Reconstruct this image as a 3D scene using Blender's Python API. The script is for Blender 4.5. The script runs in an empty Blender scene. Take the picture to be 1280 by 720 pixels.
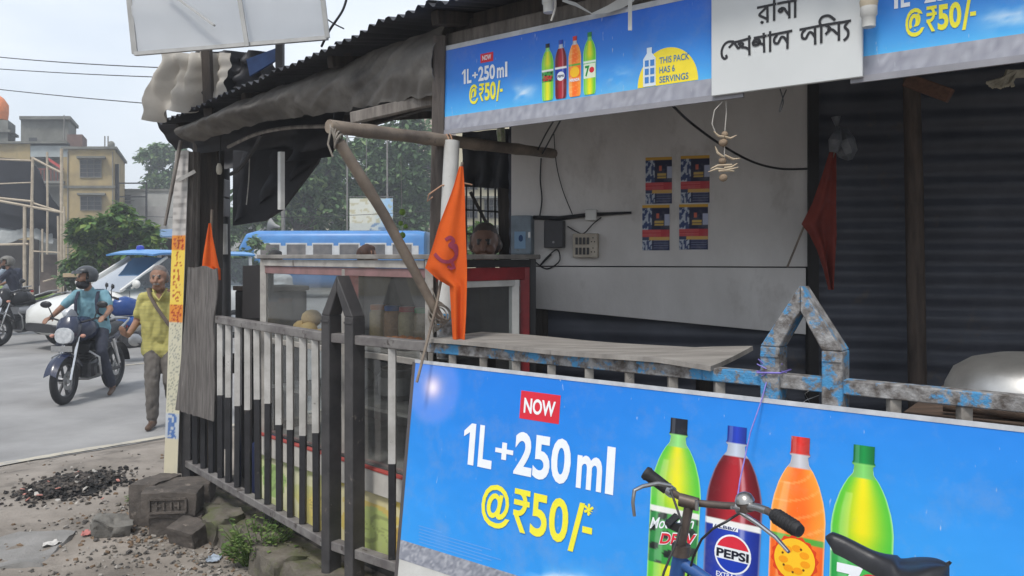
import bpy, bmesh, math, random
import numpy as np
from mathutils import Vector as V, Matrix, noise as mnoise
random.seed(7)
R = math.radians
sc = bpy.context.scene
# ---------------------------------------------------------------- camera
CAMZ = 1.6; F = 1000.0
cam = bpy.data.cameras.new('camera'); camo = bpy.data.objects.new('camera', cam)
sc.collection.objects.link(camo); sc.camera = camo
camo.location = (0, 0, CAMZ); camo.rotation_euler = (R(90), 0, 0)
cam.sensor_width = 36; cam.lens = 36 * F / 1280; cam.shift_y = -40 / 1280
cam.clip_start = .05; cam.clip_end = 3000
# ---------------------------------------------------------------- sky
SUN_EL, SUN_AZ = R(58), R(205)      # azimuth measured clockwise from +Y: the sun stands behind the camera, to the left
w = bpy.data.worlds.new('World'); sc.world = w; w.use_nodes = True
nt = w.node_tree; nt.nodes.clear()
def wn(t): return nt.nodes.new(t)
out = wn('ShaderNodeOutputWorld'); bg = wn('ShaderNodeBackground'); sky = wn('ShaderNodeTexSky')
sky.sky_type = 'NISHITA'; sky.sun_disc = False; sky.sun_elevation = SUN_EL; sky.sun_rotation = SUN_AZ
sky.air_density = 1.2; sky.dust_density = 3.0
tc = wn('ShaderNodeTexCoord'); mp = wn('ShaderNodeMapping'); mp.inputs['Scale'].default_value = (1, 1, 3.2)
nz = wn('ShaderNodeTexNoise'); nz.inputs['Scale'].default_value = 2.4; nz.inputs['Detail'].default_value = 8; nz.inputs['Roughness'].default_value = .55
cr = wn('ShaderNodeValToRGB'); cr.color_ramp.elements[0].position = .3; cr.color_ramp.elements[0].color = (.62, .62, .62, 1)
cr.color_ramp.elements[1].position = .72; cr.color_ramp.elements[1].color = (.95, .95, .95, 1)
mx = wn('ShaderNodeMix'); mx.data_type = 'RGBA'
nz2 = wn('ShaderNodeTexNoise'); nz2.inputs['Scale'].default_value = 1.7; nz2.inputs['Detail'].default_value = 6
cr2 = wn('ShaderNodeValToRGB'); cr2.color_ramp.elements[0].position = .35; cr2.color_ramp.elements[0].color = (5.0, 5.55, 6.3, 1)
cr2.color_ramp.elements[1].position = .65; cr2.color_ramp.elements[1].color = (6.7, 7.05, 7.5, 1)
L = nt.links.new
L(tc.outputs['Generated'], mp.inputs['Vector']); L(mp.outputs['Vector'], nz.inputs['Vector']); L(mp.outputs['Vector'], nz2.inputs['Vector'])
L(nz.outputs['Fac'], cr.inputs['Fac']); L(nz2.outputs['Fac'], cr2.inputs['Fac'])
L(cr.outputs['Color'], mx.inputs['Factor']); L(sky.outputs['Color'], mx.inputs['A']); L(cr2.outputs['Color'], mx.inputs['B'])
L(mx.outputs['Result'], bg.inputs['Color']); bg.inputs['Strength'].default_value = .1; L(bg.outputs['Background'], out.inputs['Surface'])
# ---------------------------------------------------------------- sun behind thin cloud
sun = bpy.data.lights.new('sun', 'SUN'); suno = bpy.data.objects.new('sun', sun); sc.collection.objects.link(suno)
sun.energy = 1.5; sun.angle = R(12); sun.color = (1, .965, .91)
sd = V((math.sin(SUN_AZ) * math.cos(SUN_EL), math.cos(SUN_AZ) * math.cos(SUN_EL), math.sin(SUN_EL)))
suno.rotation_euler = sd.to_track_quat('Z', 'Y').to_euler(); suno.location = sd * 30
# ---------------------------------------------------------------- exposure
vs = sc.view_settings; vs.view_transform = 'Standard'; vs.look = 'None'; vs.exposure = .78; vs.gamma = 1; vs.use_curve_mapping = False

# ================================================================ helpers
def P(px, py, d): return V(((px - 640) / F * d, d, CAMZ - (py - 320) / F * d))      # a point at distance d
def G(px, py, z=0.0):
    d = (CAMZ - z) / ((py - 320) / F); return V(((px - 640) / F * d, d, z))
class Plane:                                                                       # an upright (or leaning) sheet with its own axes
    def __init__(s, o, u, v):
        s.o = V(o); s.u = V(u).normalized(); s.v = V(v).normalized(); s.n = s.u.cross(s.v).normalized()
    def uv(s, px, py):
        r = V(((px - 640) / F, 1, -(py - 320) / F)); c = V((0, 0, CAMZ))
        t = (s.o - c).dot(s.n) / r.dot(s.n); q = c + r * t - s.o
        return q.dot(s.u), q.dot(s.v)
    def at(s, u, v, h=0): return s.o + s.u * u + s.v * v + s.n * h
    def pix(s, px, py, h=0): return s.at(*s.uv(px, py), h)
BASE = {}
COL = sc.collection
def thing(name, label, cat, loc=(0, 0, 0), rotz=0, group=None):
    o = bpy.data.objects.new(name, None); COL.objects.link(o); o.empty_display_size = .1
    o.location = loc; o.rotation_euler = (0, 0, rotz); BASE[o.name] = V(loc)
    return tag(o, label, cat, group)
def tag(o, label, cat, group=None):
    o['label'] = label; o['category'] = cat
    if group: o['group'] = group
    return o
def struct(o): o['kind'] = 'structure'; return o
def stuff(o): o['kind'] = 'stuff'; return o
def kids(o): return [c for c in bpy.data.objects if c.parent == o]
def copy_tree(o, parent=None):
    c = o.copy(); COL.objects.link(c); c.parent = parent
    for ch in kids(o): copy_tree(ch, c)
    return c
class MB:                                                                          # collects shapes, builds ONE mesh object
    def __init__(s): s.v = []; s.f = []; s.m = []; s.cm = 0; s.col = None
    def face(s, idx): s.f.append(tuple(idx)); s.m.append(s.cm)
    def add(s, vs, fs):
        b = len(s.v); s.v += [tuple(x) for x in vs]
        for f in fs: s.face([b + i for i in f])
        return s
    def hexa(s, c):   # 8 corners: bottom 0-3 ccw, top 4-7
        return s.add(c, [(3, 2, 1, 0), (4, 5, 6, 7), (0, 1, 5, 4), (1, 2, 6, 5), (2, 3, 7, 6), (3, 0, 4, 7)])
    def box(s, c, sz, rz=0, M=None):
        x, y, z = [k / 2 for k in sz]; c = V(c); pts = []
        for zz in (-z, z):
            for a, b in ((-x, -y), (x, -y), (x, y), (-x, y)):
                q = V((a, b, zz)); q = (M @ q) if M else Matrix.Rotation(rz, 3, 'Z') @ q
                pts.append(c + q)
        return s.hexa(pts)
    def bar(s, a, b, w, h=None, up=(0, 0, 1)):   # box section between two points
        a, b = V(a), V(b); h = h or w; d = (b - a).normalized(); up = V(up)
        if abs(d.dot(up)) > .98: up = V((0, 1, 0)) if abs(d.y) < .9 else V((1, 0, 0))
        x = d.cross(up).normalized() * (w / 2); y = x.cross(d).normalized() * (h / 2)
        return s.hexa([a - x - y, a + x - y, a + x + y, a - x + y, b - x - y, b + x - y, b + x + y, b - x + y])
    def tube(s, pts, r, seg=8, cap=True, flat=1.0, up=None):
        pts = [V(p) for p in pts]; n = len(pts); rr = r if isinstance(r, (list, tuple)) else [r] * n
        T = [(pts[min(i + 1, n - 1)] - pts[max(i - 1, 0)]).normalized() for i in range(n)]
        u = V(up) if up else V((0, 0, 1))
        if abs(T[0].dot(u)) > .95: u = V((1, 0, 0))
        x = T[0].cross(u).normalized(); vs = []
        for i in range(n):
            x = (x - T[i] * x.dot(T[i])).normalized(); y = T[i].cross(x)
            for k in range(seg):
                a = 2 * math.pi * k / seg
                vs.append(pts[i] + x * (math.cos(a) * rr[i]) + y * (math.sin(a) * rr[i] * flat))
        fs = [(i * seg + k, i * seg + (k + 1) % seg, (i + 1) * seg + (k + 1) % seg, (i + 1) * seg + k) for i in range(n - 1) for k in range(seg)]
        if cap: fs += [tuple(range(seg))[::-1], tuple((n - 1) * seg + k for k in range(seg))]
        return s.add(vs, fs)
    def lathe(s, prof, c=(0, 0, 0), seg=20, M=None, cap=True):   # (radius, height) pairs
        c = V(c); vs = []
        for r, h in prof:
            for k in range(seg):
                a = 2 * math.pi * k / seg; q = V((math.cos(a) * r, math.sin(a) * r, h)); vs.append(c + (M @ q if M else q))
        n = len(prof)
        fs = [(i * seg + k, i * seg + (k + 1) % seg, (i + 1) * seg + (k + 1) % seg, (i + 1) * seg + k) for i in range(n - 1) for k in range(seg)]
        if cap: fs += [tuple(range(seg))[::-1], tuple((n - 1) * seg + k for k in range(seg))]
        return s.add(vs, fs)
    def torus(s, c, R_, r, M=None, seg=32, sub=10, sq=1.0):
        c = V(c); vs = []
        for i in range(seg):
            a = 2 * math.pi * i / seg
            for k in range(sub):
                b = 2 * math.pi * k / sub; q = V(((R_ + r * math.cos(b)) * math.cos(a), (R_ + r * math.cos(b)) * math.sin(a), r * sq * math.sin(b)))
                vs.append(c + (M @ q if M else q))
        return s.add(vs, [(i * sub + k, ((i + 1) % seg) * sub + k, ((i + 1) % seg) * sub + (k + 1) % sub, i * sub + (k + 1) % sub) for i in range(seg) for k in range(sub)])
    def ball(s, c, r, seg=14, M=None):
        r = r if isinstance(r, (tuple, list)) else (r, r, r); c = V(c); vs = []; n = max(6, seg // 2 + 1)
        for i in range(n):
            t = math.pi * (i + .02) / (n - 1 + .04)
            for k in range(seg):
                a = 2 * math.pi * k / seg; q = V((math.sin(t) * math.cos(a) * r[0], math.sin(t) * math.sin(a) * r[1], -math.cos(t) * r[2]))
                vs.append(c + (M @ q if M else q))
        fs = [(i * seg + k, i * seg + (k + 1) % seg, (i + 1) * seg + (k + 1) % seg, (i + 1) * seg + k) for i in range(n - 1) for k in range(seg)]
        fs += [tuple(range(seg))[::-1], tuple((n - 1) * seg + k for k in range(seg))]
        return s.add(vs, fs)
    def grid(s, fn, nu, nv, thick=0.0):   # fn(u, v) -> point for u, v in 0..1; thick closes it into a sheet
        pts = [[V(fn(i / nu, j / nv)) for i in range(nu + 1)] for j in range(nv + 1)]
        W = nu + 1; vs = [p for row in pts for p in row]
        fs = [(j * W + i, j * W + i + 1, (j + 1) * W + i + 1, (j + 1) * W + i) for j in range(nv) for i in range(nu)]
        if thick:
            N = len(vs); back = []
            for j in range(nv + 1):
                for i in range(nu + 1):
                    a = pts[j][min(i + 1, nu)] - pts[j][max(i - 1, 0)]; b = pts[min(j + 1, nv)][i] - pts[max(j - 1, 0)][i]
                    back.append(pts[j][i] - a.cross(b).normalized() * thick)
            vs += back; fs += [tuple(N + k for k in f[::-1]) for f in fs]
            rim = [i for i in range(W)] + [j * W + nu for j in range(1, nv + 1)] + [nv * W + i for i in range(nu - 1, -1, -1)] + [j * W for j in range(nv - 1, 0, -1)]
            fs += [(rim[(k + 1) % len(rim)], rim[k], N + rim[k], N + rim[(k + 1) % len(rim)]) for k in range(len(rim))]
        return s.add(vs, fs)
    def prism(s, poly, dirv):   # planar polygon (list of points) pushed along dirv
        poly = [V(p) for p in poly]; d = V(dirv); n = len(poly)
        nn = sum(((poly[i] - poly[0]).cross(poly[(i + 1) % n] - poly[0]) for i in range(1, n - 1)), V((0, 0, 0)))
        if nn.dot(d) > 0: poly = poly[::-1]
        vs = poly + [p + d for p in poly]
        fs = [tuple(range(n)), tuple(range(2 * n - 1, n - 1, -1))] + [((i + 1) % n, i, n + i, n + (i + 1) % n) for i in range(n)]
        return s.add(vs, fs)
    def loft(s, secs, seg=20):   # (x, half width, z0, z1, power): rounded sections along x
        vs = []
        for (x, hw, z0, z1, p) in secs:
            for k in range(seg):
                a = 2 * math.pi * (k + .5) / seg; ca, sa = math.cos(a), math.sin(a)
                vs.append((x, math.copysign(abs(ca) ** (2 / p), ca) * hw, (z0 + z1) / 2 + math.copysign(abs(sa) ** (2 / p), sa) * (z1 - z0) / 2))
        n = len(secs)
        fs = [(i * seg + k, i * seg + (k + 1) % seg, (i + 1) * seg + (k + 1) % seg, (i + 1) * seg + k) for i in range(n - 1) for k in range(seg)]
        fs += [tuple(range(seg))[::-1], tuple((n - 1) * seg + k for k in range(seg))]
        return s.add(vs, fs)
    def build(s, name, mat, parent=None, smooth=False, bevel=0, world=True, cols=None, sharp=40):
        me = bpy.data.meshes.new(name)
        off = V((0, 0, 0))
        if parent is not None and world:
            r = parent
            while r.parent is not None: r = r.parent
            off = BASE.get(r.name, V((0, 0, 0)))
        me.from_pydata([(a - off.x, b - off.y, c - off.z) for a, b, c in s.v], [], s.f)
        for m in (mat if isinstance(mat, (list, tuple)) else [mat]): me.materials.append(m)
        if any(s.m): me.polygons.foreach_set('material_index', s.m)
        if cols is not None:
            at = me.color_attributes.new('Col', 'FLOAT_COLOR', 'POINT'); at.data.foreach_set('color', np.asarray(cols, dtype=np.float32).ravel())
        bm = bmesh.new(); bm.from_mesh(me); bmesh.ops.recalc_face_normals(bm, faces=bm.faces) if cols is None else None
        if bevel:
            es = [e for e in bm.edges if len(e.link_faces) == 2 and e.calc_face_angle(0) > R(30)]
            bmesh.ops.bevel(bm, geom=es, offset=bevel, segments=1, affect='EDGES', clamp_overlap=True)
        if smooth:
            for f in bm.faces: f.smooth = True
            for e in bm.edges:
                if len(e.link_faces) == 2 and e.calc_face_angle(0) > R(sharp): e.smooth = False
        bm.to_mesh(me); bm.free()
        o = bpy.data.objects.new(name, me); COL.objects.link(o)
        if parent is not None: o.parent = parent
        return o

# ---------------------------------------------------------------- materials
def srgb(r, g, b):
    f = lambda c: (c / 255 / 12.92) if c <= 10 else ((c / 255 + .055) / 1.055) ** 2.4
    return (f(r), f(g), f(b))
MATS = {}
def mat(name, c, c2=None, scale=6, rough=.7, metal=0, bump=0, bscale=60, c3=None, t3=.6, s3=9, stretch=(1, 1, 1), spec=.4, trans=0, emit=None, alpha=1, w3=.06):
    if name in MATS: return MATS[name]
    m = bpy.data.materials.new(name); m.use_nodes = True; t = m.node_tree; N = t.nodes.new; L = t.links.new
    b = t.nodes['Principled BSDF']; b.inputs['Roughness'].default_value = rough; b.inputs['Metallic'].default_value = metal
    b.inputs['Specular IOR Level'].default_value = spec
    tcn = N('ShaderNodeTexCoord'); mpn = N('ShaderNodeMapping'); mpn.inputs['Scale'].default_value = stretch
    L(tcn.outputs['Object'], mpn.inputs['Vector'])
    def ns(sc_, det=6, ro=.6):
        n = N('ShaderNodeTexNoise'); n.inputs['Scale'].default_value = sc_; n.inputs['Detail'].default_value = det; n.inputs['Roughness'].default_value = ro
        L(mpn.outputs['Vector'], n.inputs['Vector']); return n
    c2 = c2 or tuple(k * .75 for k in c)
    n1 = ns(scale); r1 = N('ShaderNodeValToRGB'); r1.color_ramp.elements[0].position = .35; r1.color_ramp.elements[1].position = .68
    r1.color_ramp.elements[0].color = (*c2, 1); r1.color_ramp.elements[1].color = (*c, 1); L(n1.outputs['Fac'], r1.inputs['Fac'])
    colr = r1.outputs['Color']
    if c3:
        n3 = ns(s3, 9, .7); r3 = N('ShaderNodeValToRGB'); r3.color_ramp.elements[0].position = t3; r3.color_ramp.elements[1].position = t3 + w3
        r3.color_ramp.elements[0].color = (0, 0, 0, 1); r3.color_ramp.elements[1].color = (1, 1, 1, 1); L(n3.outputs['Fac'], r3.inputs['Fac'])
        mm = N('ShaderNodeMix'); mm.data_type = 'RGBA'; L(r3.outputs['Color'], mm.inputs['Factor']); L(colr, mm.inputs['A']); mm.inputs['B'].default_value = (*c3, 1); colr = mm.outputs['Result']
    L(colr, b.inputs['Base Color'])
    if bump:
        nb = ns(bscale, 8, .65); bp = N('ShaderNodeBump'); bp.inputs['Strength'].default_value = min(1, bump); bp.inputs['Distance'].default_value = .01
        L(nb.outputs['Fac'], bp.inputs['Height']); L(bp.outputs['Normal'], b.inputs['Normal'])
    if trans:
        td = N('ShaderNodeBsdfTranslucent'); L(colr, td.inputs['Color']); ms = N('ShaderNodeMixShader'); ms.inputs['Fac'].default_value = trans
        L(b.outputs['BSDF'], ms.inputs[1]); L(td.outputs['BSDF'], ms.inputs[2]); L(ms.outputs['Shader'], t.nodes['Material Output'].inputs['Surface'])
    if emit: b.inputs['Emission Color'].default_value = (*emit, 1); b.inputs['Emission Strength'].default_value = 1
    MATS[name] = m; return m
def glassmat(name, tint=(.85, .9, .88), ior=1.5, rough=.02, haze=0.0):
    if name in MATS: return MATS[name]
    m = bpy.data.materials.new(name); m.use_nodes = True; t = m.node_tree; t.nodes.clear(); N = t.nodes.new; L = t.links.new
    o = N('ShaderNodeOutputMaterial'); tr = N('ShaderNodeBsdfTransparent'); tr.inputs['Color'].default_value = (*tint, 1)
    gl = N('ShaderNodeBsdfGlossy'); gl.inputs['Roughness'].default_value = rough; lw = N('ShaderNodeLayerWeight'); lw.inputs['Blend'].default_value = .5; pw = N('ShaderNodeMath'); pw.operation = 'POWER'; pw.inputs[1].default_value = 4
    L(lw.outputs['Facing'], pw.inputs[0]); r0 = ((ior - 1) / (ior + 1)) ** 2; fr = N('ShaderNodeMath'); fr.operation = 'MULTIPLY_ADD'; fr.inputs[1].default_value = .9; fr.inputs[2].default_value = r0 * 2; L(pw.outputs[0], fr.inputs[0])
    mx = N('ShaderNodeMixShader'); L(fr.outputs[0], mx.inputs['Fac']); L(tr.outputs['BSDF'], mx.inputs[1]); L(gl.outputs['BSDF'], mx.inputs[2]); last = mx
    if haze:
        df = N('ShaderNodeBsdfDiffuse'); df.inputs['Color'].default_value = (.5, .5, .48, 1); nz = N('ShaderNodeTexNoise'); nz.inputs['Scale'].default_value = 6; nz.inputs['Detail'].default_value = 8
        mu = N('ShaderNodeMath'); mu.operation = 'MULTIPLY'; mu.inputs[1].default_value = haze * 2; L(nz.outputs['Fac'], mu.inputs[0])
        m2 = N('ShaderNodeMixShader'); L(mu.outputs[0], m2.inputs['Fac']); L(mx.outputs[0], m2.inputs[1]); L(df.outputs[0], m2.inputs[2]); last = m2
    L(last.outputs[0], o.inputs['Surface']); MATS[name] = m; return m
def vcmat(name, rough=.4, dirt=.25, bump=0, scuff=.55):   # flat print: colours come from the printed sheet's own points, with a little grime
    if name in MATS: return MATS[name]
    m = bpy.data.materials.new(name); m.use_nodes = True; t = m.node_tree; N = t.nodes.new; L = t.links.new; b = t.nodes['Principled BSDF']
    b.inputs['Roughness'].default_value = rough; b.inputs['Specular IOR Level'].default_value = .35
    a = N('ShaderNodeAttribute'); a.attribute_name = 'Col'; tcn = N('ShaderNodeTexCoord'); n = N('ShaderNodeTexNoise'); n.inputs['Scale'].default_value = 7; n.inputs['Detail'].default_value = 10; n.inputs['Roughness'].default_value = .7
    L(tcn.outputs['Object'], n.inputs['Vector']); r = N('ShaderNodeValToRGB'); r.color_ramp.elements[0].position = .5; r.color_ramp.elements[1].position = .8
    r.color_ramp.elements[0].color = (0, 0, 0, 1); r.color_ramp.elements[1].color = (dirt, dirt, dirt, 1); L(n.outputs['Fac'], r.inputs['Fac'])
    mm = N('ShaderNodeMix'); mm.data_type = 'RGBA'; L(r.outputs['Color'], mm.inputs['Factor']); L(a.outputs['Color'], mm.inputs['A']); mm.inputs['B'].default_value = (.36, .36, .36, 1)
    mp2 = N('ShaderNodeMapping'); mp2.inputs['Scale'].default_value = (70, 70, 16); L(tcn.outputs['Object'], mp2.inputs['Vector']); n2 = N('ShaderNodeTexNoise'); n2.inputs['Scale'].default_value = 1; n2.inputs['Detail'].default_value = 3; L(mp2.outputs['Vector'], n2.inputs['Vector'])
    r2 = N('ShaderNodeValToRGB'); r2.color_ramp.elements[0].position = .715; r2.color_ramp.elements[1].position = .77; r2.color_ramp.elements[0].color = (0, 0, 0, 1); r2.color_ramp.elements[1].color = (scuff, scuff, scuff, 1); L(n2.outputs['Fac'], r2.inputs['Fac'])
    m2 = N('ShaderNodeMix'); m2.data_type = 'RGBA'; L(r2.outputs['Color'], m2.inputs['Factor']); L(mm.outputs['Result'], m2.inputs['A']); m2.inputs['B'].default_value = (.6, .66, .72, 1)
    n4 = N('ShaderNodeTexNoise'); n4.inputs['Scale'].default_value = 3.2; n4.inputs['Detail'].default_value = 3; L(tcn.outputs['Object'], n4.inputs['Vector']); bp = N('ShaderNodeBump'); bp.inputs['Strength'].default_value = .25; bp.inputs['Distance'].default_value = .05; L(n4.outputs['Fac'], bp.inputs['Height']); L(bp.outputs['Normal'], b.inputs['Normal'])
    L(m2.outputs['Result'], b.inputs['Base Color'])
    MATS[name] = m; return m
WOODD = mat('dark_weathered_wood', (.075, .06, .05), (.03, .026, .024), 4, .85, bump=.5, bscale=25, stretch=(6, 6, .7))
WOODG = mat('grey_weathered_wood', (.27, .245, .22), (.12, .105, .095), 5, .85, bump=.5, bscale=30, stretch=(5, 5, .8))
BAMBOO = mat('weathered_bamboo', (.29, .235, .18), (.13, .105, .085), 6, .6, bump=.25, bscale=40, c3=(.07, .06, .05), t3=.62, s3=7)
BAMBOOP = mat('pale_bamboo', (.45, .38, .28), (.28, .23, .17), 6, .6)
BLACKP = mat('black_paint', (.028, .028, .032), (.016, .016, .018), 9, .5, bump=.15, c3=(.10, .085, .075), t3=.62, s3=14)
DARKP = mat('dark_grey_paint', (.07, .066, .066), (.035, .034, .036), 6, .6, bump=.2, c3=(.16, .14, .125), t3=.62, s3=16)
WHITEP = mat('white_bar_paint', (.52, .51, .49), (.36, .35, .33), 10, .6, c3=(.12, .11, .1), t3=.63, s3=22)
GREYP = mat('worn_grey_paint', (.22, .21, .2), (.11, .1, .1), 10, .7, bump=.3, c3=(.06, .05, .045), t3=.58, s3=18)
BLUECHIP = mat('chipped_blue_paint', (.36, .36, .36), (.085, .072, .064), 30, .7, bump=.7, bscale=70, c3=(.06, .26, .5), t3=.515, s3=11)
CORR = mat('rusty_corrugated_iron', (.05, .052, .06), (.028, .029, .034), 4, .6, bump=.2, c3=(.075, .055, .045), t3=.62, s3=6)
CORRD = mat('dark_corrugated_iron', (.074, .08, .102), (.042, .046, .062), 3, .5, bump=.25, bscale=20, c3=(.1, .085, .075), t3=.6, s3=4, w3=.12)
STEEL = mat('dull_steel', (.45, .45, .45), (.33, .33, .33), 12, .35, metal=.9)
CHROME = mat('chrome', (.75, .75, .75), (.6, .6, .6), 12, .15, metal=1)
RUBBER = mat('black_rubber', (.02, .02, .021), (.013, .013, .014), 20, .65, bump=.2)
PLASTB = mat('black_plastic', (.022, .022, .025), (.015, .015, .017), 20, .35)
WHITEPL = mat('white_plastic', (.6, .6, .58), (.48, .48, .46), 9, .45, c3=(.3, .28, .25), t3=.66, s3=12)
GLASS = glassmat('clear_glass')
CASEGL = glassmat('hazed_case_glass', (.85, .88, .88), 1.7, .03, haze=.08)  # milky haze mixed in to imitate pale reflections on the panes
CARGL = glassmat('vehicle_glass', (.25, .3, .32), 1.6, .03)
ORANGE = mat('orange_flag_cloth', (.85, .16, .02), (.72, .115, .014), 5, .85, trans=.3, bump=.1)
WIRE = mat('black_wire', (.02, .02, .022), None, 9, .5)
VC = vcmat('printed_sheet', .42, .24)
VCP = vcmat('printed_paper', .7, .4, scuff=.3)
# ================================================================ ground, road, kerb
LDIR = V((.667, .745, 0)); LNRM = V((-.745, .667, 0)); LP0 = V((-4.1, 6.47, 0))      # the road's edge line
def fbm(x, y, s=1.0, o=4): return mnoise.fractal(V((x * s, y * s, 3.7)), 1.0, 2.0, o)
def sstep(a, b, x): t = min(1, max(0, (x - a) / (b - a))); return t * t * (3 - 2 * t)
def gz(x, y):
    d = (V((x, y, 0)) - LP0).dot(LNRM)
    far = sstep(10, 30, math.hypot(x, y))
    return -.10 * sstep(-.9, .25, d) + (1 - far) * (.012 * fbm(x, y, 1.3) + .006 * fbm(x, y, 6)) * (1 - .7 * sstep(-.4, .3, d))
def axis(lo, hi, fine0, fine1, step, grow=1.35):
    a = [fine0 + i * step for i in range(int((fine1 - fine0) / step) + 1)]
    s = step; x = a[-1]
    while x < hi: s *= grow; x += s; a.append(x)
    s = step; x = a[0]
    while x > lo: s *= grow; x -= s; a.insert(0, x)
    return a
def sheet(name, xs, ys, fn, m, smooth=True):
    b = MB(); b.v = [tuple(fn(x, y)) for y in ys for x in xs]; W = len(xs)
    for j in range(len(ys) - 1):
        for i in range(W - 1): b.face((j * W + i, j * W + i + 1, (j + 1) * W + i + 1, (j + 1) * W + i))
    return struct(b.build(name, m, smooth=smooth, sharp=80))
DIRT = mat('dusty_packed_dirt', (.30, .265, .23), (.17, .148, .125), 1.9, .95, bump=.8, bscale=38, c3=(.085, .075, .066), t3=.53, s3=2.6, w3=.2)
ASPH = mat('worn_asphalt', (.31, .305, .30), (.215, .211, .208), 1.1, .9, bump=.5, bscale=70, c3=(.2, .196, .192), t3=.57, s3=.55, w3=.12)
sheet('ground', axis(-900, 900, -6.5, 2.2, .07), axis(-300, 1600, 2.5, 11, .07), lambda x, y: (x, y, gz(x, y)), DIRT)
def road_pt(l, n):
    n2 = n + (0.10 + .09 * fbm(l, 1.0, 1.1) + .05 * fbm(l, 5.0, 6)) * (1 - sstep(0, 1.5, n)) * -1
    p = LP0 + LDIR * l + LNRM * n2; return (p.x, p.y, gz(p.x, p.y) + .005)
sheet('road', axis(-300, 700, -4, 5, .12), axis(-.02, 1200, 0, 6, .12)[1:], road_pt, ASPH)
# painted edge line, worn at the sides
b = MB()
for i in range(70):
    l0, l1 = -4 + i * .13, -4 + (i + 1) * .13
    q = []
    for l, s in ((l0, -1), (l1, -1), (l1, 1), (l0, 1)):
        p = LP0 + LDIR * l + LNRM * (.0 + s * (.085 + .025 * fbm(l, s * 3, 3))); q.append((p.x, p.y, gz(p.x, p.y) + .011))
    b.add(q, [(0, 1, 2, 3)])
LINEM = mat('worn_white_road_paint', (.5, .46, .37), (.38, .35, .29), 5, .85, c3=(.3, .29, .275), t3=.53, s3=9)
struct(b.build('road_marking', LINEM))
b = MB()                                                    # a second line far across the carriageway
for i in range(24):
    q = []
    for l, s in ((2.9 + i * .25, -1), (2.9 + (i + 1) * .25, -1), (2.9 + (i + 1) * .25, 1), (2.9 + i * .25, 1)):
        p = LP0 + LDIR * l + LNRM * (5.36 + s * (.05 + .015 * fbm(l, s * 2, 3))); q.append((p.x, p.y, gz(p.x, p.y) + .011))
    b.add(q, [(0, 1, 2, 3)])
struct(b.build('road_marking', LINEM))
# fence lines
A1 = V((-.86, 3.74, 0)); E1 = V((-.652, .758, 0)); N1 = V((.758, .652, 0)); L1 = 1.9
E2 = V((.79, -.613, 0)); N2 = V((.613, .79, 0)); KZ = .15
def on1(t, off=0, z=0): q = A1 + E1 * t + N1 * off; return V((q.x, q.y, z))
def on2(t, off=0, z=0): q = A1 + E2 * t + N2 * off; return V((q.x, q.y, z))
STONE = mat('mossy_kerb_stone', (.17, .15, .122), (.08, .072, .058), 7, .95, bump=1, bscale=24, c3=(.085, .10, .035), t3=.5, s3=5, w3=.18)
BRICKM = mat('sooty_old_brick', (.125, .106, .092), (.06, .052, .046), 9, .95, bump=.8, bscale=40, c3=(.2, .17, .145), t3=.6, s3=10)
def rough_block(c, sz, rz=0, tilt=(0, 0), amp=.012, seed=0, n=8):
    b = MB(); bm = bmesh.new(); bmesh.ops.create_cube(bm, size=1); bmesh.ops.subdivide_edges(bm, edges=bm.edges[:], cuts=n, use_grid_fill=True)
    M = Matrix.Rotation(rz, 3, 'Z') @ Matrix.Rotation(tilt[0], 3, 'X') @ Matrix.Rotation(tilt[1], 3, 'Y')
    for v in bm.verts:
        q = V((v.co.x * sz[0], v.co.y * sz[1], v.co.z * sz[2])); e = max(abs(v.co.x), .36) + max(abs(v.co.y), .36) + max(abs(v.co.z), .36)
        q *= 1 - .18 * max(0, e - 1.22)
        k = mnoise.noise_vector(q * 9 + V((seed * 3.1, seed, 0))) * amp + mnoise.noise_vector(q * 31 + V((seed * 1.7, 0, seed))) * amp * .45 + mnoise.noise_vector(q * 70 + V((seed, 0, 0))) * amp * .2; v.co = M @ (q + k) + V(c)
    bm.verts.ensure_lookup_table(); b.add([v.co[:] for v in bm.verts], [[v.index for v in f.verts] for f in bm.faces]); bm.free()
    return b
kb = MB(); kb.bar(on1(1.95, .10, .03), on1(-.02, .10, .03), .16, .17); kb.bar(on2(-.02, .10, .03), on2(3.6, .10, .03), .16, .17)
kerb = struct(kb.build('kerb', STONE))
for i in range(7):
    c = on1(.13 + i * .27, -.02 - .03 * (i % 2), .035 + .012 * (i % 3)); rough_block(c, (.26 + .03 * (i % 2), .2, .15), math.atan2(E1.y, E1.x), (.12, 0), .022, i).build('kerb_stone', STONE, kerb, smooth=True, world=False, sharp=70)
for i in range(10):
    c = on2(.12 + i * .33, -.03, .04); rough_block(c, (.32, .2, .2), math.atan2(E2.y, E2.x), (.1, 0), .02, i + 9).build('kerb_stone', STONE, kerb, smooth=True, world=False, sharp=70)
b = MB(); b.add([on1(1.95, .12, .118), on2(0, .12, .118), on2(3.6, .12, .118), on2(3.6, 2.6, .118), on1(1.95, 2.2, .118)], [(0, 1, 2, 3, 4)])
struct(b.build('stall_floor', mat('sooty_floor', (.07, .063, .056), (.04, .036, .033), 5, .95, bump=.4)))
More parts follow.
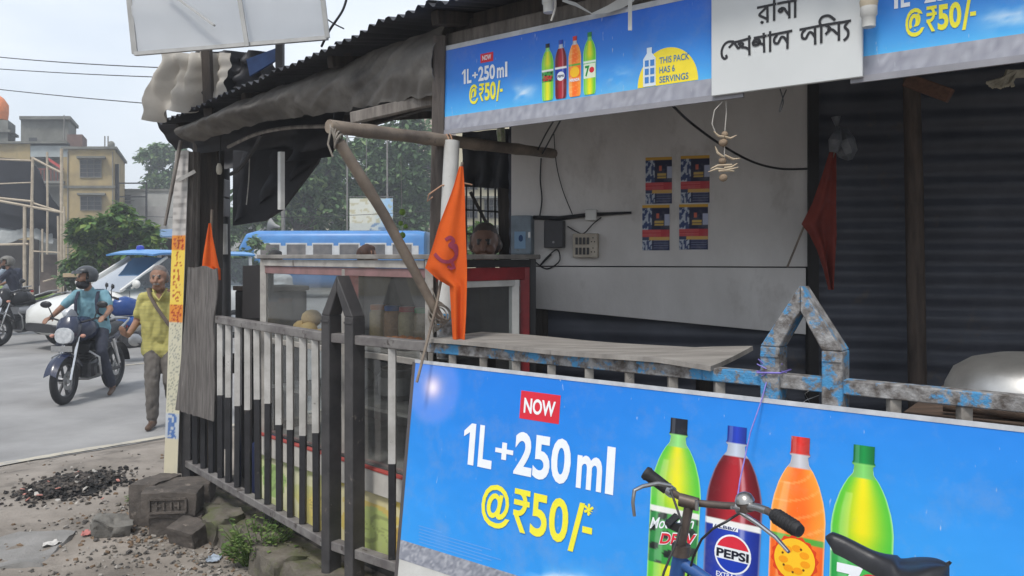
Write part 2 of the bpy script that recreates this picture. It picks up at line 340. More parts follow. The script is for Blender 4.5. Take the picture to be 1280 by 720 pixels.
# ---------------------------------------------------------------- brick stack at the fence's far end
g = 'old bricks beside the far end of the railing'
def brick(c, rz, sz, lab, tilt=(0, 0), seed=0, frog=False):
    t = rough_block(c, sz, rz, tilt, .010, seed, 9).build('old_brick', BRICKM, smooth=True, sharp=50); tag(t, lab, 'brick', g)
    if frog:
        M = Matrix.Rotation(rz, 3, 'Z'); fr = MB(); C = V(c); y = -sz[1] / 2 - .006
        for zz in (-.038, .038): fr.bar(C + M @ V((-.1, y, zz)), C + M @ V((.1, y, zz)), .012, .012)
        for xx in (-.1, .1): fr.bar(C + M @ V((xx, y, -.035)), C + M @ V((xx, y, .035)), .012, .012)
        for xx in (-.06, -.02, .02, .06): fr.bar(C + M @ V((xx, y, -.02)), C + M @ V((xx, y, .02)), .01, .01)
        for xx in (-.05, .05): fr.bar(C + M @ V((xx - .014, y, .0)), C + M @ V((xx + .014, y, .0)), .008, .01)
        fr.build('frog_mark', BRICKM, t, world=False)
brick((-1.96, 4.62, .185), R(6), (.31, .17, .14), 'sooty brick with a stamped recess, upper one of the stack by the railing', seed=1, frog=True)
brick((-1.93, 4.64, .05), R(4), (.30, .17, .125), 'sooty brick lying under the stamped brick by the railing', seed=2)
brick((-2.16, 4.86, .12), R(75), (.28, .16, .26), 'upright dark brick block at the road end of the brick stack', seed=3)
brick((-1.98, 4.83, .175), R(10), (.33, .2, .13), 'dark brick slab lying behind the stamped brick, topped with dirt', seed=4)
brick((-1.80, 4.46, .05), R(-25), (.2, .13, .12), 'tilted broken brick in the litter before the brick stack', (.25, .1), seed=5)
rough_block((-1.62, 4.52, .06), (.15, .2, .19), R(-40), (.15, .1), .028, 12).build('kerb_stone', STONE, kerb, smooth=True, world=False, sharp=70)
rk = rough_block(G(140, 668) + V((0, 0, .035)), (.18, .13, .12), R(25), (.2, .25), .035, 21, 7).build('loose_rock', STONE, smooth=True, sharp=35)
rk.data.materials[0] = mat('grey_rock', (.2, .19, .17), (.12, .115, .105), 8, .95, bump=.7)
tag(rk, 'lone angular grey stone lying on the dirt', 'rock')
sl = rough_block(G(20, 690) + V((-.1, 0, -.045)), (.62, .55, .11), R(12), (0, .02), .03, 31, 7).build('concrete_slab', mat('old_concrete', (.27, .26, .25), (.19, .185, .175), 5, .95, bump=.6), smooth=True, sharp=50)
tag(sl, 'flat worn concrete slab half sunk in the dirt', 'concrete slab')
# ---------------------------------------------------------------- burnt heap, litter, gravel
def scatter(name, spots, m, size, jit=1.0, flat=.4, seed=0, lift=.0, n=0):
    rnd = random.Random(seed); b = MB(); 
    mats = m if isinstance(m, list) else [m]
    for (x, y, z) in spots:
        s = size * rnd.uniform(.35, 1.3) * jit; b.cm = rnd.randrange(len(mats))
        M = Matrix.Rotation(rnd.uniform(0, 6.3), 3, 'Z') @ Matrix.Rotation(rnd.uniform(-.6, .6), 3, 'X') @ Matrix.Rotation(rnd.uniform(-.6, .6), 3, 'Y')
        pts = [V((-1, -.6, -flat)), V((1, -.5, -flat)), V((.7, .8, -flat)), V((-.8, .5, -flat)), V((-.7, -.5, flat)), V((.6, -.6, flat)), V((.8, .4, flat * .7)), V((-.6, .6, flat))]
        b.hexa([V((x, y, z + lift)) + M @ V((q.x * s * rnd.uniform(.6, 1.2), q.y * s * rnd.uniform(.6, 1.2), q.z * s)) for q in pts])
    return stuff(b.build(name, mats))
rnd = random.Random(3)
CHAR = [mat('char', (.018, .017, .017), (.01, .01, .01), 9, .95), mat('ash_grey', (.05, .047, .045), (.025, .025, .025), 9, .95), mat('half_burnt_scrap', (.09, .075, .065), (.03, .026, .025), 9, .95)]
LITG = mat('sooty_grit', (.12, .105, .092), (.07, .06, .052), 9, .95)
HC = (G(28, 628) + G(150, 592)) / 2; HX = (G(150, 592) - G(28, 628)); HL = HX.length / 2; HX.normalize(); HY = V((-HX.y, HX.x, 0))
def heap_h(a, c): return max(0, (1 - a * a - c * c)) * .045
b = MB()
def hp(u, v):
    a, c = u * 2 - 1, v * 2 - 1; rr = max(abs(a), abs(c)); ln = math.hypot(a, c) or 1; a, c = a / ln * rr, c / ln * rr
    e = 1 + .28 * fbm(a * 2, c * 2, 1.7); q = HC + HX * a * HL * e + HY * c * .30 * e
    return (q.x, q.y, gz(q.x, q.y) - .01 + heap_h(a, c) + (.025 * fbm(q.x, q.y, 14) + .012 * abs(fbm(q.x, q.y, 40))) * (1 - rr ** 3))
b.grid(hp, 44, 24); hb = b.build('burnt_rubbish_heap', CHAR[0], smooth=False)
tag(hb, 'black heap of burnt rubbish and ash on the roadside dirt', 'rubbish heap')
sp = []
for i in range(1000):
    a, c = rnd.gauss(0, .5), rnd.gauss(0, .5)
    q = HC + HX * a * HL + HY * c * .3; sp.append((q.x, q.y, gz(q.x, q.y) + heap_h(a, c) + .008))
s_ = scatter('charred_scraps', sp, CHAR + [LITG], .0165, seed=4, flat=.3)
tag(s_, 'charred scraps strewn over and round the burnt heap', 'debris')
sp = []
for i in range(26):
    a, c = rnd.gauss(0, .6), rnd.gauss(0, .55); q = HC + HX * a * HL + HY * c * .3; sp.append((q.x, q.y, gz(q.x, q.y) + heap_h(a, c) + .022))
s_ = scatter('paper_scraps', sp, [mat('pale_scrap', (.5, .47, .43), None, 9, .9), mat('pink_scrap', (.5, .22, .18), None, 9, .9)], .018, seed=6, flat=.15)
tag(s_, 'small pale and pink scraps lying on the burnt heap', 'litter')
LIT = [mat('dry_leaf', (.22, .15, .095), (.12, .08, .05), 9, .9), mat('grit', (.22, .2, .172), (.14, .125, .108), 9, .95), mat('dark_grit', (.10, .092, .085), (.06, .055, .05), 9, .95), mat('pale_grit', (.34, .315, .28), (.24, .22, .2), 9, .95)]
sp = []
for i in range(1500):
    t = rnd.uniform(-.6, 2.1); o = -abs(rnd.gauss(0, .35)) - .10
    q = on1(t, o) if rnd.random() < .72 else G(rnd.uniform(0, 380), rnd.uniform(560, 725)); sp.append((q.x, q.y, gz(q.x, q.y) + .004))
s_ = scatter('gravel_and_leaf_litter', sp, LIT, .0125, seed=8, flat=.3); tag(s_, 'grit, pebbles and dry leaf litter on the dirt before the railing', 'litter')
sp = []
for i in range(260):
    q = G(rnd.gauss(195, 42), rnd.gauss(655, 24)); sp.append((q.x, q.y, gz(q.x, q.y) + .008))
s_ = scatter('broken_chips', sp, LIT, .016, seed=9, flat=.35); tag(s_, 'broken brick chips heaped in front of the brick stack', 'rubble')
def scrap(name, px, py, w, h, c, lab, cat):
    b = MB(); p = G(px, py); a = random.uniform(0, 3); e = V((math.cos(a), math.sin(a), 0)); f = V((-e.y, e.x, 0))
    b.grid(lambda u, v: p + e * (u - .5) * w + f * (v - .5) * h + V((0, 0, gz(p.x, p.y) + .016 + .015 * fbm(u * 3 + px, v * 3, 1.3))), 8, 6, .002)
    tag(b.build(name, mat(name + '_stuff', c, None, 20, .6), smooth=True), lab, cat)
scrap('plastic_wrapper', 185, 634, .13, .09, (.52, .53, .5), 'crumpled whitish plastic wrapper beside the brick stack', 'wrapper')
scrap('paper_piece', 65, 681, .09, .05, (.6, .58, .55), 'torn white paper piece on the dirt near the slab', 'paper')
scrap('red_packet', 108, 668, .08, .05, (.45, .16, .14), 'faded red packet left of the lone stone', 'packet')
scrap('plastic_cup', 228, 663, .05, .05, (.62, .55, .5), 'pale scrap of plastic at the foot of the bricks', 'plastic scrap')
scrap('blue_wrapper', 268, 700, .09, .06, (.36, .42, .5), 'bluish wrapper flattened on the dirt by the weed', 'wrapper')
# ---------------------------------------------------------------- weeds
LEAFM = [mat('weed_leaf', (.12, .2, .045), (.065, .125, .028), 14, .6, trans=.25), mat('weed_leaf_pale', (.2, .27, .085), (.13, .19, .055), 14, .6, trans=.25)]
def weed(px, py, n, hgt, spread, lab, seed):
    rnd = random.Random(seed); base = G(px, py); base.z = gz(base.x, base.y); t = thing('weed_plant', lab, 'plant', base)
    st = MB(); lf = MB()
    for i in range(n):
        a = rnd.uniform(0, 6.3); r = spread * math.sqrt(rnd.random()); h = hgt * rnd.uniform(.35, 1)
        p0 = base + V((math.cos(a) * r * .4, math.sin(a) * r * .4, 0)); p1 = base + V((math.cos(a) * r, math.sin(a) * r, h)); mid = (p0 + p1) / 2 + V((0, 0, h * .15))
        st.tube([p0, mid, p1], [.003, .0025, .0015], 4)
        for k in range(6):
            q = p0.lerp(p1, .35 + .65 * k / 5); b2 = rnd.uniform(0, 6.3); e = V((math.cos(b2), math.sin(b2), rnd.uniform(-.2, .5))).normalized(); s = rnd.uniform(.016, .036)
            x = e.cross(V((0, 0, 1))).normalized() * s * .42; lf.cm = rnd.randrange(2)
            lf.add([q, q + e * s * .5 + x + V((0, 0, .004)), q + e * s, q + e * s * .5 - x + V((0, 0, .004))], [(0, 1, 2, 3)])
    st.build('stem', LEAFM[0], t); lf.build('foliage', LEAFM, t)
weed(324, 704, 135, .23, .19, 'bushy green weed growing at the foot of the kerb', 1)
weed(352, 716, 40, .13, .12, 'smaller green weed in front of the bushy one by the kerb', 2)
weed(486, 716, 22, .09, .1, 'few green weed leaves under the railing beside the blue board', 3)
weed(300, 668, 34, .1, .12, 'low mossy weeds growing on the kerb stones', 5)
weed(390, 706, 26, .07, .1, 'creeping weeds at the kerb left of the dark gable post', 6)
weed(170, 630, 14, .07, .08, 'tiny weed sprouting beside the brick stack', 4)
# ================================================================ the railing
CORRW = .066
def corr_sheet(b, o, u, v, n, amp=.009, wl=CORRW, nv=2, thick=0.0015, jag=0.0, sag=0.0, seed=0, per=6):
    """corrugated sheet: o corner, u vector across the ridges, v vector along them, n normal"""
    o, u, v, n = V(o), V(u), V(v), V(n).normalized(); Lu = u.length; k = max(2, int(Lu / wl * per))
    def fn(a, c):
        j = 0
        if jag and c in (0, 1): j = jag * mnoise.noise(V((a * 30, seed, c)))
        return o + u * a + v * c + v.normalized() * j + n * (amp * math.sin(a * Lu / wl * 2 * math.pi) + sag * mnoise.noise(V((a * 3, c * 3, seed))))
    b.grid(fn, k, nv, thick); return b
rail = thing('iron_railing', 'black and white painted iron railing with gabled posts along the pavement', 'railing', on2(0, 0, KZ))
RZ = 1.222
def rbar(a, b_, w, m, name, h=None, bevel=.003): x = MB(); x.bar(a, b_, w, h); return x.build(name, m, rail, bevel=bevel)
rbar(on1(.0, 0, RZ), on1(L1, 0, RZ), .05, GREYP, 'top_rail', .042)
rbar(on1(.0, 0, .262), on1(L1 + .06, 0, .262), .05, GREYP, 'bottom_rail', .042)
rbar(on2(.03, 0, RZ), on2(.66, 0, RZ), .05, GREYP, 'top_rail', .042)
rbar(on2(.03, 0, .262), on2(2.1, 0, .262), .05, GREYP, 'bottom_rail', .042)
rbar(on2(.66, 0, RZ), on2(1.88, 0, RZ), .05, BLUECHIP, 'top_rail', .042)
rbar(on2(1.88, 0, RZ), on2(2.28, 0, RZ), .05, BLUECHIP, 'top_rail', .042)
rbar(on2(2.28, 0, RZ), on2(4.2, 0, RZ), .05, BLUECHIP, 'top_rail', .042)
rbar(on2(2.3, 0, .262), on2(4.2, 0, .262), .05, GREYP, 'bottom_rail', .042)
n1 = 13
for i in range(n1):
    t = .125 + i * (L1 - .14) / n1
    zb = .77 + random.uniform(-.055, .055) - .05 * (i > 10); l0, l1 = random.uniform(-.012, .012), random.uniform(-.008, .008); lm = l0 + (l1 - l0) * (zb - .285) / .915
    o = MB(); o.bar(on1(t + l0, 0, .285), on1(t + lm, 0, zb), .031); o = o.build('baluster', BLACKP, rail, bevel=.002)
    p = MB(); p.bar(on1(t + lm, 0, zb + .0001), on1(t + l1, 0, 1.20), .032); p.build('white_paint', WHITEP, o)
for t in (.43,):
    o = MB(); o.bar(on2(t, 0, .285), on2(t, 0, .70), .031); o = o.build('baluster', BLACKP, rail, bevel=.002)
    p = MB(); p.bar(on2(t, 0, .7), on2(t, 0, 1.2), .032); p.build('white_paint', WHITEP, o)
PALEBAR = mat('pale_bar_paint', (.36, .34, .31), (.2, .18, .16), 14, .75, bump=.3, c3=(.07, .06, .05), t3=.6, s3=20)
for t in [.62 + .1635 * k for k in range(9)] + [2.443, 2.617, 2.79, 2.96, 3.13, 3.3]:
    o = MB(); o.bar(on2(t, 0, .285), on2(t, 0, 1.20), .031); o.build('baluster', PALEBAR, rail, bevel=.002)
def end_post(t): o = MB(); o.bar(on1(t, 0, .12), on1(t, 0, 1.25), .06); o.build('post', DARKP, rail, bevel=.004)
end_post(L1)
def gable(t0, t1, m, lab):
    g = thing('gable_post', lab, 'railing post', on2((t0 + t1) / 2, 0, KZ)); w = .058; dep = .075
    zs, zp = 1.325, 1.512; tm = (t0 + t1) / 2
    def leg(pts):
        x = MB(); x.prism(pts, N2 * dep); return x.build('leg', m, g, bevel=.003)
    f = -.0375
    for s, ta in ((1, t0), (-1, t1)):
        leg([on2(ta, f, .13), on2(ta + s * w, f, .13), on2(ta + s * w, f, zs), on2(ta, f, zs)])
        x = MB(); x.prism([on2(ta, f, zs + .001), on2(ta + s * w, f, zs + .001), on2(tm - s * .001, f, zp - .075), on2(tm - s * .001, f, zp)], N2 * dep); x.build('gable_bar', m, g, bevel=.003)
        x = MB(); x.prism([on2(ta + s * .002, f - .004, zs - .03), on2(ta + s * (w - .002), f - .004, zs - .03), on2(ta + s * (w - .002), f - .004, zs - .022), on2(ta + s * .002, f - .004, zs - .022)], N2 * .004); x.build('weld_seam', m, g)
    return g
gable(-.005, .215, DARKP, 'dark painted gable-topped post where the railing bends')
gable(2.075, 2.315, BLUECHIP, 'gable-topped post with chipped blue paint above the big blue board')
# purple string tied to the post
STR = mat('purple_string', (.25, .22, .6), (.17, .14, .45), 30, .7)
b = MB(); kx = P(962, 463, 2.44)
b.tube([kx, P(952, 500, 2.41), P(938, 540, 2.38), P(925, 600, 2.3), P(921, 628, 2.22)], .0022, 5)
b.tube([P(948, 449, 2.43), kx, P(978, 455, 2.42)], .0022, 5); b.tube([P(952, 470, 2.43), P(968, 461, 2.42), P(983, 466, 2.42)], .0018, 5); b.tube([P(946, 455, 2.43), P(958, 461, 2.42)], .002, 5)
for k in range(3): b.torus(kx + V((0, 0, -.008 + .008 * k)), .0, .001) if False else None
b.tube([on2(2.068, -.045, 1.245), on2(2.14, -.046, 1.25), on2(2.14, .045, 1.25), on2(2.068, .045, 1.245), on2(2.068, -.045, 1.248)], .003, 5)
tag(b.build('purple_string', STR, smooth=True), 'purple plastic string tied to the blue-chipped post and hanging down the board', 'string')
b = MB(); b.tube([P(1012, 503, 2.4), P(1006, 492, 2.4), P(1012, 488, 2.39), P(1020, 480, 2.38)], .0012, 4); b.tube([P(998, 508, 2.4), P(1008, 500, 2.4), P(1024, 494, 2.38)], .0012, 4)
tag(b.build('frayed_wire', STEEL), 'short frayed wire twisted on the rail inside the blue-chipped gable', 'wire')

# ================================================================ the stall
stall = thing('food_stall', 'roadside food stall with corrugated iron roof, posts and pale back wall', 'stall', (0, 4, KZ))
E0 = V((-2.25, 5.08, 2.44)); EB = V((-.36, 3.29, 2.63)); EC = EB + E2 * 3.9 + V((0, 0, .05))
RD = V((.69, .72, 0)) * 2.6 + V((0, 0, .42))
ROOFN = lambda a, c: (c - a).cross(RD).normalized()
def roofrun(a, c, n, seed):
    for i in range(n):
        p0, p1 = a.lerp(c, i / n), a.lerp(c, (i + 1) / n); ov = (p1 - p0) * .04
        b = MB(); nn = ROOFN(a, c); corr_sheet(b, p0 + nn * (.006 * (i % 2)) - RD.normalized() * (.04 * mnoise.noise(V((i * 1.7, seed, 0)))), p1 - p0 + ov, RD, nn, .011, CORRW, 5, .0015, .012, .02, seed + i)
        b.build('roof_sheet', CORR, stall, smooth=True)
roofrun(E0, EB, 4, 1); roofrun(EB, EC, 5, 11)
def wood(name, pts, w, h, m=WOODD, par=stall, bevel=.004): b = MB(); b.bar(pts[0], pts[1], w, h); return b.build(name, m, par, bevel=bevel)
def pole(name, pts, r, m=BAMBOO, par=stall, knots=True, seg=10):
    b = MB(); pts = [V(p) for p in pts]; P2 = []; R2 = []
    n = len(pts); r = r if isinstance(r, (list, tuple)) else [r] * n
    for i in range(n - 1):
        L_ = (pts[i + 1] - pts[i]).length; k = max(2, int(L_ / .06))
        for j in range(k):
            f = j / k; P2.append(pts[i].lerp(pts[i + 1], f)); rr = r[i] + (r[i + 1] - r[i]) * f
            R2.append(rr * (1.12 if knots and j % 5 == 3 else 1 + .04 * mnoise.noise(P2[-1] * 9)))
    P2.append(pts[-1]); R2.append(r[-1]); b.tube(P2, R2, seg); return b.build(name, m, par, smooth=True)
# beams under the eave
ev = lambda t, dz=-.06, back=.30: E0.lerp(EB, t) + RD.normalized() * back + V((0, 0, dz))
ev2 = lambda t, dz=-.06, back=.30: EB.lerp(EC, t) + RD.normalized() * back + V((0, 0, dz))
wood('eave_beam', (ev(.02), ev(1)), .04, .05); wood('eave_beam', (ev2(0), ev2(1)), .05, .08)
for t in (0.02, .35, .68, .98): wood('rafter', (ev(t, -.03, .1), ev(t, -.03, 2.5) ), .05, .06)
for t in (.18, .4, .62, .84): wood('rafter', (ev2(t, -.03, .1), ev2(t, -.03, 2.5)), .05, .06)
for bk in (.8, 1.6, 2.45):
    wood('purlin', (ev(0, -.075, bk), ev(1, -.075, bk)), .05, .06); wood('purlin', (ev2(0, -.075, bk), ev2(1, -.075, bk)), .05, .06)
wood('post', (P(256, 600, 5.35), P(262, 165, 5.35)), .16, .12, WOODD)
wood('post', (P(243, 470, 5.24), P(246, 178, 5.24)), .035, .05, WOODG)
pole('post', (P(284, 560, 5.9), P(281, 205, 5.9)), .036, mat('black_pipe_paint', (.03, .03, .033), None, 9, .5), knots=False)
b = MB(); b.tube([P(279, 318, 5.862), P(278.5, 280, 5.862)], .036, 10, flat=.9); b.build('pole_band', WHITEP, stall, smooth=True)
wood('post', (P(541, 560, 3.55), P(550, 45, 3.5)), .055, .05, mat('brown_grey_plank', (.13, .112, .1), (.065, .055, .05), 5, .85, bump=.5, bscale=30, stretch=(6, 6, .8)))
wood('post', (V((.16, 4.36, .12)), V((.16, 4.3, 2.75))), .07, .05)
wood('tie_beam', (P(440, 148, 3.85), P(556, 121, 3.6)), .035, .055, WOODG)
wood('cross_beam', (P(560, 60, 3.52) + V((0, .05, .04)), P(560, 60, 3.52) + E2 * 3.2 + V((0, .05, .07))), .05, .06, WOODG)
pole('post', (V((1.90, 3.72, .12)), V((1.86, 3.70, 1.9)), V((1.83, 3.68, 2.75))), [.042, .04, .034], mat('dark_round_timber', (.12, .09, .072), (.055, .042, .036), 6, .85, bump=.5, stretch=(4, 4, .7)), knots=False)
wood('post', (V((3.3, 3.0, .12)), V((3.3, 3.0, 2.75))), .08, .08)
# the pale back wall and the corrugated wall
WD = V((.9627, -.2706, 0)); W0 = V((0.015, 4.3, 0)); WN = V((-.2706, -.9627, 0))
wallp = Plane(W0, WD, (0, 0, 1))
WALLM = mat('grubby_white_board', (.66, .64, .625), (.52, .5, .485), 2.4, .9, bump=.35, bscale=18, c3=(.34, .315, .295), t3=.55, s3=2.6, w3=.22, stretch=(1, 1, .55))
def panel(name, u0, u1, z0, z1, h, m, thick=.018, z0b=None):
    b = MB(); z0b = z0 if z0b is None else z0b
    b.prism([wallp.at(u0, z0, h), wallp.at(u1, z0b, h), wallp.at(u1, z1, h), wallp.at(u0, z1, h)], -wallp.n * thick); return b.build(name, m, stall, bevel=.002)
u1, zz = wallp.uv(1010, 340); us, zseam = wallp.uv(700, 333)
panel('wall_board', -.02, u1, zseam + .003, 2.85, .0, WALLM)
panel('wall_board', .09, u1 - .01, wallp.uv(665, 385)[1], zseam - .003, .006, WALLM, z0b=wallp.uv(1003, 418)[1])
for k, (a, c) in enumerate(((-.05, 1.0), (.98, 2.0), (1.97, 3.0), (2.96, 4.2))):
    b = MB(); corr_sheet(b, wallp.at(a, .12, -.06 - .008 * (k % 2)), V((0, 0, 2.8)), WD * (c - a), WN, .010, .105, 14, .0015, 0, .03, k); b.build('wall_sheet', CORRD, stall, smooth=True)
b = MB(); b.prism([wallp.at(4.2, .12, -.1), wallp.at(4.2, 2.9, -.1), wallp.at(4.2, 2.9, 1.7), wallp.at(4.2, .12, 1.7)], WD * .02); b.build('side_wall', CORRD, stall)
b = MB(); b.bar(wallp.at(u1 + .02, .2, -.01), wallp.at(u1 + .02, 2.8, -.01), .05, .04); b.build('post', mat('black_gap_fill', (.028, .026, .026), None, 5, .8), stall)  # black bar standing in for the dark gap between wall board and shutter
# dark hung tarpaulins at the left, a dark filler sheet behind the stall keeper
TARPD = mat('black_tarpaulin', (.034, .034, .04), (.02, .02, .024), 3, .55, bump=.3, bscale=12)
def cloth(name, corners, m, nu=14, nv=12, wav=.03, fr=3, thick=.003, par=None, seed=0, sag=0):
    a, c, d, e = [V(x) for x in corners]; n = (c - a).cross(e - a).normalized()
    b = MB(); b.grid(lambda u, v: a.lerp(c, u).lerp(e.lerp(d, u), v) + n * (wav * math.sin(u * fr * 6.28 + v * 2 + seed) * (.3 + .7 * v) + wav * mnoise.noise(V((u * 4, v * 3, seed)))) - V((0, 0, sag * math.sin(u * math.pi) * v)), nu, nv, thick)
    return b.build(name, m, par, smooth=True, sharp=80)
cloth('hung_dark_sheet', (P(291, 188, 5.6), P(402, 186, 5.4), P(398, 200, 5.4), P(291, 281, 5.6)), TARPD, par=stall, seed=1)
b = MB(); corr = [P(291, 190, 5.58), P(404, 186, 5.4), P(396, 204, 5.42), P(352, 262, 5.5), P(330, 276, 5.53), P(291, 282, 5.58)]; b.prism(corr, (0.01, .02, 0)); b.build('hung_dark_sheet', TARPD, stall)
cloth('hung_dark_sheet', (P(578, 166, 4.55), P(643, 160, 4.5), P(643, 236, 4.5), P(578, 233, 4.55)), TARPD, par=stall, seed=2)  # made-up dark sheet standing in for the darkness behind the stall keeper
cloth('hung_dark_sheet', (P(196, 148, 5.2), P(420, 138, 4.85), P(412, 184, 4.85), P(216, 190, 5.3)), TARPD, par=stall, seed=5, wav=.05)
cloth('hung_dark_sheet', (P(232, 160, 5.9), P(432, 130, 5.3), P(412, 196, 5.3), P(248, 215, 5.9)), TARPD, par=stall, seed=7, wav=.05)
# rolled brown-grey awning
AWN = mat('sooty_awning_cloth', (.19, .178, .162), (.075, .069, .064), 3.2, .85, bump=.35, bscale=14, c3=(.026, .024, .025), t3=.52, s3=2.4, w3=.25)
def awn(u, v):
    top = [P(236, 156, 5.0), P(300, 127, 4.55), P(430, 80, 4.0), P(556, 30, 3.5)]; bot = [P(240, 178, 5.0), P(330, 152, 4.5), P(430, 138, 4.0), P(548, 117, 3.5)]
    def pl(a, t): t *= 3; i = min(2, int(t)); return a[i].lerp(a[i + 1], t - i)
    p = pl(top, u).lerp(pl(bot, u), v); n = V((-.7, -.7, 0))
    return p + n * (.09 * math.sin(v * 3.14) * (1.1 - u * .6) + .03 * (abs(mnoise.noise(V((u * 16 + v * 2.5, v * 1.6, 4)))) - .25) + .016 * (abs(mnoise.noise(V((u * 40 + v * 6, v * 3, 8)))) - .25) + .03 * mnoise.noise(V((u * 7, v * 3, 1)))) + V((0, 0, .02 * mnoise.noise(V((u * 26, v * 2, 3))) * v))
b = MB(); b.grid(awn, 130, 30, .004); b.build('rolled_awning', AWN, stall, smooth=True, sharp=80)
# bamboo props
pole('awning_pole', (P(411, 158, 3.02), P(560, 176, 3.5), P(692, 192, 4.12)), [.026, .027, .025], BAMBOO)
pole('prop', (P(424, 178, 3.04), P(480, 268, 3.15), P(552, 402, 3.3)), [.022, .021, .018], BAMBOO)
ROPE = mat('dirty_rope', (.3, .27, .23), (.17, .15, .13), 40, .9)
b = MB()
for k in range(5): b.torus(P(417 + k * 1.5, 165 + k * 3, 3.03), .03, .004, Matrix.Rotation(1.2 + k * .2, 3, 'Y'), 14, 5)
b.tube([P(414, 160, 3), P(410, 180, 3), P(416, 196, 3.0)], .004, 5); b.build('lashing', ROPE, stall, smooth=True)
b = MB()
for k in range(9): b.torus(P(552 - k * 1.2, 388 + k * 2.2, 3.31), .05 - .002 * k, .0032, Matrix.Rotation(.5 + k * .23, 3, 'X') @ Matrix.Rotation(.8 - k * .3, 3, 'Y'), 18, 5)
b.tube([P(546, 378, 3.27), P(540, 360, 3.27), P(534, 372, 3.27), P(538, 392, 3.27)], .003, 5); b.build('lashing', ROPE, stall, smooth=True)
b = MB()
for k in range(4): b.torus(P(561, 174 + k * 3, 3.5), .036, .0035, Matrix.Rotation(1.25, 3, 'Y') @ Matrix.Rotation(.3 * k - .4, 3, 'X'), 16, 5)
b.build('lashing', mat('orange_twine', (.5, .3, .2), None, 30, .9), stall, smooth=True); b = MB(); b.tube([P(536, 243, 3.42), P(552, 232, 3.44), P(575, 228, 3.46), P(590, 231, 3.5)], .0035, 5); b.tube([P(536, 243, 3.42), P(534, 252, 3.42), P(541, 246, 3.42)], .003, 5)
b.build('lashing', mat('orange_twine', (.5, .3, .2), None, 30, .9), stall, smooth=True)
# white pipe beside the front post
b = MB(); b.tube([P(556, 448, 3.46), P(559, 300, 3.46), P(565, 176, 3.47)], .034, 14); pp = b.build('drain_pipe', WHITEPL, stall, smooth=True)
b = MB(); b.tube([P(556, 446, 3.425), P(557, 392, 3.425)], .036, 12); b.build('blue_wrap', BLUECHIP, pp, smooth=True)
# plywood counter lying on the railing
cnt = thing('plywood_counter', 'weathered plywood counter board laid on the rail behind the blue board', 'counter', on2(1.2, .15, 1.245))
PLY = mat('weathered_plywood', (.33, .31, .285), (.2, .185, .17), 3, .85, bump=.3, bscale=30, stretch=(1.5, 6, 1), c3=(.13, .12, .11), t3=.62, s3=5)
def ply(u, v):
    q = on2(.68 + u * 1.24, -.05 + v * .36, 1.2455 + .003 * math.sin(u * 9)); q.z += .022 * max(0, u - .82) / .18 * (v ** 1.5) - .01 * max(0, u - .85) / .15 * (1 - v); return q
b = MB(); b.grid(ply, 40, 8, -.016); b.build('board', PLY, cnt, smooth=True, sharp=50)
b = MB(); b.bar(on2(.95, -.02, 1.222) + N2 * .05, on2(1.55, -.02, 1.222) + N2 * .05, .03, .036); b.build('support_batten', mat('faded_blue_wood', (.06, .13, .22), (.035, .07, .11), 9, .8, c3=(.1, .09, .08), t3=.6), cnt, bevel=.002)
b = MB(); b.bar(on2(.75, .28, .15), on2(.75, .28, 1.228), .05); b.build('leg', WOODD, cnt); b = MB(); b.bar(on2(1.75, .28, .15), on2(1.75, .28, 1.228), .05); b.build('leg', WOODD, cnt)
# ================================================================ printed signs
def ink(r, g, b, rough=.45): return mat('ink_%d_%d_%d' % (r, g, b), srgb(r, g, b), tuple(k * .93 for k in srgb(r, g, b)), 14, rough, spec=.3)
_tx = {}
def glyphs(s, bold=0.0, space=1.0, shear=0):
    k = (s, bold, space, shear)
    if k not in _tx:
        cu = bpy.data.curves.new('lettering_curve', 'FONT'); cu.body = s; cu.offset = bold; cu.space_character = space; cu.resolution_u = 4; cu.shear = shear
        o = bpy.data.objects.new('lettering_curve', cu); COL.objects.link(o); bpy.context.view_layer.update()
        me = bpy.data.meshes.new_from_object(o.evaluated_get(bpy.context.evaluated_depsgraph_get()))
        vs = np.array([v.co[:2] for v in me.vertices]); fs = [tuple(p.vertices) for p in me.polygons]
        bpy.data.objects.remove(o); bpy.data.curves.remove(cu); bpy.data.meshes.remove(me)
        vs -= vs.min(0); vs /= vs.max(0); _tx[k] = (vs, fs)
    return _tx[k]
def lettering(pl, s, u0, u1, v0, v1, m, par, h=.004, bold=.012, slope=0, shear=0, name='lettering', space=1.0):
    vs, fs = glyphs(s, bold, space, shear); b = MB()
    b.add([pl.at(u0 + x * (u1 - u0), v0 + y * (v1 - v0) + slope * x, h) for x, y in vs], fs); return b.build(name, m, par)
def poly_print(pl, pts, m, par, h=.004, name='print'):
    b = MB(); b.add([pl.at(u, v, h) for u, v in pts], [tuple(range(len(pts)))]); return b.build(name, m, par)
def disc_pts(cu, cv, ru, rv=None, a0=0, a1=360, n=28): rv = rv or ru; return [(cu + ru * math.cos(R(a0 + (a1 - a0) * k / n)), cv + rv * math.sin(R(a0 + (a1 - a0) * k / n))) for k in range(n + (a1 - a0 != 360))]
def print_grid(pl, fn, colf, nu, nv, par, m=VC, h=.003, name='print'):
    """fn(s,t)->(u,v), colf(s,t)->sRGB"""
    b = MB(); cols = []
    for j in range(nv + 1):
        for i in range(nu + 1):
            s, t = i / nu, j / nv; b.v.append(tuple(pl.at(*fn(s, t), h))); cols.append((*srgb(*[min(255, max(0, k)) for k in colf(s, t)]), 1))
    W = nu + 1
    for j in range(nv):
        for i in range(nu): b.face((j * W + i, j * W + i + 1, (j + 1) * W + i + 1, (j + 1) * W + i))
    return b.build(name, m, par, cols=cols)
def lerp3(a, b, t): t = min(1, max(0, t)); return tuple(x + (y - x) * t for x, y in zip(a, b))
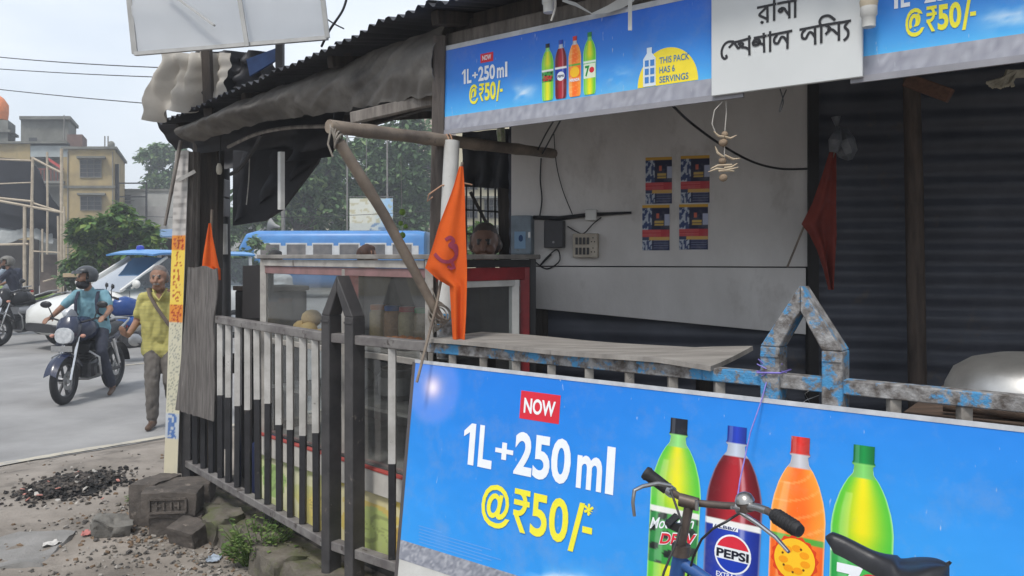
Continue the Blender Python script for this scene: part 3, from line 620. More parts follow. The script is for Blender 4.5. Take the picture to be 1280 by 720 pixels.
PROF = [(0, .34), (.068, .34), (.07, .37), (.082, .37), (.084, .30), (.118, .33), (.146, .5), (.175, .63), (.208, .75), (.268, .9), (.31, .965), (.35, 1), (.6, .985), (.75, .97), (.93, .96), (.98, .88), (1, .74)]
def prof(t):
    for (a, x), (c, y) in zip(PROF, PROF[1:]):
        if t <= c: return x + (y - x) * (t - a) / (c - a)
    return PROF[-1][1]
BOT = {  # cap, liquid centre, liquid edge, neck/empty, label edge, label centre, rim
 'dew': ((28, 32, 44), (232, 226, 40), (70, 190, 62), (150, 225, 130), (28, 120, 60), (60, 160, 66), (185, 240, 170)),
 'cola': ((36, 66, 190), (176, 34, 46), (84, 10, 22), (196, 206, 222), (22, 40, 128), (34, 66, 182), (150, 160, 190)),
 'orange': ((226, 42, 32), (250, 112, 32), (246, 160, 54), (206, 206, 212), (236, 92, 30), (250, 140, 44), (250, 214, 160)),
 'lime': ((22, 146, 70), (238, 226, 24), (66, 190, 62), (130, 214, 110), (30, 150, 66), (70, 186, 84), (200, 246, 190))}
def bottle(pl, kind, uc, vt, vb, hw, par, h=.003, nu=22, nv=110, lab=(.43, .70)):
    cap, lc, le, nk, be, bc, rim = BOT[kind]
    def fn(s, t): return uc + (s * 2 - 1) * hw * prof(t), vt + (vb - vt) * t
    def colf(s, t):
        x = s * 2 - 1; a = abs(x)
        if t < .078:
            c = lerp3(cap, tuple(k * .7 for k in cap), a); return lerp3(c, (255, 255, 255), .18 if .1 < s < .28 else 0)
        if t < (.135 if kind != 'dew' else .14): c = lerp3(nk, tuple(k * .82 for k in nk), a)
        elif lab[0] < t < lab[1]:
            c = lerp3(bc, be, a ** 1.5)
            if lab[0] < t < lab[0] + .028: c = (232, 232, 228) if kind in ('dew', 'cola') else ((86, 170, 60) if kind == 'orange' else (225, 236, 225))
            if kind == 'dew' and t > lab[0] + .03 and (math.sin(s * 17 + t * 60) + math.sin(s * 7 - t * 80)) > .6: c = (20, 30, 28)
        else:
            g = math.exp(-(x / .62) ** 2) * (1 if kind != 'orange' else (1.0 + .15 * math.sin(t * 22 + x * 2)))
            c = lerp3(le, lc, g)
            if kind == 'orange' and abs(math.sin(t * 40 + x * 1.4 + x * x)) > .985: c = lerp3(c, (255, 205, 140), .35)
            if kind in ('dew', 'lime') and t > .36 and t < lab[0]: c = lerp3(c, le, (t - .36) * 8 * .6)
        if kind == 'cola' and .2 < x < .5 and t > .14: c = lerp3(c, (255, 240, 240), .55 * math.exp(-((x - .34) / .09) ** 2))
        if kind != 'cola' and -.75 < x < -.45 and t > .2: c = lerp3(c, (255, 255, 240), .22)
        if a > .93 and t > .1: c = lerp3(c, rim, .75)
        return c
    return print_grid(pl, fn, colf, nu, nv, par, h=h, name='bottle_picture')
WHITEI = ink(236, 240, 244); YELI = ink(240, 232, 64); REDI = ink(214, 44, 62); NAVY = ink(26, 40, 96); GREENI = ink(40, 140, 60); ORI = ink(240, 120, 36)
ONE = [[(.5, 0), (1, 0), (1, 1), (.62, 1), (0, .80), (0, .66), (.5, .78)]]
def _rup():
    o = [(.18 + .0, 1.0)]; n = 14; out = [(.30 + .56 * math.sin(math.pi * k / n), .685 + .315 * math.cos(math.pi * k / n)) for k in range(n + 1)]; inn = [(.30 + .30 * math.sin(math.pi * k / n), .685 + .19 * math.cos(math.pi * k / n)) for k in range(n + 1)][::-1]
    return [[(0, .87), (1, .87), (1, 1), (0, 1)], [(0, .62), (1, .62), (1, .745), (0, .745)], out + inn, [(0, .37), (.32, .37), (.32, .495), (0, .495)], [(.02, .40), (.34, .40), (.86, 0), (.52, 0)]]
RUP = _rup()
def drawn(pl, polys, u0, u1, v0, v1, m, par, h=.003, name='lettering'):
    b = MB()
    for k, q in enumerate(polys):
        if len(q) > 20: n = len(q) // 2; b.add([pl.at(u0 + x * (u1 - u0), v0 + y * (v1 - v0), h + .0003 * k) for x, y in q], [(i, i + 1, len(q) - 2 - i, len(q) - 1 - i) for i in range(n - 1)])
        else: b.add([pl.at(u0 + x * (u1 - u0), v0 + y * (v1 - v0), h + .0003 * k) for x, y in q], [tuple(range(len(q)))])
    return b.build(name, m, par)
# ---------------------------------------------------------------- big leaning board
BV = N2 * .12 + V((0, 0, .99)); BD = Plane(on2(.615, -.165, .17), E2, BV); BL = 2.75; BH = .997
vB = BD.uv(506, 676)[1]; vW = BD.uv(504, 700)[1]
board = thing('drinks_board', 'big blue drinks advertising board leaning on the railing', 'advertising board', BD.at(BL / 2, 0))
b = MB(); b.prism([BD.at(0, 0, 0), BD.at(BL, 0, 0), BD.at(BL, BH, 0), BD.at(0, BH, 0)], -BD.n * .012); b.build('backing', WHITEPL, board)
def boardcol(s, t):
    u, v = s * BL, vB + t * (BH - vB)
    c = lerp3((54, 158, 236), (26, 122, 218), t * .8 + .25 * math.exp(-((u - .5) / .6) ** 2))
    c = lerp3(c, (78, 178, 242), .6 * max(0, 1 - abs(u - 1.9) / .9) * (1 - t))
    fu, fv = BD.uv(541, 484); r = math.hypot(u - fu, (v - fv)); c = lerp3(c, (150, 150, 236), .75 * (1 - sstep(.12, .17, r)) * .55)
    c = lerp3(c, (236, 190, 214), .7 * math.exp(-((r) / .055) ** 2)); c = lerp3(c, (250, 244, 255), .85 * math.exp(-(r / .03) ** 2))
    cl = fbm(u * 3, v * 9, 1.2) + .5 * fbm(u * 12, v * 20, 1)
    band = math.exp(-((v - vB - .01) / .05) ** 2) * sstep(.55, .85, u)
    c = lerp3(c, (238, 242, 250), min(1, max(0, band * (cl + .55) * 1.6)))
    return c
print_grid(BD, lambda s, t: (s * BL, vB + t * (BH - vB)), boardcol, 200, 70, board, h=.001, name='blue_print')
def greycol(s, t): n = fbm(s * 300, t * 12, 1.0, 5); return lerp3((118, 122, 134), (170, 172, 180), .5 + n)
print_grid(BD, lambda s, t: (s * BL, vW + t * (vB - vW)), greycol, 260, 8, board, h=.0012, name='grey_band')
b = MB(); EDG = mat('pale_board_edge', (.55, .57, .6), (.4, .42, .45), 20, .5)
b.bar(BD.at(0, BH + .003, .0), BD.at(BL, BH + .003, .0), .014, .006, up=BD.n); b.build('edge_trim', EDG, board)
b = MB(); b.bar(BD.at(-.006, 0, 0), BD.at(-.006, BH, 0), .014, .012); b.build('edge_trim', mat('dark_board_edge', (.1, .09, .09), None, 9, .7), board)
# NOW box and price
u0, v1 = BD.uv(652, 488); u1_, v0 = BD.uv(699, 528); v0 = BD.uv(652, 523)[1]
poly_print(BD, [(u0, v0), (u1_, v0 ), (u1_, v1), (u0, v1)], REDI, board, .002, 'red_box')
lettering(BD, 'NOW', u0 + .018, u1_ - .018, v0 + .022, v1 - .024, WHITEI, board, .003, .028)
u0, v0 = BD.uv(578, 579); u1_, _ = BD.uv(769, 600); v1 = BD.uv(578, 527)[1]; hh = v1 - v0
def fit(seg, a, c, lo, hi, m=WHITEI, bold=.03): drawn(BD, ONE, u0 + (u1_ - u0) * a, u0 + (u1_ - u0) * c, v0, v0 + hh, m, board) if seg == '1' else lettering(BD, seg, u0 + (u1_ - u0) * a, u0 + (u1_ - u0) * c, v0 + hh * lo, v0 + hh * hi, m, board, .003, bold)
fit('1', .0, .085, 0, 1); fit('L', .115, .215, 0, 1); fit('+', .235, .36, .28, .68); fit('250', .37, .735, 0, 1); fit('m', .775, .925, 0, .72, bold=.025); fit('l', .948, .995, 0, 1)
u0, v0 = BD.uv(601, 652); u1_, _ = BD.uv(741, 660); v1 = BD.uv(601, 600)[1]; hh = v1 - v0
for m, hgt, bold in ((YELI, .0038, .022), ):
    for seg, a, c, lo, hi in (('@', 0, .28, -.06, .98), ('₹', .31, .455, .0, 1), ('50', .47, .80, 0, 1), ('/', .81, .93, -.12, 1), ('-', .92, 1.0, .36, .5), ('*', .925, 1.0, .75, 1.02)):
        (drawn(BD, RUP, u0 + (u1_ - u0) * a, u0 + (u1_ - u0) * c, v0 + hh * lo, v0 + hh * hi, m, board, hgt) if seg == '₹' else lettering(BD, seg, u0 + (u1_ - u0) * a, u0 + (u1_ - u0) * c, v0 + hh * lo, v0 + hh * hi, m, board, hgt, bold))
FINE = ink(92, 160, 232)
for k in range(6):
    ua, va = BD.uv(524, 657 + k * 4); poly_print(BD, [(ua, va - .0022), (ua + (.42 - .045 * (k % 3)) * (1 if k else .3), va - .0022), (ua + (.42 - .045 * (k % 3)) * (1 if k else .3), va + .0018), (ua, va + .0018)], FINE, board, .002, 'fine_print')
# the four bottles
def bot_at(kind, top, l, r, vb): 
    uc, vt = BD.uv(*top); ul = BD.uv(*l)[0]; ur = BD.uv(*r)[0]; hw = (ur - ul) / 2; uc = (ul + ur) / 2
    bottle(BD, kind, uc, vt, vb, hw, board, h=.003, nu=26, nv=150); return uc, vt, vb, hw
vb = vB - .03
def bv(bt, t): return bt[1] + (bt[2] - bt[1]) * t
D = bot_at('dew', (848, 523), (814, 612), (877, 612), vb)
lettering(BD, 'Mountain', D[0] - D[3] * .95, D[0] + D[3] * .8, bv(D, .545), bv(D, .492), WHITEI, board, .0042, .012, slope=.03, shear=.3)
lettering(BD, 'DEW', D[0] - D[3] * .55, D[0] + D[3] * .95, bv(D, .61), bv(D, .55), WHITEI, board, .0042, .055, slope=.02, shear=.2)
lettering(BD, 'DEW', D[0] - D[3] * .52, D[0] + D[3] * .9, bv(D, .605), bv(D, .555), REDI, board, .0048, .03, slope=.02, shear=.2)
C_ = bot_at('cola', (920, 533), (883, 626), (954, 626), vb)
cu, cv, r = C_[0] + .004, bv(C_, .575), C_[3] * .60
poly_print(BD, disc_pts(cu, cv, r * 1.08), WHITEI, board, .0036, 'logo_disc')
poly_print(BD, disc_pts(cu, cv, r * .98, a0=20, a1=160), REDI, board, .0042, 'logo_red')
poly_print(BD, disc_pts(cu, cv, r * .98, a0=200, a1=340), ink(26, 60, 176), board, .0042, 'logo_blue')
lettering(BD, 'PEPSI', cu - r * .95, cu + r * .95, cv - r * .26, cv + r * .22, ink(18, 22, 40), board, .0048, .035)
lettering(BD, 'EXTRA FIZZ', C_[0] - C_[3] * .5, C_[0] + C_[3] * .6, bv(C_, .684), bv(C_, .662), WHITEI, board, .0042, .015)
poly_print(BD, [(C_[0] + x * C_[3], bv(C_, t)) for x, t in ((-.7, .452), (.2, .452), (.2, .472), (-.7, .472))], WHITEI, board, .004, 'label_strip')
lettering(BD, '//LBB//', C_[0] - C_[3] * .66, C_[0] + C_[3] * .16, bv(C_, .469), bv(C_, .455), NAVY, board, .0048, .02)
O_ = bot_at('orange', (1000, 546), (964, 632), (1033, 636), vb)
cu, cv, r = O_[0] - .004, bv(O_, .53), O_[3] * .74
poly_print(BD, [(cu + (r * (1.12 + .06 * math.sin(k * 1.57))) * math.cos(6.283 * k / 64), cv + (r * (1.12 + .06 * math.sin(k * 1.57))) * math.sin(6.283 * k / 64)) for k in range(64)], ink(224, 66, 26), board, .0036, 'slice_rim')
poly_print(BD, disc_pts(cu, cv, r), ink(250, 196, 40), board, .0042, 'slice')
for a in (30, 80, 130, 190, 240, 290, 345): poly_print(BD, disc_pts(cu + r * .55 * math.cos(R(a)), cv + r * .55 * math.sin(R(a)), r * .24, r * .17, n=14), ink(244, 158, 20), board, .0046, 'slice_segment')
for a in (60, 160, 215, 265, 318): poly_print(BD, disc_pts(cu + r * .62 * math.cos(R(a)), cv + r * .62 * math.sin(R(a)), r * .06, n=8), ink(110, 60, 20), board, .005, 'slice_pip')
lettering(BD, 'MIRINDA', O_[0] - O_[3] * .92, O_[0] + O_[3] * .85, bv(O_, .685), bv(O_, .635), WHITEI, board, .0048, .05, slope=-.01)
S_ = bot_at('lime', (1081, 557), (1039, 650), (1118, 655), vb)
lettering(BD, '7', S_[0] - S_[3] * .75, S_[0] + S_[3] * .1, bv(S_, .66), bv(S_, .50), WHITEI, board, .0042, .05)
poly_print(BD, disc_pts(S_[0] + S_[3] * .35, bv(S_, .57), S_[3] * .4), REDI, board, .0042, 'logo_disc')
lettering(BD, 'UP', S_[0] + S_[3] * .08, S_[0] + S_[3] * .62, bv(S_, .59), bv(S_, .55), WHITEI, board, .0048, .04)
# ---------------------------------------------------------------- upper signs
UP0 = V((-.302, 3.5, 2.145)); UP = Plane(UP0, E2, (0, 0, 1))
def upper_sign(ua, ub, lab):
    HH = .357; t = thing('sign_panel', lab, 'sign', UP.at((ua + ub) / 2, 0))
    b = MB(); b.prism([UP.at(ua, 0), UP.at(ub, 0), UP.at(ub, HH), UP.at(ua, HH)], -UP.n * .02); b.build('backing', WHITEPL, t)
    gb = .062
    def c1(s, q):
        u = ua + s * (ub - ua); c = lerp3((84, 180, 238), (32, 100, 210), q ** .7)
        c = lerp3(c, (205, 200, 226), .8 * math.exp(-(u - ua) / .03) * sstep(.3, 1, q)) if u - ua < .2 else c
        cu_, cv_ = ua + .37, .22
        cl = fbm((u) * 9, q * 6, 1.0) + .35
        for cx in (ua + .42, ua + .86): c = lerp3(c, (236, 242, 250), min(1, max(0, 1.5 * cl * math.exp(-((u - cx) / .06) ** 2 - ((q - .17) / .1) ** 2))))
        return c
    print_grid(UP, lambda s, q: (ua + s * (ub - ua), gb + q * (HH - gb)), c1, 150, 36, t, h=.001, name='blue_print')
    print_grid(UP, lambda s, q: (ua + s * (ub - ua), q * gb), lambda s, q: lerp3((138, 140, 152), (172, 174, 184), .5 + .8 * fbm(s * 90, q * 2, 1)), 90, 3, t, h=.001, name='grey_band')
    def bx(px0, py0, px1, py1):
        a, c = UP.uv(px0, py1), UP.uv(px1, py0); return ua + a[0], ua + c[0]
    def tx(s, x0, x1, z0, z1, m, bold=.03):
        if s in '1₹': return drawn(UP, ONE if s == '1' else RUP, ua + x0, ua + x1, z0, z1, m, t, .003)
        lettering(UP, s, ua + x0, ua + x1, z0, z1, m, t, .003, bold)
    poly_print(UP, [(ua + .216, .266), (ua + .285, .266), (ua + .285, .304), (ua + .216, .304)], REDI, t, .002, 'red_box'); tx('NOW', .227, .274, .275, .296, WHITEI, .02)
    k0 = .113; kk = .2485
    for s, x0, x1, z0, z1 in (('1', .0, .085, .19, .252), ('L', .115, .215, .19, .252), ('+', .235, .36, .207, .233), ('250', .37, .735, .19, .252), ('m', .775, .925, .19, .234), ('l', .948, .995, .19, .252)): tx(s, k0 + kk * x0, k0 + kk * x1, z0, z1, WHITEI)
    k0 = .154; kk = .182
    for s, x0, x1, z0, z1 in (('@', .0, .28, .098, .182), ('₹', .31, .455, .105, .18), ('50', .47, .80, .105, .18), ('/', .81, .93, .096, .18), ('-', .92, 1.0, .132, .144)): tx(s, k0 + kk * x0, k0 + kk * x1, z0, z1, YELI, .035)
    for k, kind in enumerate(('dew', 'cola', 'orange', 'lime')):
        uc = ua + (.562, .625, .69, .757)[k]; hw = .0285
        bottle(UP, kind, uc, .292 + .004 * k, .068, hw, t, h=.003, nu=14, nv=60, lab=(.46, .68))
        if kind == 'cola': poly_print(UP, disc_pts(uc, .155, .018), WHITEI, t, .0036, 'logo_disc'); lettering(UP, 'PEPSI', uc - .015, uc + .015, .15, .16, NAVY, t, .0042, .03)
        if kind == 'orange': poly_print(UP, disc_pts(uc, .162, .021), ink(250, 196, 40), t, .0036, 'slice'); lettering(UP, 'MIRINDA', uc - .023, uc + .023, .126, .138, WHITEI, t, .0042, .04)
        if kind == 'lime': poly_print(UP, [(uc - .026, .13), (uc + .026, .13), (uc + .026, .185), (uc - .026, .185)], ink(226, 238, 214), t, .0034, 'label'); lettering(UP, '7', uc - .02, uc + .0, .137, .178, ink(30, 140, 60), t, .004, .04); poly_print(UP, disc_pts(uc + .01, .16, .011), REDI, t, .004, 'logo_disc')
        if kind == 'dew': lettering(UP, 'DEW', uc - .02, uc + .024, .145, .165, REDI, t, .0042, .04, shear=.2)
    sunc = ua + 1.08
    poly_print(UP, disc_pts(sunc, gb + .002, .118, .13, 0, 180), ink(244, 222, 60), t, .002, 'yellow_sun')
    bw = ink(214, 226, 234)
    poly_print(UP, [(sunc - .095, gb + .004), (sunc - .045, gb + .004), (sunc - .045, .165), (sunc - .06, .185), (sunc - .06, .205), (sunc - .08, .205), (sunc - .08, .185), (sunc - .095, .165)], bw, t, .003, 'bottle_symbol')
    for i in range(2):
        for j in range(3): poly_print(UP, [(sunc - .088 + i * .022, .078 + j * .03), (sunc - .072 + i * .022, .078 + j * .03), (sunc - .072 + i * .022, .1 + j * .03), (sunc - .088 + i * .022, .1 + j * .03)], ink(70, 130, 200), t, .004, 'serving_mark')
    for k, s in enumerate(('THIS PACK', 'HAS 6', 'SERVINGS')): lettering(UP, s, sunc - .03, sunc + (.085, .03, .082)[k], .14 - k * .034, .163 - k * .034, ink(50, 120, 170), t, .003, .012)
    b = MB(); b.bar(UP.at(ua, HH + .003, 0), UP.at(ub, HH + .003, 0), .02, .006, up=UP.n); b.build('edge_trim', EDG, t)
    b = MB(); b.bar(UP.at(ua, -.006, 0), UP.at(ub, -.006, 0), .02, .012, up=UP.n); b.build('edge_trim', mat('grey_sign_edge', (.3, .3, .33), None, 9, .5), t)
    return t
upper_sign(.0, 1.36, 'blue drinks sign panel hung under the eave left of the white name board')
upper_sign(1.70, 3.1, 'blue drinks sign panel hung under the eave right of the white name board')
NM = Plane(UP.at(0, 0, .022), E2, (0, 0, 1))
na, nb_ = NM.uv(889, 121)[0], NM.uv(1078, 95)[0]
nz0 = -.003
name = thing('name_board', 'white stall name board with black Bengali lettering under the eave', 'sign', NM.at((na + nb_) / 2, 0))
b = MB(); b.prism([NM.at(na, nz0), NM.at(nb_, nz0), NM.at(nb_, .50), NM.at(na, .50)], -NM.n * .014); b.build('panel', mat('white_sign_board', (.62, .64, .64), (.57, .59, .59), 3, .5), name, bevel=.002)
INKB = mat('black_sign_paint', (.02, .02, .024), None, 9, .5)
def stroke(pl, pts, wpx, par, m=INKB, off=(880, 0), k=5.538, h=.003, closed=False):
    q = [V((*pl.uv(off[0] + x / k, off[1] + y / k), 0)) for x, y in pts]
    # smooth (Catmull-Rom)
    if len(q) > 2:
        o = []
        for i in range(len(q) - 1):
            p0, p1, p2, p3 = q[max(i - 1, 0)], q[i], q[i + 1], q[min(i + 2, len(q) - 1)]
            for j in range(6):
                t = j / 6; o.append(.5 * ((2 * p1) + (p2 - p0) * t + (2 * p0 - 5 * p1 + 4 * p2 - p3) * t * t + (3 * p1 - p0 - 3 * p2 + p3) * t ** 3))
        q = o + [q[-1]]
    a = V((*pl.uv(off[0], off[1] + 60), 0)); c = V((*pl.uv(off[0] + wpx / k, off[1] + 60), 0)); w = (c - a).length / 2
    b = MB(); vs = []
    for i, p in enumerate(q):
        d = (q[min(i + 1, len(q) - 1)] - q[max(i - 1, 0)]).normalized(); nrm = V((-d.y, d.x, 0)) * w
        if i == 0: p = p - d * w * .5
        if i == len(q) - 1: p = p + d * w * .5
        vs += [pl.at(p.x + nrm.x, p.y + nrm.y, h), pl.at(p.x - nrm.x, p.y - nrm.y, h)]
    b.add(vs, [(2 * i + 1, 2 * i + 3, 2 * i + 2, 2 * i) for i in range(len(q) - 1)]); return b
def word(strokes, par, wpx=15, nm='lettering', **kw):
    big = MB(); hh = .002
    for k_, s in enumerate(strokes):
        x = stroke(NM, s, wpx, par, h=.0015 + .0002 * (k_ % 7), **kw); big.add(x.v, x.f)
    return big.build(nm, INKB, par)
word([[(372, 54), (440, 40), (498, 28)], [(440, 45), (412, 72), (384, 104), (412, 120), (438, 132)], [(440, 42), (441, 152)], [(398, 152), (404, 158), (408, 152)],
      [(487, 3), (487, 140)], [(512, 26), (560, 16), (640, 3)], [(528, 62), (520, 76), (532, 84), (544, 72), (536, 58), (556, 60), (572, 82), (588, 100)], [(591, 10), (592, 124)], [(632, -2), (632, 119)]], name)
word([[(204, 288), (168, 290), (140, 312), (124, 350), (126, 388), (142, 406), (158, 398), (154, 384)],
      [(176, 328), (206, 300), (226, 318), (238, 334), (254, 318), (240, 302)], [(196, 296), (236, 288), (266, 280), (322, 264)], [(254, 294), (272, 306), (262, 326), (290, 330), (312, 342)], [(314, 250), (316, 378)],
      [(338, 300), (352, 276), (372, 272), (390, 288), (378, 308), (352, 314), (342, 306), (360, 290), (388, 300), (412, 308)], [(350, 264), (432, 248)], [(414, 232), (418, 360)],
      [(444, 246), (478, 240)], [(459, 220), (459, 355)], [(478, 240), (608, 214)], [(506, 246), (488, 268), (490, 296), (512, 300), (526, 276), (538, 256), (558, 262), (578, 292)], [(581, 222), (579, 334)]], name)
word([[(666, 206), (788, 182)], [(700, 208), (680, 232), (682, 262), (704, 268), (718, 244), (732, 224), (750, 230), (768, 256)], [(769, 190), (771, 305)],
      [(796, 180), (940, 156)], [(813, 182), (813, 296)], [(813, 182), (802, 150), (822, 118), (866, 110), (906, 138)],
      [(846, 176), (876, 200), (852, 228), (846, 236)], [(858, 206), (890, 206), (918, 230), (934, 240)], [(934, 162), (935, 278)],
      [(940, 158), (1014, 144)], [(1000, 150), (976, 186), (998, 214), (996, 252), (972, 278)]], name)
# ---------------------------------------------------------------- four leaflets pasted on the wall
def leaflet(px0, px1, py0, py1, lab, seed):
    a = wallp.uv(px0, py1); c = wallp.uv(px1, py0); rnd = random.Random(seed)
    t = thing('wall_leaflet', lab, 'leaflet', wallp.at(*a)); t['group'] = 'leaflets pasted on the back wall'
    def col(s, q):
        n = mnoise.noise(V((s * 6 + 4, q * 8, 1.2)))
        if q > .93: return (206, 160, 60)
        if .22 < q < .30: return (205, 165, 90) if s > .25 else (60, 70, 100)
        if .30 < q < .46: return lerp3((180, 58, 66), (206, 96, 96), 1 if (int(q * 90) % 4 == 0 and s < .7) else 0)
        if s < .36: return lerp3((54, 70, 112), (176, 184, 196), 1 if mnoise.noise(V((s * 14, q * 12, .3))) > .05 else 0)
        if q > .46:
            if abs(s - .56) < .06 and abs(q - .76) < .06: return (196, 96, 70)
            if .45 < s < .8 and (abs(q - .62) < .03 or abs(q - .56) < .02): return (196, 164, 80)
            if s > .82 and .55 < q < .8: return (170, 176, 200)
            return (34, 38, 66)
        return lerp3((38, 44, 78), (96, 104, 136), 1 if (int(q * 60) % 3 == 0 and .42 < s < .95) else 0)
    print_grid(wallp, lambda s, q: (a[0] + s * (c[0] - a[0]), a[1] + q * (c[1] - a[1])), col, 30, 56, t, VCP, h=.003 + .001 * (seed % 2), name='printed_sheet')
    b = MB(); h = .0022 + .001 * (seed % 2); b.prism([wallp.at(a[0], a[1], h), wallp.at(c[0], a[1], h), wallp.at(c[0], c[1], h), wallp.at(a[0], c[1], h)], -wallp.n * .0012); b.build('paper', mat('leaflet_paper', (.5, .5, .48), None, 9, .8), t)
leaflet(807, 840, 196, 255, 'dark blue and red leaflet, upper left of the four on the wall', 1)
leaflet(803, 837, 256, 313, 'dark blue and red leaflet, lower left of the four on the wall', 2)
leaflet(851, 887, 194, 254, 'dark blue and red leaflet, upper right of the four on the wall', 3)
leaflet(849, 885, 255, 312, 'dark blue and red leaflet, lower right of the four on the wall', 4)
# ================================================================ glass food case
CA, CB = V((-1.395, 4.5, 0)), V((-.36, 3.49, 0)); CE = (CB - CA).normalized(); CN = V((-CE.y, CE.x, 0)); CL = (CB - CA).length; CDEP = .66
if CN.y < 0: CN = -CN
def cs(u, w, z): q = CA + CE * u + CN * w; return V((q.x, q.y, z))
case = thing('glass_food_case', 'red-trimmed glass food display case on a yellow painted base behind the railing', 'display case', cs(CL / 2, CDEP / 2, .12))
GRYF = mat('grey_case_frame', (.44, .42, .39), (.28, .265, .245), 12, .6, c3=(.12, .1, .09), t3=.62)
REDF = mat('red_case_trim', (.3, .025, .03), (.19, .018, .022), 9, .5, c3=(.12, .03, .03), t3=.6)
BLKF = mat('black_case_frame', (.035, .034, .036), None, 9, .5)
CREAM = mat('cream_case_band', (.55, .53, .49), (.42, .4, .37), 9, .6, c3=(.28, .25, .2), t3=.64)
def cbar(a, c, w, m, nm='frame_bar', h=None): b = MB(); b.bar(cs(*a), cs(*c), w, h); return b.build(nm, m, case, bevel=.002)
ZT, ZB = 1.585, .60
b = MB(); b.prism([cs(-.03, -.03, ZT), cs(CL + .03, -.03, ZT), cs(CL + .03, CDEP + .03, ZT), cs(-.03, CDEP + .03, ZT)], (0, 0, .022)); b.build('top_board', mat('worn_case_top', (.3, .285, .26), (.16, .15, .14), 8, .8, bump=.3), case, bevel=.003)
for (u, w_) in ((0, 0), (CL, 0), (CL, CDEP), (0, CDEP)): cbar((u, w_, ZB), (u, w_, ZT), .035, GRYF if w_ == 0 else BLKF, 'corner_post')
cbar((.02, 0, ZT - .022), (CL - .02, 0, ZT - .022), .03, GRYF, 'frame_bar', .036); cbar((.02, .004, ZT - .062), (CL - .02, .004, ZT - .062), .02, mat('faded_pink_trim', (.3, .17, .17), (.2, .12, .115), 12, .6), 'red_trim', .04)
cbar((.02, 0, 1.13), (CL - .02, 0, 1.13), .02, GRYF, 'frame_bar', .028); cbar((.55 * CL, 0, .63), (.55 * CL, 0, ZT - .05), .024, GRYF)
b = MB(); b.prism([cs(-.02, -.045, .605), cs(CL + .02, -.045, .605), cs(CL + .02, -.045, .5), cs(-.02, -.045, .5)], CN * .03); b.build('cream_band', CREAM, case, bevel=.002)
b = MB(); b.prism([cs(-.02, -.048, .607), cs(CL + .02, -.048, .607), cs(CL + .02, -.048, .614), cs(-.02, -.048, .614)], CN * .03); b.build('red_trim', ink(172, 78, 72), case)
# end face towards the stall keeper: black and red frame
cbar((CL, .03, ZT - .02), (CL, CDEP - .03, ZT - .02), .03, BLKF, 'frame_bar', .035); cbar((CL + .004, .03, ZT - .07), (CL + .004, CDEP - .06, ZT - .07), .02, REDF, 'red_trim', .06)
cbar((CL + .004, CDEP - .065, ZB), (CL + .004, CDEP - .065, ZT - .04), .055, REDF, 'red_trim', .02); cbar((CL, CDEP - .13, ZB), (CL, CDEP - .13, ZT - .1), .05, WHITEPL, 'door_frame', .02)
cbar((CL, .03, ZT - .115), (CL, CDEP - .1, ZT - .115), .02, WHITEPL, 'door_frame', .03); cbar((CL, .02, 1.18), (CL, CDEP, 1.18), .02, GRYF)
def pane(pts): b = MB(); b.add(pts, [(0, 1, 2, 3)]); return b.build('pane', CASEGL, case)
pane([cs(.01, 0, ZB), cs(CL * .55, 0, ZB), cs(CL * .55, 0, ZT - .04), cs(.01, 0, ZT - .04)]); pane([cs(CL * .55, 0.001, ZB), cs(CL - .01, 0.001, ZB), cs(CL - .01, 0.001, ZT - .04), cs(CL * .55, 0.001, ZT - .04)])
pane([cs(CL, .02, ZB), cs(CL, CDEP - .02, ZB), cs(CL, CDEP - .02, ZT - .04), cs(CL, .02, ZT - .04)]); pane([cs(0, .02, ZB), cs(0, CDEP - .02, ZB), cs(0, CDEP - .02, ZT - .04), cs(0, .02, ZT - .04)])
SHELF = mat('case_shelf', (.3, .29, .27), (.2, .19, .18), 9, .6)
for z, nm in ((ZB, 'shelf'), (.86, 'shelf'), (1.13, 'shelf')):
    b = MB(); b.prism([cs(.02, .03, z), cs(CL - .02, .03, z), cs(CL - .02, CDEP - .02, z), cs(.02, CDEP - .02, z)], (0, 0, .015)); b.build(nm, SHELF, case)
b = MB(); b.prism([cs(.02, CDEP, .5), cs(CL - .02, CDEP, .5), cs(CL - .02, CDEP, 1.5), cs(.02, CDEP, 1.5)], CN * .01); b.build('back_board', mat('case_back', (.15, .145, .145), (.09, .088, .09), 5, .5), case)
BASEM = mat('case_base_plinth', (.03, .03, .03), None, 5, .8); b = MB(); b.prism([cs(0, 0, .12), cs(CL, 0, .12), cs(CL, CDEP, .12), cs(0, CDEP, .12)], (0, 0, .1)); b.build('plinth', BASEM, case)
CP = Plane(cs(0, -.022, .2), CE, (0, 0, 1))
b = MB(); b.prism([cs(0, -.02, .2), cs(CL, -.02, .2), cs(CL, -.02, .5), cs(0, -.02, .5)], CN * .02); b.build('base_panel', CREAM, case)
def artcol(s, t):
    c = lerp3((196, 212, 140), (222, 190, 70), sstep(.15, .6, s + .1 * math.sin(t * 5))); n = mnoise.noise(V((s * 9, t * 4, .5)))
    if n > .12: c = lerp3(c, (230, 226, 196), .7)
    for cx, cy, r, k in ((.74, .42, .115, (176, 200, 96)), (.1, .6, .09, (140, 186, 90)), (.93, .4, .09, (206, 158, 44)), (.42, .4, .07, (232, 206, 90))):
        d = math.hypot((s - cx) * 1.0, (t - cy) * .3); a = math.atan2(t - cy, s - cx)
        if d < r * (1 + .12 * math.sin(a * 3)): c = lerp3(k, tuple(x * .6 for x in k), .6 * (1 if abs(math.sin(a * 4 + d * 30)) > .93 else 0))
    if abs(s - .66) < .015 and t > .7: c = (60, 130, 190)
    return lerp3(c, (196, 190, 168), .35)
print_grid(CP, lambda s, t: (s * CL, t * .3), artcol, 120, 40, case, VCP, h=.001, name='painted_panel')
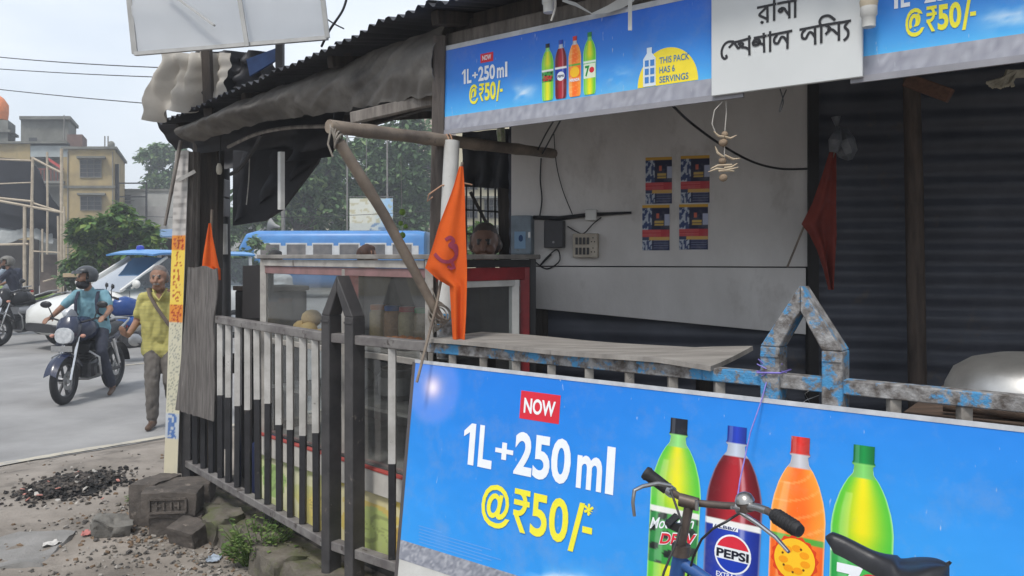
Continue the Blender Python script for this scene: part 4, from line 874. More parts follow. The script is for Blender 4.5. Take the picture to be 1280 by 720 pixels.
# food inside
def bun(name, c, r, m, lab, cat, grp, M=None): b = MB(); b.ball(c, r, 12, M); return tag(b.build(name, m, smooth=True), lab, cat, grp)
BREAD = mat('fried_bread', (.6, .42, .17), (.46, .3, .11), 20, .8, bump=.4); GINGER = mat('orange_sweet', (.75, .25, .04), (.55, .16, .03), 25, .7, bump=.4)
pz = 1.152
bun('bread_roll', cs(.17, .14, pz + .045), (.055, .05, .045), BREAD, 'left bread roll in the small pile inside the case', 'bread roll', 'bread rolls in the case')
bun('bread_roll', cs(.27, .12, pz + .043), (.052, .052, .043), BREAD, 'right bread roll in the small pile inside the case', 'bread roll', 'bread rolls in the case')
bun('bread_roll', cs(.22, .17, pz + .10), (.06, .055, .05), BREAD, 'topmost bread roll of the pile inside the case', 'bread roll', 'bread rolls in the case')
bun('bread_roll', cs(.34, .16, pz + .026), (.05, .055, .026), BREAD, 'flat bread roll at the right foot of the pile in the case', 'bread roll', 'bread rolls in the case')
ft = thing('sweets_tray', 'tray of orange sweets on the upper shelf of the case', 'food tray', cs(1.02, .2, pz - .007))
b = MB(); b.box(cs(1.02, .2, pz + .004), (.2, .16, .012), math.atan2(CE.y, CE.x)); b.build('tray', STEEL, ft)
for k in range(9): b = MB(); b.ball(cs(.95 + (k % 3) * .06, .15 + (k // 3) * .045, pz + .03), (.03, .026, .022), 8); b.build('sweet', GINGER, ft, smooth=True)
JARL = ('orange-lidded', 'blue-lidded', 'red-lidded', 'green-lidded'); JARC = ((.6, .2, .04), (.05, .15, .45), (.5, .04, .04), (.08, .3, .1))
for k in range(4):
    u_ = .5 + k * .13; jt = thing('sweet_jar', JARL[k] + ' jar of snacks on the upper shelf of the case', 'jar', cs(u_, .42, pz - .007)); jt['group'] = 'snack jars in the case'
    b = MB(); b.lathe([(.045, 0), (.05, .01), (.05, .13), (.04, .15)], cs(u_, .42, pz), 14); b.build('jar_body', mat('snack_filled_jar_%d' % k, ((.5, .36, .16), (.45, .25, .12), (.55, .45, .25), (.4, .3, .18))[k], None, 60, .25), jt, smooth=True); b = MB(); b.lathe([(.043, .15), (.045, .152), (.045, .175), (.04, .178)], cs(u_, .42, pz), 14); b.build('lid', mat('jar_lid_%d' % k, JARC[k], None, 9, .4), jt, smooth=True)
jug = thing('steel_pot', 'steel pot on the lower shelf of the case', 'pot', cs(.9, .25, .876)); b = MB(); b.lathe([(.07, 0), (.1, .03), (.105, .12), (.08, .15), (.09, .16)], cs(.9, .25, .876), 16); b.build('pot_body', STEEL, jug, smooth=True)
jug = thing('white_bag', 'white cloth bundle on the lower shelf inside the case', 'bundle', cs(.55, .2, .876)); b = MB(); b.ball(cs(.55, .2, .95), (.13, .1, .075), 12); b.build('bundle', WHITEPL, jug, smooth=True)
# dark stove box and black board left of the case
b = MB(); b.prism([P(303, 398, 4.85), P(336, 398, 4.65), P(337, 331, 4.65), P(303, 332, 4.85)], (.02, .02, 0)); tag(b.build('black_board', mat('sooty_board', (.03, .027, .028), (.02, .018, .018), 5, .8, c3=(.06, .055, .05), t3=.66), bevel=.002), 'sooty black board standing left of the glass case', 'board')
st = thing('clay_stove', 'soot-black stove box behind the far end of the railing', 'stove', (-1.62, 5.38, .12))
SOOT = mat('soot', (.022, .02, .02), (.012, .011, .011), 6, .9, bump=.4)
b = MB(); b.box((-1.62, 5.38, .62), (.34, .3, 1.0), .78); b.build('body', SOOT, st, bevel=.02)
b = MB(); b.box((-1.62, 5.38, 1.385), (.38, .34, .03), .78); b.build('top_plate', mat('rusty_plate', (.07, .055, .045), (.04, .03, .026), 12, .8, c3=(.11, .1, .09), t3=.6), st, bevel=.004)
b = MB(); b.box((-1.62, 5.38, 1.25), (.36, .32, .24), .78); b.build('pan_box', SOOT, st, bevel=.01)
b = MB(); b.lathe([(.1, 0), (.14, .04), (.15, .1), (.14, .1)], (-1.6, 4.85, .9), 18); tag(b.build('dark_pan', SOOT, smooth=True), 'black iron pan hung in front of the stove behind the railing', 'pan')
b = MB(); b.box((-1.25, 4.75, .35), (.5, .35, .4), .7); tag(b.build('blue_drum', mat('dull_blue_plastic', (.03, .05, .16), (.02, .03, .09), 9, .5), bevel=.05), 'dull blue plastic tub on the ground behind the railing', 'tub')
# ---------------------------------------------------------------- plank and advert pole at the far end
fl = thing('corrugated_board', 'weathered grey corrugated board tied to the far end of the railing', 'board', P(250, 520, 5.02))
b = MB(); CB_ = mat('weathered_cement_sheet', (.19, .175, .165), (.085, .078, .074), 6, .9, bump=.6, bscale=30, stretch=(14, 14, .8), c3=(.3, .28, .26), t3=.62, s3=8)
def cbn(u, v):
    q = P(226 - 7 * (1 - v), 512, 4.95).lerp(P(266, 527, 4.74), u).lerp(P(235, 334, 4.95).lerp(P(268 + 4 * math.sin(v * 9), 334 + 3 * math.sin(u * 9), 4.74), u), v)
    return q + V((-.7, -.7, 0)) * (.006 * math.sin(u * 40) if u < .62 else -.004) + V((.02 * mnoise.noise(V((0, v * 5, 1))) * u, 0, 0))
b.grid(cbn, 50, 16, .008); b.build('sheet', CB_, fl, smooth=True)
ap = thing('advert_pole', 'square pole with yellow and white printed strips at the stall corner', 'pole', P(224, 590, 5.2))
AQ0, AQ1 = P(222, 590, 5.2), P(236, 190, 5.2)
b = MB(); b.bar(AQ0, AQ1, .1, .07); b.build('core', WOODG, ap, bevel=.003)
APU = V((.93, -.36, 0)); APL = Plane(AQ0 + V((-.018, -.06, 0)), APU, AQ1 - AQ0); HT = (AQ1 - AQ0).length
def apc(s, t):
    y = 590 - t * 400; n = mnoise.noise(V((s * 3, t * 40, 0)))
    if y < 295: return lerp3((186, 182, 178), (140, 136, 132), .5 + n if int(y / 5) % 2 else 0)
    if y < 313 or (380 < y < 402):
        return lerp3((214, 138, 56), (160, 54, 40), 1 if mnoise.noise(V((s * 7, y * .35, 2))) > .1 and .1 < s < .9 else 0)
    if y < 402: return lerp3((226, 196, 84), (170, 84, 46), 1 if mnoise.noise(V((s * 6, y * .3, 5))) > .18 and .15 < s < .85 else 0)
    if y < 515: return lerp3((196, 192, 170), (140, 142, 130), 1 if mnoise.noise(V((s * 9, y * .6, 8))) > .2 and .1 < s < .9 else 0)
    if y < 545: return lerp3((180, 186, 192), (76, 110, 164), 1 if .2 < s < .8 and mnoise.noise(V((s * 3, y * .25, 3))) > -.1 else 0)
    return (196, 188, 164)
print_grid(APL, lambda s, t: (-.055 + s * .11, t * HT), apc, 14, 220, ap, VCP, h=.004, name='printed_strip')
b = MB(); b.prism([APL.at(-.055, 0, .003), APL.at(.055, 0, .003), APL.at(.055, HT, .003), APL.at(-.055, HT, .003)], -APL.n * .004); b.build('strip_backing', WHITEPL, ap)
b = MB(); b.bar(P(222, 226, 5.08), P(244, 214, 5.12), .03, .022); b.build('bracket', WHITEP, ap)
b = MB(); b.tube([P(206, 282, 5.05), P(214, 240, 5.05), P(226, 176, 5.1)], [.009, .012, .012], 7); tag(b.build('hanging_stick', WOODG), 'thin stick leaning in front of the advert pole', 'stick')
b = MB(); b.prism([P(263, 222, 5.7), P(281, 224, 5.7), P(281, 246, 5.7), P(264, 246, 5.7)], (0, .1, 0)); sb_ = tag(b.build('grey_speaker', mat('grey_box_paint', (.1, .1, .11), None, 9, .6), bevel=.004), 'grey box fixed between the corner post and the black pole', 'box')
b = MB(); b.prism([P(263, 248, 5.7), P(281, 248, 5.7), P(281, 270, 5.7), P(264, 270, 5.7)], (0, .1, 0)); b.build('lower_box', MATS['grey_box_paint'], sb_, bevel=.004)
# ---------------------------------------------------------------- flags
def flag(name, label, outline, d, m, cat='flag', n=14, wav=.02, sticks=None, sr=.006, seed=0):
    """outline: list of (y, xleft, xright) from the top"""
    t = thing(name, label, cat, P(outline[-1][1], outline[-1][0], d))
    b = MB()
    def fn(u, v):
        k = v * (len(outline) - 1); i = min(len(outline) - 2, int(k)); f = k - i
        y = outline[i][0] + (outline[i + 1][0] - outline[i][0]) * f; xl = outline[i][1] + (outline[i + 1][1] - outline[i][1]) * f; xr = outline[i][2] + (outline[i + 1][2] - outline[i][2]) * f
        y += (seed_tilt * (1 - u)) * v
        p = P(xl + (xr - xl) * u, y, d); p.y += wav * math.sin(u * 9 + v * 2.5 + seed) * (.25 + v); return p
    seed_tilt = -0.0; b.grid(fn, n * 2, n * 2, .0015); c = b.build('cloth', m, t, smooth=True, sharp=80)
    if sticks: b = MB(); b.tube(sticks, sr, 7); b.build('stick', BAMBOO, t, smooth=True)
    return t, c
og, oc = flag('orange_flag', 'large orange flag with a dark red Om sign tied at the front post', [(208, 574, 579), (236, 566, 581), (280, 549, 582), (310, 540, 583), (335, 531, 584), (348, 545, 584), (358, 562, 584), (390, 564, 583), (424, 566, 581)], 3.22, ORANGE, sticks=[P(521, 478, 3.2), P(546, 380, 3.26), P(578, 203, 3.3)], wav=.012)
OMP = Plane(P(555, 320, 3.20), V((1, 0, 0)), V((0, 0, 1)))
OMM = mat('dark_red_print', (.28, .035, .07), None, 9, .8)
def omst(pts, w=16):
    x = stroke(OMP, pts, w, og, OMM, off=(520, 190), k=3.0, h=.0); return x
big = MB()
for s_ in ([(112, 328), (128, 320), (140, 334), (126, 350), (142, 362), (150, 386), (130, 410), (96, 408), (70, 384)], [(132, 352), (148, 350), (152, 370), (146, 398)], [(130, 404), (136, 420), (142, 436)], [(120, 430), (134, 438)]):
    x = omst(s_, 11 if len(s_) < 5 else 13); big.add(x.v, x.f)
from mathutils.bvhtree import BVHTree
_off = BASE[og.name]; _bv = BVHTree.FromPolygons([v.co + _off for v in oc.data.vertices], [p.vertices[:] for p in oc.data.polygons]); _eye = V((0, 0, CAMZ)); _nv = []
for q in big.v:      # lay the print on the cloth
    r_ = _bv.find_nearest(V(q)); _nv.append(tuple(r_[0] + (V((q[0], 0, q[2])) - V((r_[0].x, 0, r_[0].z))) - V((0, .003, 0))))
big.v = _nv; big.build('om_sign', OMM, oc)
flag('small_orange_flag', 'small orange flag hanging on the dark corner post', [(279, 261, 264), (295, 258, 266), (320, 254, 271), (334, 253, 274), (336, 262, 275), (350, 270, 275)], 5.1, ORANGE, wav=.012, sticks=[P(262, 350, 5.13), P(265, 262, 5.13)], sr=.009, seed=2)
REDC = mat('dull_red_cloth', (.26, .045, .03), (.18, .03, .022), 5, .9, trans=.15)
flag('red_flag', 'dull red flag hanging in the shade by the corrugated wall', [(190, 1037, 1045), (220, 1028, 1045), (255, 1016, 1044), (280, 1003, 1044), (293, 1013, 1044), (312, 1022, 1043), (335, 1029, 1042), (362, 1035, 1040)], 3.72, REDC, wav=.02, sticks=[P(984, 334, 3.8), P(1004, 285, 3.76), P(1043, 190, 3.72)], sr=.005, seed=1)
# ---------------------------------------------------------------- wall fittings
def onwall(name, px0, py0, px1, py1, dep, m, lab, cat, bevel=.004):
    a, c = wallp.uv(px0, py1), wallp.uv(px1, py0); b = MB(); b.prism([wallp.at(a[0], a[1], 0.0), wallp.at(c[0], a[1], 0.0), wallp.at(c[0], c[1], 0), wallp.at(a[0], c[1], 0)], wallp.n * dep)
    t = thing(name, lab, cat, wallp.at(*a)); b.build('case', m, t, bevel=bevel); return t, a, c
t, a, c = onwall('meter_box', 643, 270, 668, 318, .07, mat('blue_grey_box', (.2, .25, .29), (.12, .15, .18), 9, .5, c3=(.08, .08, .08), t3=.62), 'pale blue meter box on the back wall above the case', 'meter box')
poly_print(wallp, [(a[0] + .02, a[1] + .03), (c[0] - .03, a[1] + .03), (c[0] - .03, a[1] + .12), (a[0] + .02, a[1] + .12)], ink(120, 150, 176), t, .072, 'label'); poly_print(wallp, disc_pts((a[0] + c[0]) / 2, a[1] + .085, .012, .018), ink(40, 70, 110), t, .074, 'drop_mark')
b = MB(); b.box(wallp.at(c[0] - .01, (a[1] + c[1]) / 2, .072), (.012, .004, .03), 0); b.build('latch', STEEL, t)
t, a, c = onwall('fuse_box', 683, 276, 707, 310, .06, mat('dark_box', (.04, .04, .045), None, 9, .45), 'dark fuse box between the meter box and the switchboard', 'fuse box'); poly_print(wallp, disc_pts((a[0] + c[0]) / 2, a[1] + .03, .006), ink(150, 150, 150), t, .062, 'screw')
t, a, c = onwall('switchboard', 718, 292, 749, 322, .05, mat('old_switchboard', (.45, .4, .33), (.3, .26, .21), 12, .5), 'cream switchboard with rows of switches on the back wall', 'switchboard')
W_, H_ = c[0] - a[0], c[1] - a[1]
for j in range(2):
    for i in range(4):
        u, v = a[0] + W_ * (.17 + .15 * i), a[1] + H_ * (.27 + .42 * j); b = MB(); b.prism([wallp.at(u - .006, v - .018, .05), wallp.at(u + .006, v - .018, .05), wallp.at(u + .006, v + .018, .05), wallp.at(u - .006, v + .018, .05)], wallp.n * .006); b.build('switch', PLASTB, t)
    for dx, dy in ((0, .012), (-.008, -.008), (.008, -.008)): poly_print(wallp, disc_pts(a[0] + W_ * .82 + dx, a[1] + H_ * (.3 + .42 * j) + dy, .0035, n=10), ink(30, 28, 28), t, .0515, 'socket_hole')
t, a, c = onwall('junction_box', 733, 262, 747, 276, .035, WHITEPL, 'small white junction box on the black conduit', 'junction box')
b = MB(); b.tube([wallp.pix(668, 272, .02), wallp.pix(700, 273, .02), wallp.pix(735, 269, .02), wallp.pix(790, 266, .02)], [.011, .012, .011, .006], 8); tag(b.build('black_conduit', PLASTB, smooth=True), 'black cable conduit running right along the back wall', 'conduit')
def cable(pts, r, lab, m=WIRE, cat='cable', name='cable'):
    q = [V(p) for p in pts]; o = []
    for i in range(len(q) - 1):
        p0, p1, p2, p3 = q[max(i - 1, 0)], q[i], q[i + 1], q[min(i + 2, len(q) - 1)]
        for j in range(8):
            t = j / 8; o.append(.5 * ((2 * p1) + (p2 - p0) * t + (2 * p0 - 5 * p1 + 4 * p2 - p3) * t * t + (3 * p1 - p0 - 3 * p2 + p3) * t ** 3))
    o.append(q[-1]); b = MB(); b.tube(o, r, 5); return tag(b.build(name, m, smooth=True), lab, cat)
wp = lambda x, y, h=.012: wallp.pix(x, y, h)
cable([wp(677, 198), wp(676, 225), wp(678, 250), wp(675, 272)], .004, 'black wire dropping from the bamboo pole to the meter box')
cable([wp(693, 168), wp(696, 205), wp(704, 238), wp(716, 268)], .0025, 'thin wire curving down the wall to the black conduit')
cable([P(694, 148, 3.5), P(682, 168, 3.8), P(671, 190, 4.0)], .004, 'left of two short black wires from the sign to the bamboo end')
cable([P(701, 150, 3.5), P(690, 170, 3.8), P(678, 192, 4.0)], .004, 'right of two short black wires from the sign to the bamboo end')
cable([P(838, 129, 2.95), P(862, 152, 3.2), P(900, 180, 3.4), P(940, 202, 3.6), P(975, 211, 3.75), P(1009, 211, 3.82)], .0055, 'black cable sagging from the sign to the corrugated wall')
cable([wp(710, 283), wp(722, 290), wp(730, 292), wp(742, 280), wp(752, 272)], .003, 'wire looped between the conduit and the switchboard')
cable([wp(668, 326), wp(684, 336), wp(700, 326), wp(697, 312), wp(684, 322), wp(676, 332), wp(690, 318)], .0035, 'tangled wire hanging under the fuse box')
b = MB()
for k in range(5): b.ball(wp(652 + 4 * k, 262 + (k % 2) * 5, .04), .022, 8)
# ---------------------------------------------------------------- things hanging under the sign
ch = thing('chilli_charm', 'string of dried chillies and lemons hanging under the name board', 'charm', P(905, 225, 2.75))
STRW = mat('pale_string', (.5, .48, .44), None, 30, .8); DRY = mat('dried_chilli', (.5, .42, .3), (.36, .28, .2), 20, .7); DLEM = mat('dried_lemon', (.34, .26, .18), (.22, .16, .11), 20, .8, bump=.4)
dd = 2.72
for pts in ([(907, 122), (908, 140), (906, 165)], [(905, 125), (893, 138), (890, 155), (895, 167)], [(906, 165), (905, 222)]): b = MB(); b.tube([P(x, y, dd) for x, y in pts], .0018, 5); b.build('string', STRW, ch)
for x, y, r in ((906, 168, .012), (904, 178, .016), (903, 201, .014), (904, 222, .015)): b = MB(); b.ball(P(x, y, dd), (r, r, r * .95), 10); b.build('lemon', DLEM, ch, smooth=True)
for pts in ([(892, 164), (898, 170), (905, 171)], [(921, 169), (913, 173), (906, 171)], [(894, 183), (897, 191), (904, 196)], [(925, 198), (916, 199), (906, 194)], [(885, 215), (896, 211), (906, 212)], [(922, 204), (914, 209), (905, 210)], [(888, 211), (897, 207), (915, 206)], [(918, 214), (908, 213), (898, 214)], [(923, 209), (912, 212), (903, 214)]):
    b = MB(); b.tube([P(x, y, dd - .01) for x, y in pts], [.0015, .0045, .004], 6); b.build('chilli', DRY, ch, smooth=True)
lm = thing('lime_charm', 'string of green limes hanging behind the glass case', 'charm', P(503, 298, 4.9)); LIME = mat('green_lime', (.22, .36, .05), (.15, .26, .04), 12, .5)
b = MB(); b.tube([P(501, 195, 4.9), P(503, 298, 4.9)], .002, 5); b.build('string', STRW, lm)
for x, y, r in ((503, 265, .021), (501, 279, .016), (507, 283, .015), (503, 294, .02)): b = MB(); b.ball(P(x, y, 4.9), r, 12); b.build('lime', LIME, lm, smooth=True)
cable([P(975, 111, 2.6), P(979, 128, 2.6), P(974, 140, 2.6), P(978, 124, 2.6), P(983, 112, 2.6)], .002, 'short dark wire curl hanging under the name board')
pb = thing('plastic_bag', 'crumpled clear plastic bag hanging above the dull red flag', 'plastic bag', P(1052, 190, 3.7)); PLB = mat('clear_dusty_plastic', (.28, .3, .33), (.12, .13, .15), 12, .3, trans=.3)
b = MB(); b.tube([P(1045, 146, 3.72), P(1046, 158, 3.72), P(1050, 166, 3.72), P(1054, 178, 3.7), P(1060, 192, 3.7), P(1063, 200, 3.7)], [.022, .006, .04, .055, .045, .01], 9); b.build('bag', PLB, pb)
b = MB(); b.tube([P(1048, 160, 3.66), P(1044, 176, 3.65), P(1042, 190, 3.66)], [.01, .03, .02], 8); b.build('bag_fold', PLB, pb)
pb = thing('plastic_pouch', 'white and green pouch hanging behind the bamboo pole', 'pouch', P(626, 180, 4.1)); b = MB(); b.tube([P(626, 154, 4.1), P(626, 164, 4.1), P(627, 178, 4.1), P(625, 182, 4.1)], [.03, .045, .04, .02], 8, flat=.5); b.build('pouch', mat('pouch_print', (.5, .48, .38), (.2, .28, .1), 30, .4), pb, smooth=True)
b = MB(); b.bar(P(1133, 100, 3.0), P(1188, 120, 2.9), .035, .05); tag(b.build('wooden_block', mat('reddish_wood', (.17, .085, .055), (.09, .05, .035), 9, .8, stretch=(1, 8, 8)), bevel=.003), 'reddish wooden block jutting out at the top of the round post', 'wood block')
tw = thing('straw_bundle', 'bundle of pale straw stalks jutting under the right sign', 'straw bundle', P(1275, 95, 2.6))
rnd = random.Random(5)
for k in range(11): b = MB(); b.tube([P(1300, 90 + rnd.uniform(-4, 4), 2.55), P(1262 + rnd.uniform(-5, 8), 92 + rnd.uniform(-3, 4), 2.55), P(1234 + k * 3.2, 110 - abs(k - 5) * rnd.uniform(.2, 1.3), 2.53)], [.006, .007, .006], 5); b.build('stalk', mat('pale_straw', (.48, .45, .36), (.3, .28, .22), 30, .8), tw)
# lamp holders and a white ribbon at the eave
def lampholder(px, py, d, lab, sc_=1):
    t = thing('lamp_holder', lab, 'lamp holder', P(px, py, d)); c = P(px, py, d)
    b = MB(); b.lathe([(.019 * sc_, 0), (.02 * sc_, .03), (.024 * sc_, .035), (.024 * sc_, .06)], c, 14); b.build('socket', WHITEPL, t, smooth=True)
    b = MB(); b.lathe([(.024 * sc_, .06), (.026 * sc_, .075), (.02 * sc_, .1), (.012 * sc_, .115)], c, 14); b.build('cap', mat('cream_bakelite', (.5, .43, .32), None, 9, .5), t, smooth=True)
lampholder(1086, 34, 2.37, 'cream lamp holder mounted at the right edge of the name board')
lampholder(686, 16, 3.05, 'white lamp holder hanging at the eave above the left sign', 1.1)
b = MB()
def rib(pts, w):
    q = [P(*p) for p in pts]
    for p0, p1 in zip(q, q[1:]): pass
    n = len(q); vs = []
    for i in range(n): vs += [q[i], q[i] + V((0, .01, w[i]))]
    b.add(vs, [(2 * i, 2 * i + 2, 2 * i + 3, 2 * i + 1) for i in range(n - 1)])
rib([(703, 2, 3.0), (720, 8, 2.98), (740, 18, 2.96), (760, 16, 2.95), (778, 10, 2.93), (792, 2, 2.9), (800, -10, 2.9)], [.015, .018, .008, .03, .045, .04, .03])
tag(b.build('white_ribbon', WHITEPL, smooth=True), 'white cloth ribbon looped along the top of the left sign', 'ribbon')
b = MB(); b.bar(P(787.5, -10, 2.86), P(787.5, 38, 2.86), .014, .003); tag(b.build('ribbon_end', WHITEPL), 'short white tape hanging over the top edge of the left sign', 'tape')
cable([P(694, -4, 3.0), P(694, 10, 3.0), P(689, 26, 3.0)], .004, 'thin pale cord dangling beside the white lamp holder', STRW, 'cord', 'cord')
# aluminium bowl upside down on a shelf behind the railing
bw = thing('aluminium_bowl', 'large dented aluminium bowl turned upside down behind the railing', 'bowl', V((1.42, 2.32, 1.17)))
bc = V((1.54, 2.36, 1.165)); b = MB(); b.lathe([(.245, 0), (.248, .006), (.238, .012), (.232, .05), (.21, .095), (.165, .125), (.1, .142), (.04, .148), (.001, .149)], bc, 40); b.build('shell', mat('dull_aluminium', (.62, .61, .58), (.46, .45, .43), 7, .38, metal=.85, bump=.1, bscale=14), bw, smooth=True)
b = MB(); b.torus(bc, .247, .005, None, 40, 6); b.build('rim', STEEL, bw, smooth=True)
tb = thing('work_table', 'rough wooden work table behind the railing on the right', 'table', V((1.7, 2.5, .12)))
TBW = mat('brown_table_wood', (.13, .085, .06), (.06, .042, .033), 7, .85, bump=.5, stretch=(1, 6, 6))
for k in range(4): b = MB(); b.bar(on2(2.45, .14 + k * .16, 1.138), on2(3.9, .14 + k * .16, 1.138), .155, .03); b.build('plank', TBW, tb, bevel=.003)
for t_, o_ in ((2.5, .15), (3.8, .15), (2.5, .6), (3.8, .6)): b = MB(); b.bar(on2(t_, o_, .12), on2(t_, o_, 1.12), .05); b.build('leg', TBW, tb)
b = MB(); b.tube([on2(2.55, .1, 1.18), on2(2.75, .12, 1.175)], .018, 10); tag(b.build('rolling_pin', TBW, smooth=True), 'short dark wooden roller lying at the edge of the work table', 'roller')
# ---------------------------------------------------------------- white flex panel and cloth above the far eave
fx = thing('flex_panel', 'white framed flex sheet seen from behind above the far roof corner', 'banner', P(290, 60, 4.3))
FP = [P(170, 68, 4.5), P(410, 48, 4.1), P(396, -70, 4.05), P(158, -50, 4.45)]
FLEX = mat('white_flex_sheet', (.86, .87, .88), (.8, .81, .82), 2, .6, trans=.72)
b = MB(); fn_ = (FP[1] - FP[0]).cross(FP[3] - FP[0]).normalized()
b.grid(lambda u, v: FP[0].lerp(FP[1], u).lerp(FP[3].lerp(FP[2], u), v) + fn_ * .03 * mnoise.noise(V((u * 2.2 + v, v * 2.5, 0))), 24, 14, .002); b.build('sheet', FLEX, fx, smooth=True, sharp=80)
FRM = mat('pale_grey_frame', (.45, .45, .44), (.36, .36, .35), 9, .6)
for i in range(4): b = MB(); b.bar(FP[i] + V((0, -.01, 0)), FP[(i + 1) % 4] + V((0, -.01, 0)), .03 if i == 3 else .022, .02); b.build('frame_bar', FRM, fx)
b = MB(); b.bar(P(309, 58, 4.22), P(290, -60, 4.2), .022, .012); b.build('stay', FRM, fx); b = MB(); b.bar(P(268, 32, 4.25), P(205, -14, 4.35), .016, .01); b.build('stay', FRM, fx)
b = MB(); b.bar(P(262, 150, 4.75), P(258, 52, 4.75), .05); b.build('strut', WOODD, fx); b = MB(); b.bar(P(350, 118, 4.4), P(350, 45, 4.4), .04); b.build('strut', DARKP, fx)
CAN = mat('dirty_canvas', (.56, .53, .48), (.4, .37, .33), 3, .85, bump=.3, bscale=10, trans=.15)
def cv(u, v):
    x = 202 + u * (288 - 202) - 22 * v * (1 - u) + 3 * math.sin(v * 9) * (1 - u); y = 66 + v * (84 + -26 * u) + 4 * math.sin(u * 16) * v
    p = P(x, y, 4.75 + .05 * u); p += V((-.6, -.8, 0)) * (.035 * math.sin(u * 13 + v * 3) * (.4 + v) + .018 * math.sin(u * 31 - v * 5) + .03 * mnoise.noise(V((u * 5, v * 5, 2)))); return p
b = MB(); b.grid(cv, 40, 22, .004); tag(b.build('canvas_sheet', CAN, smooth=True, sharp=80), 'dirty beige canvas sheet draped over the far roof corner', 'canvas')
def cv2(u, v):
    p = P(246 + u * 100, 64 + v * (66 - 34 * u), 4.85 + .02 * u); p += V((-.6, -.8, 0)) * (.05 * math.sin(u * 19 + v * 4) + .05 * mnoise.noise(V((u * 6, v * 5, 9)))); return p
b = MB(); b.grid(cv2, 30, 14, .004); tag(b.build('dark_tarpaulin', TARPD, smooth=True, sharp=80), 'dark bundled tarpaulin between the white flex sheet and the roof', 'tarpaulin')
b = MB(); b.prism([P(308, 74, 4.5), P(345, 60, 4.45), P(347, 74, 4.45), P(312, 95, 4.5)], (0, .02, 0)); tag(b.build('blue_sheet', mat('faded_blue_sheet', (.06, .12, .3), (.04, .07, .17), 9, .6)), 'scrap of blue sheet under the white flex panel', 'sheet')
cable([P(434, -4, 4.2), P(428, 14, 4.2), P(412, 38, 4.2), P(402, 58, 4.3)], .007, 'dark green cable rising from the roof behind the flex panel')
cable([P(409, 24, 4.3), P(418, 30, 4.3), P(430, 36, 4.3)], .004, 'thin stay wire at the right edge of the flex panel')
# oddments under the eave at the corner
cable([P(285, 184, 4.9), P(320, 168, 4.7), P(360, 160, 4.5), P(408, 158, 4.3)], .011, 'bent pale stick lashed under the far eave', WOODG, 'stick', 'stick')
cable([P(288, 218, 5.0), P(300, 210, 4.9), P(318, 185, 4.8), P(326, 168, 4.7)], .012, 'thick black cable slung under the far eave')
cable([P(276, 170, 5.1), P(275, 190, 5.1), P(274, 212, 5.1)], .004, 'thin wire holding a bulb under the far eave')
b = MB(); b.lathe([(.012, 0), (.02, .02), (.018, .05), (.01, .07)], P(274, 218, 5.1), 10); tag(b.build('small_bulb', mat('bulb_glass', (.5, .46, .38), None, 9, .3), smooth=True), 'small bulb hanging under the far eave', 'bulb')
cable([P(312, 195, 5.35), P(311, 225, 5.35), P(308, 256, 5.35)], .004, 'pale cord hanging in front of the black tarpaulin', STRW, 'cord', 'cord')
cable([P(352, 190, 4.7), P(352, 262, 4.7)], .022, 'pale plastic pipe hanging beyond the black tarpaulin', WHITEPL, 'pipe', 'hanging_pipe')
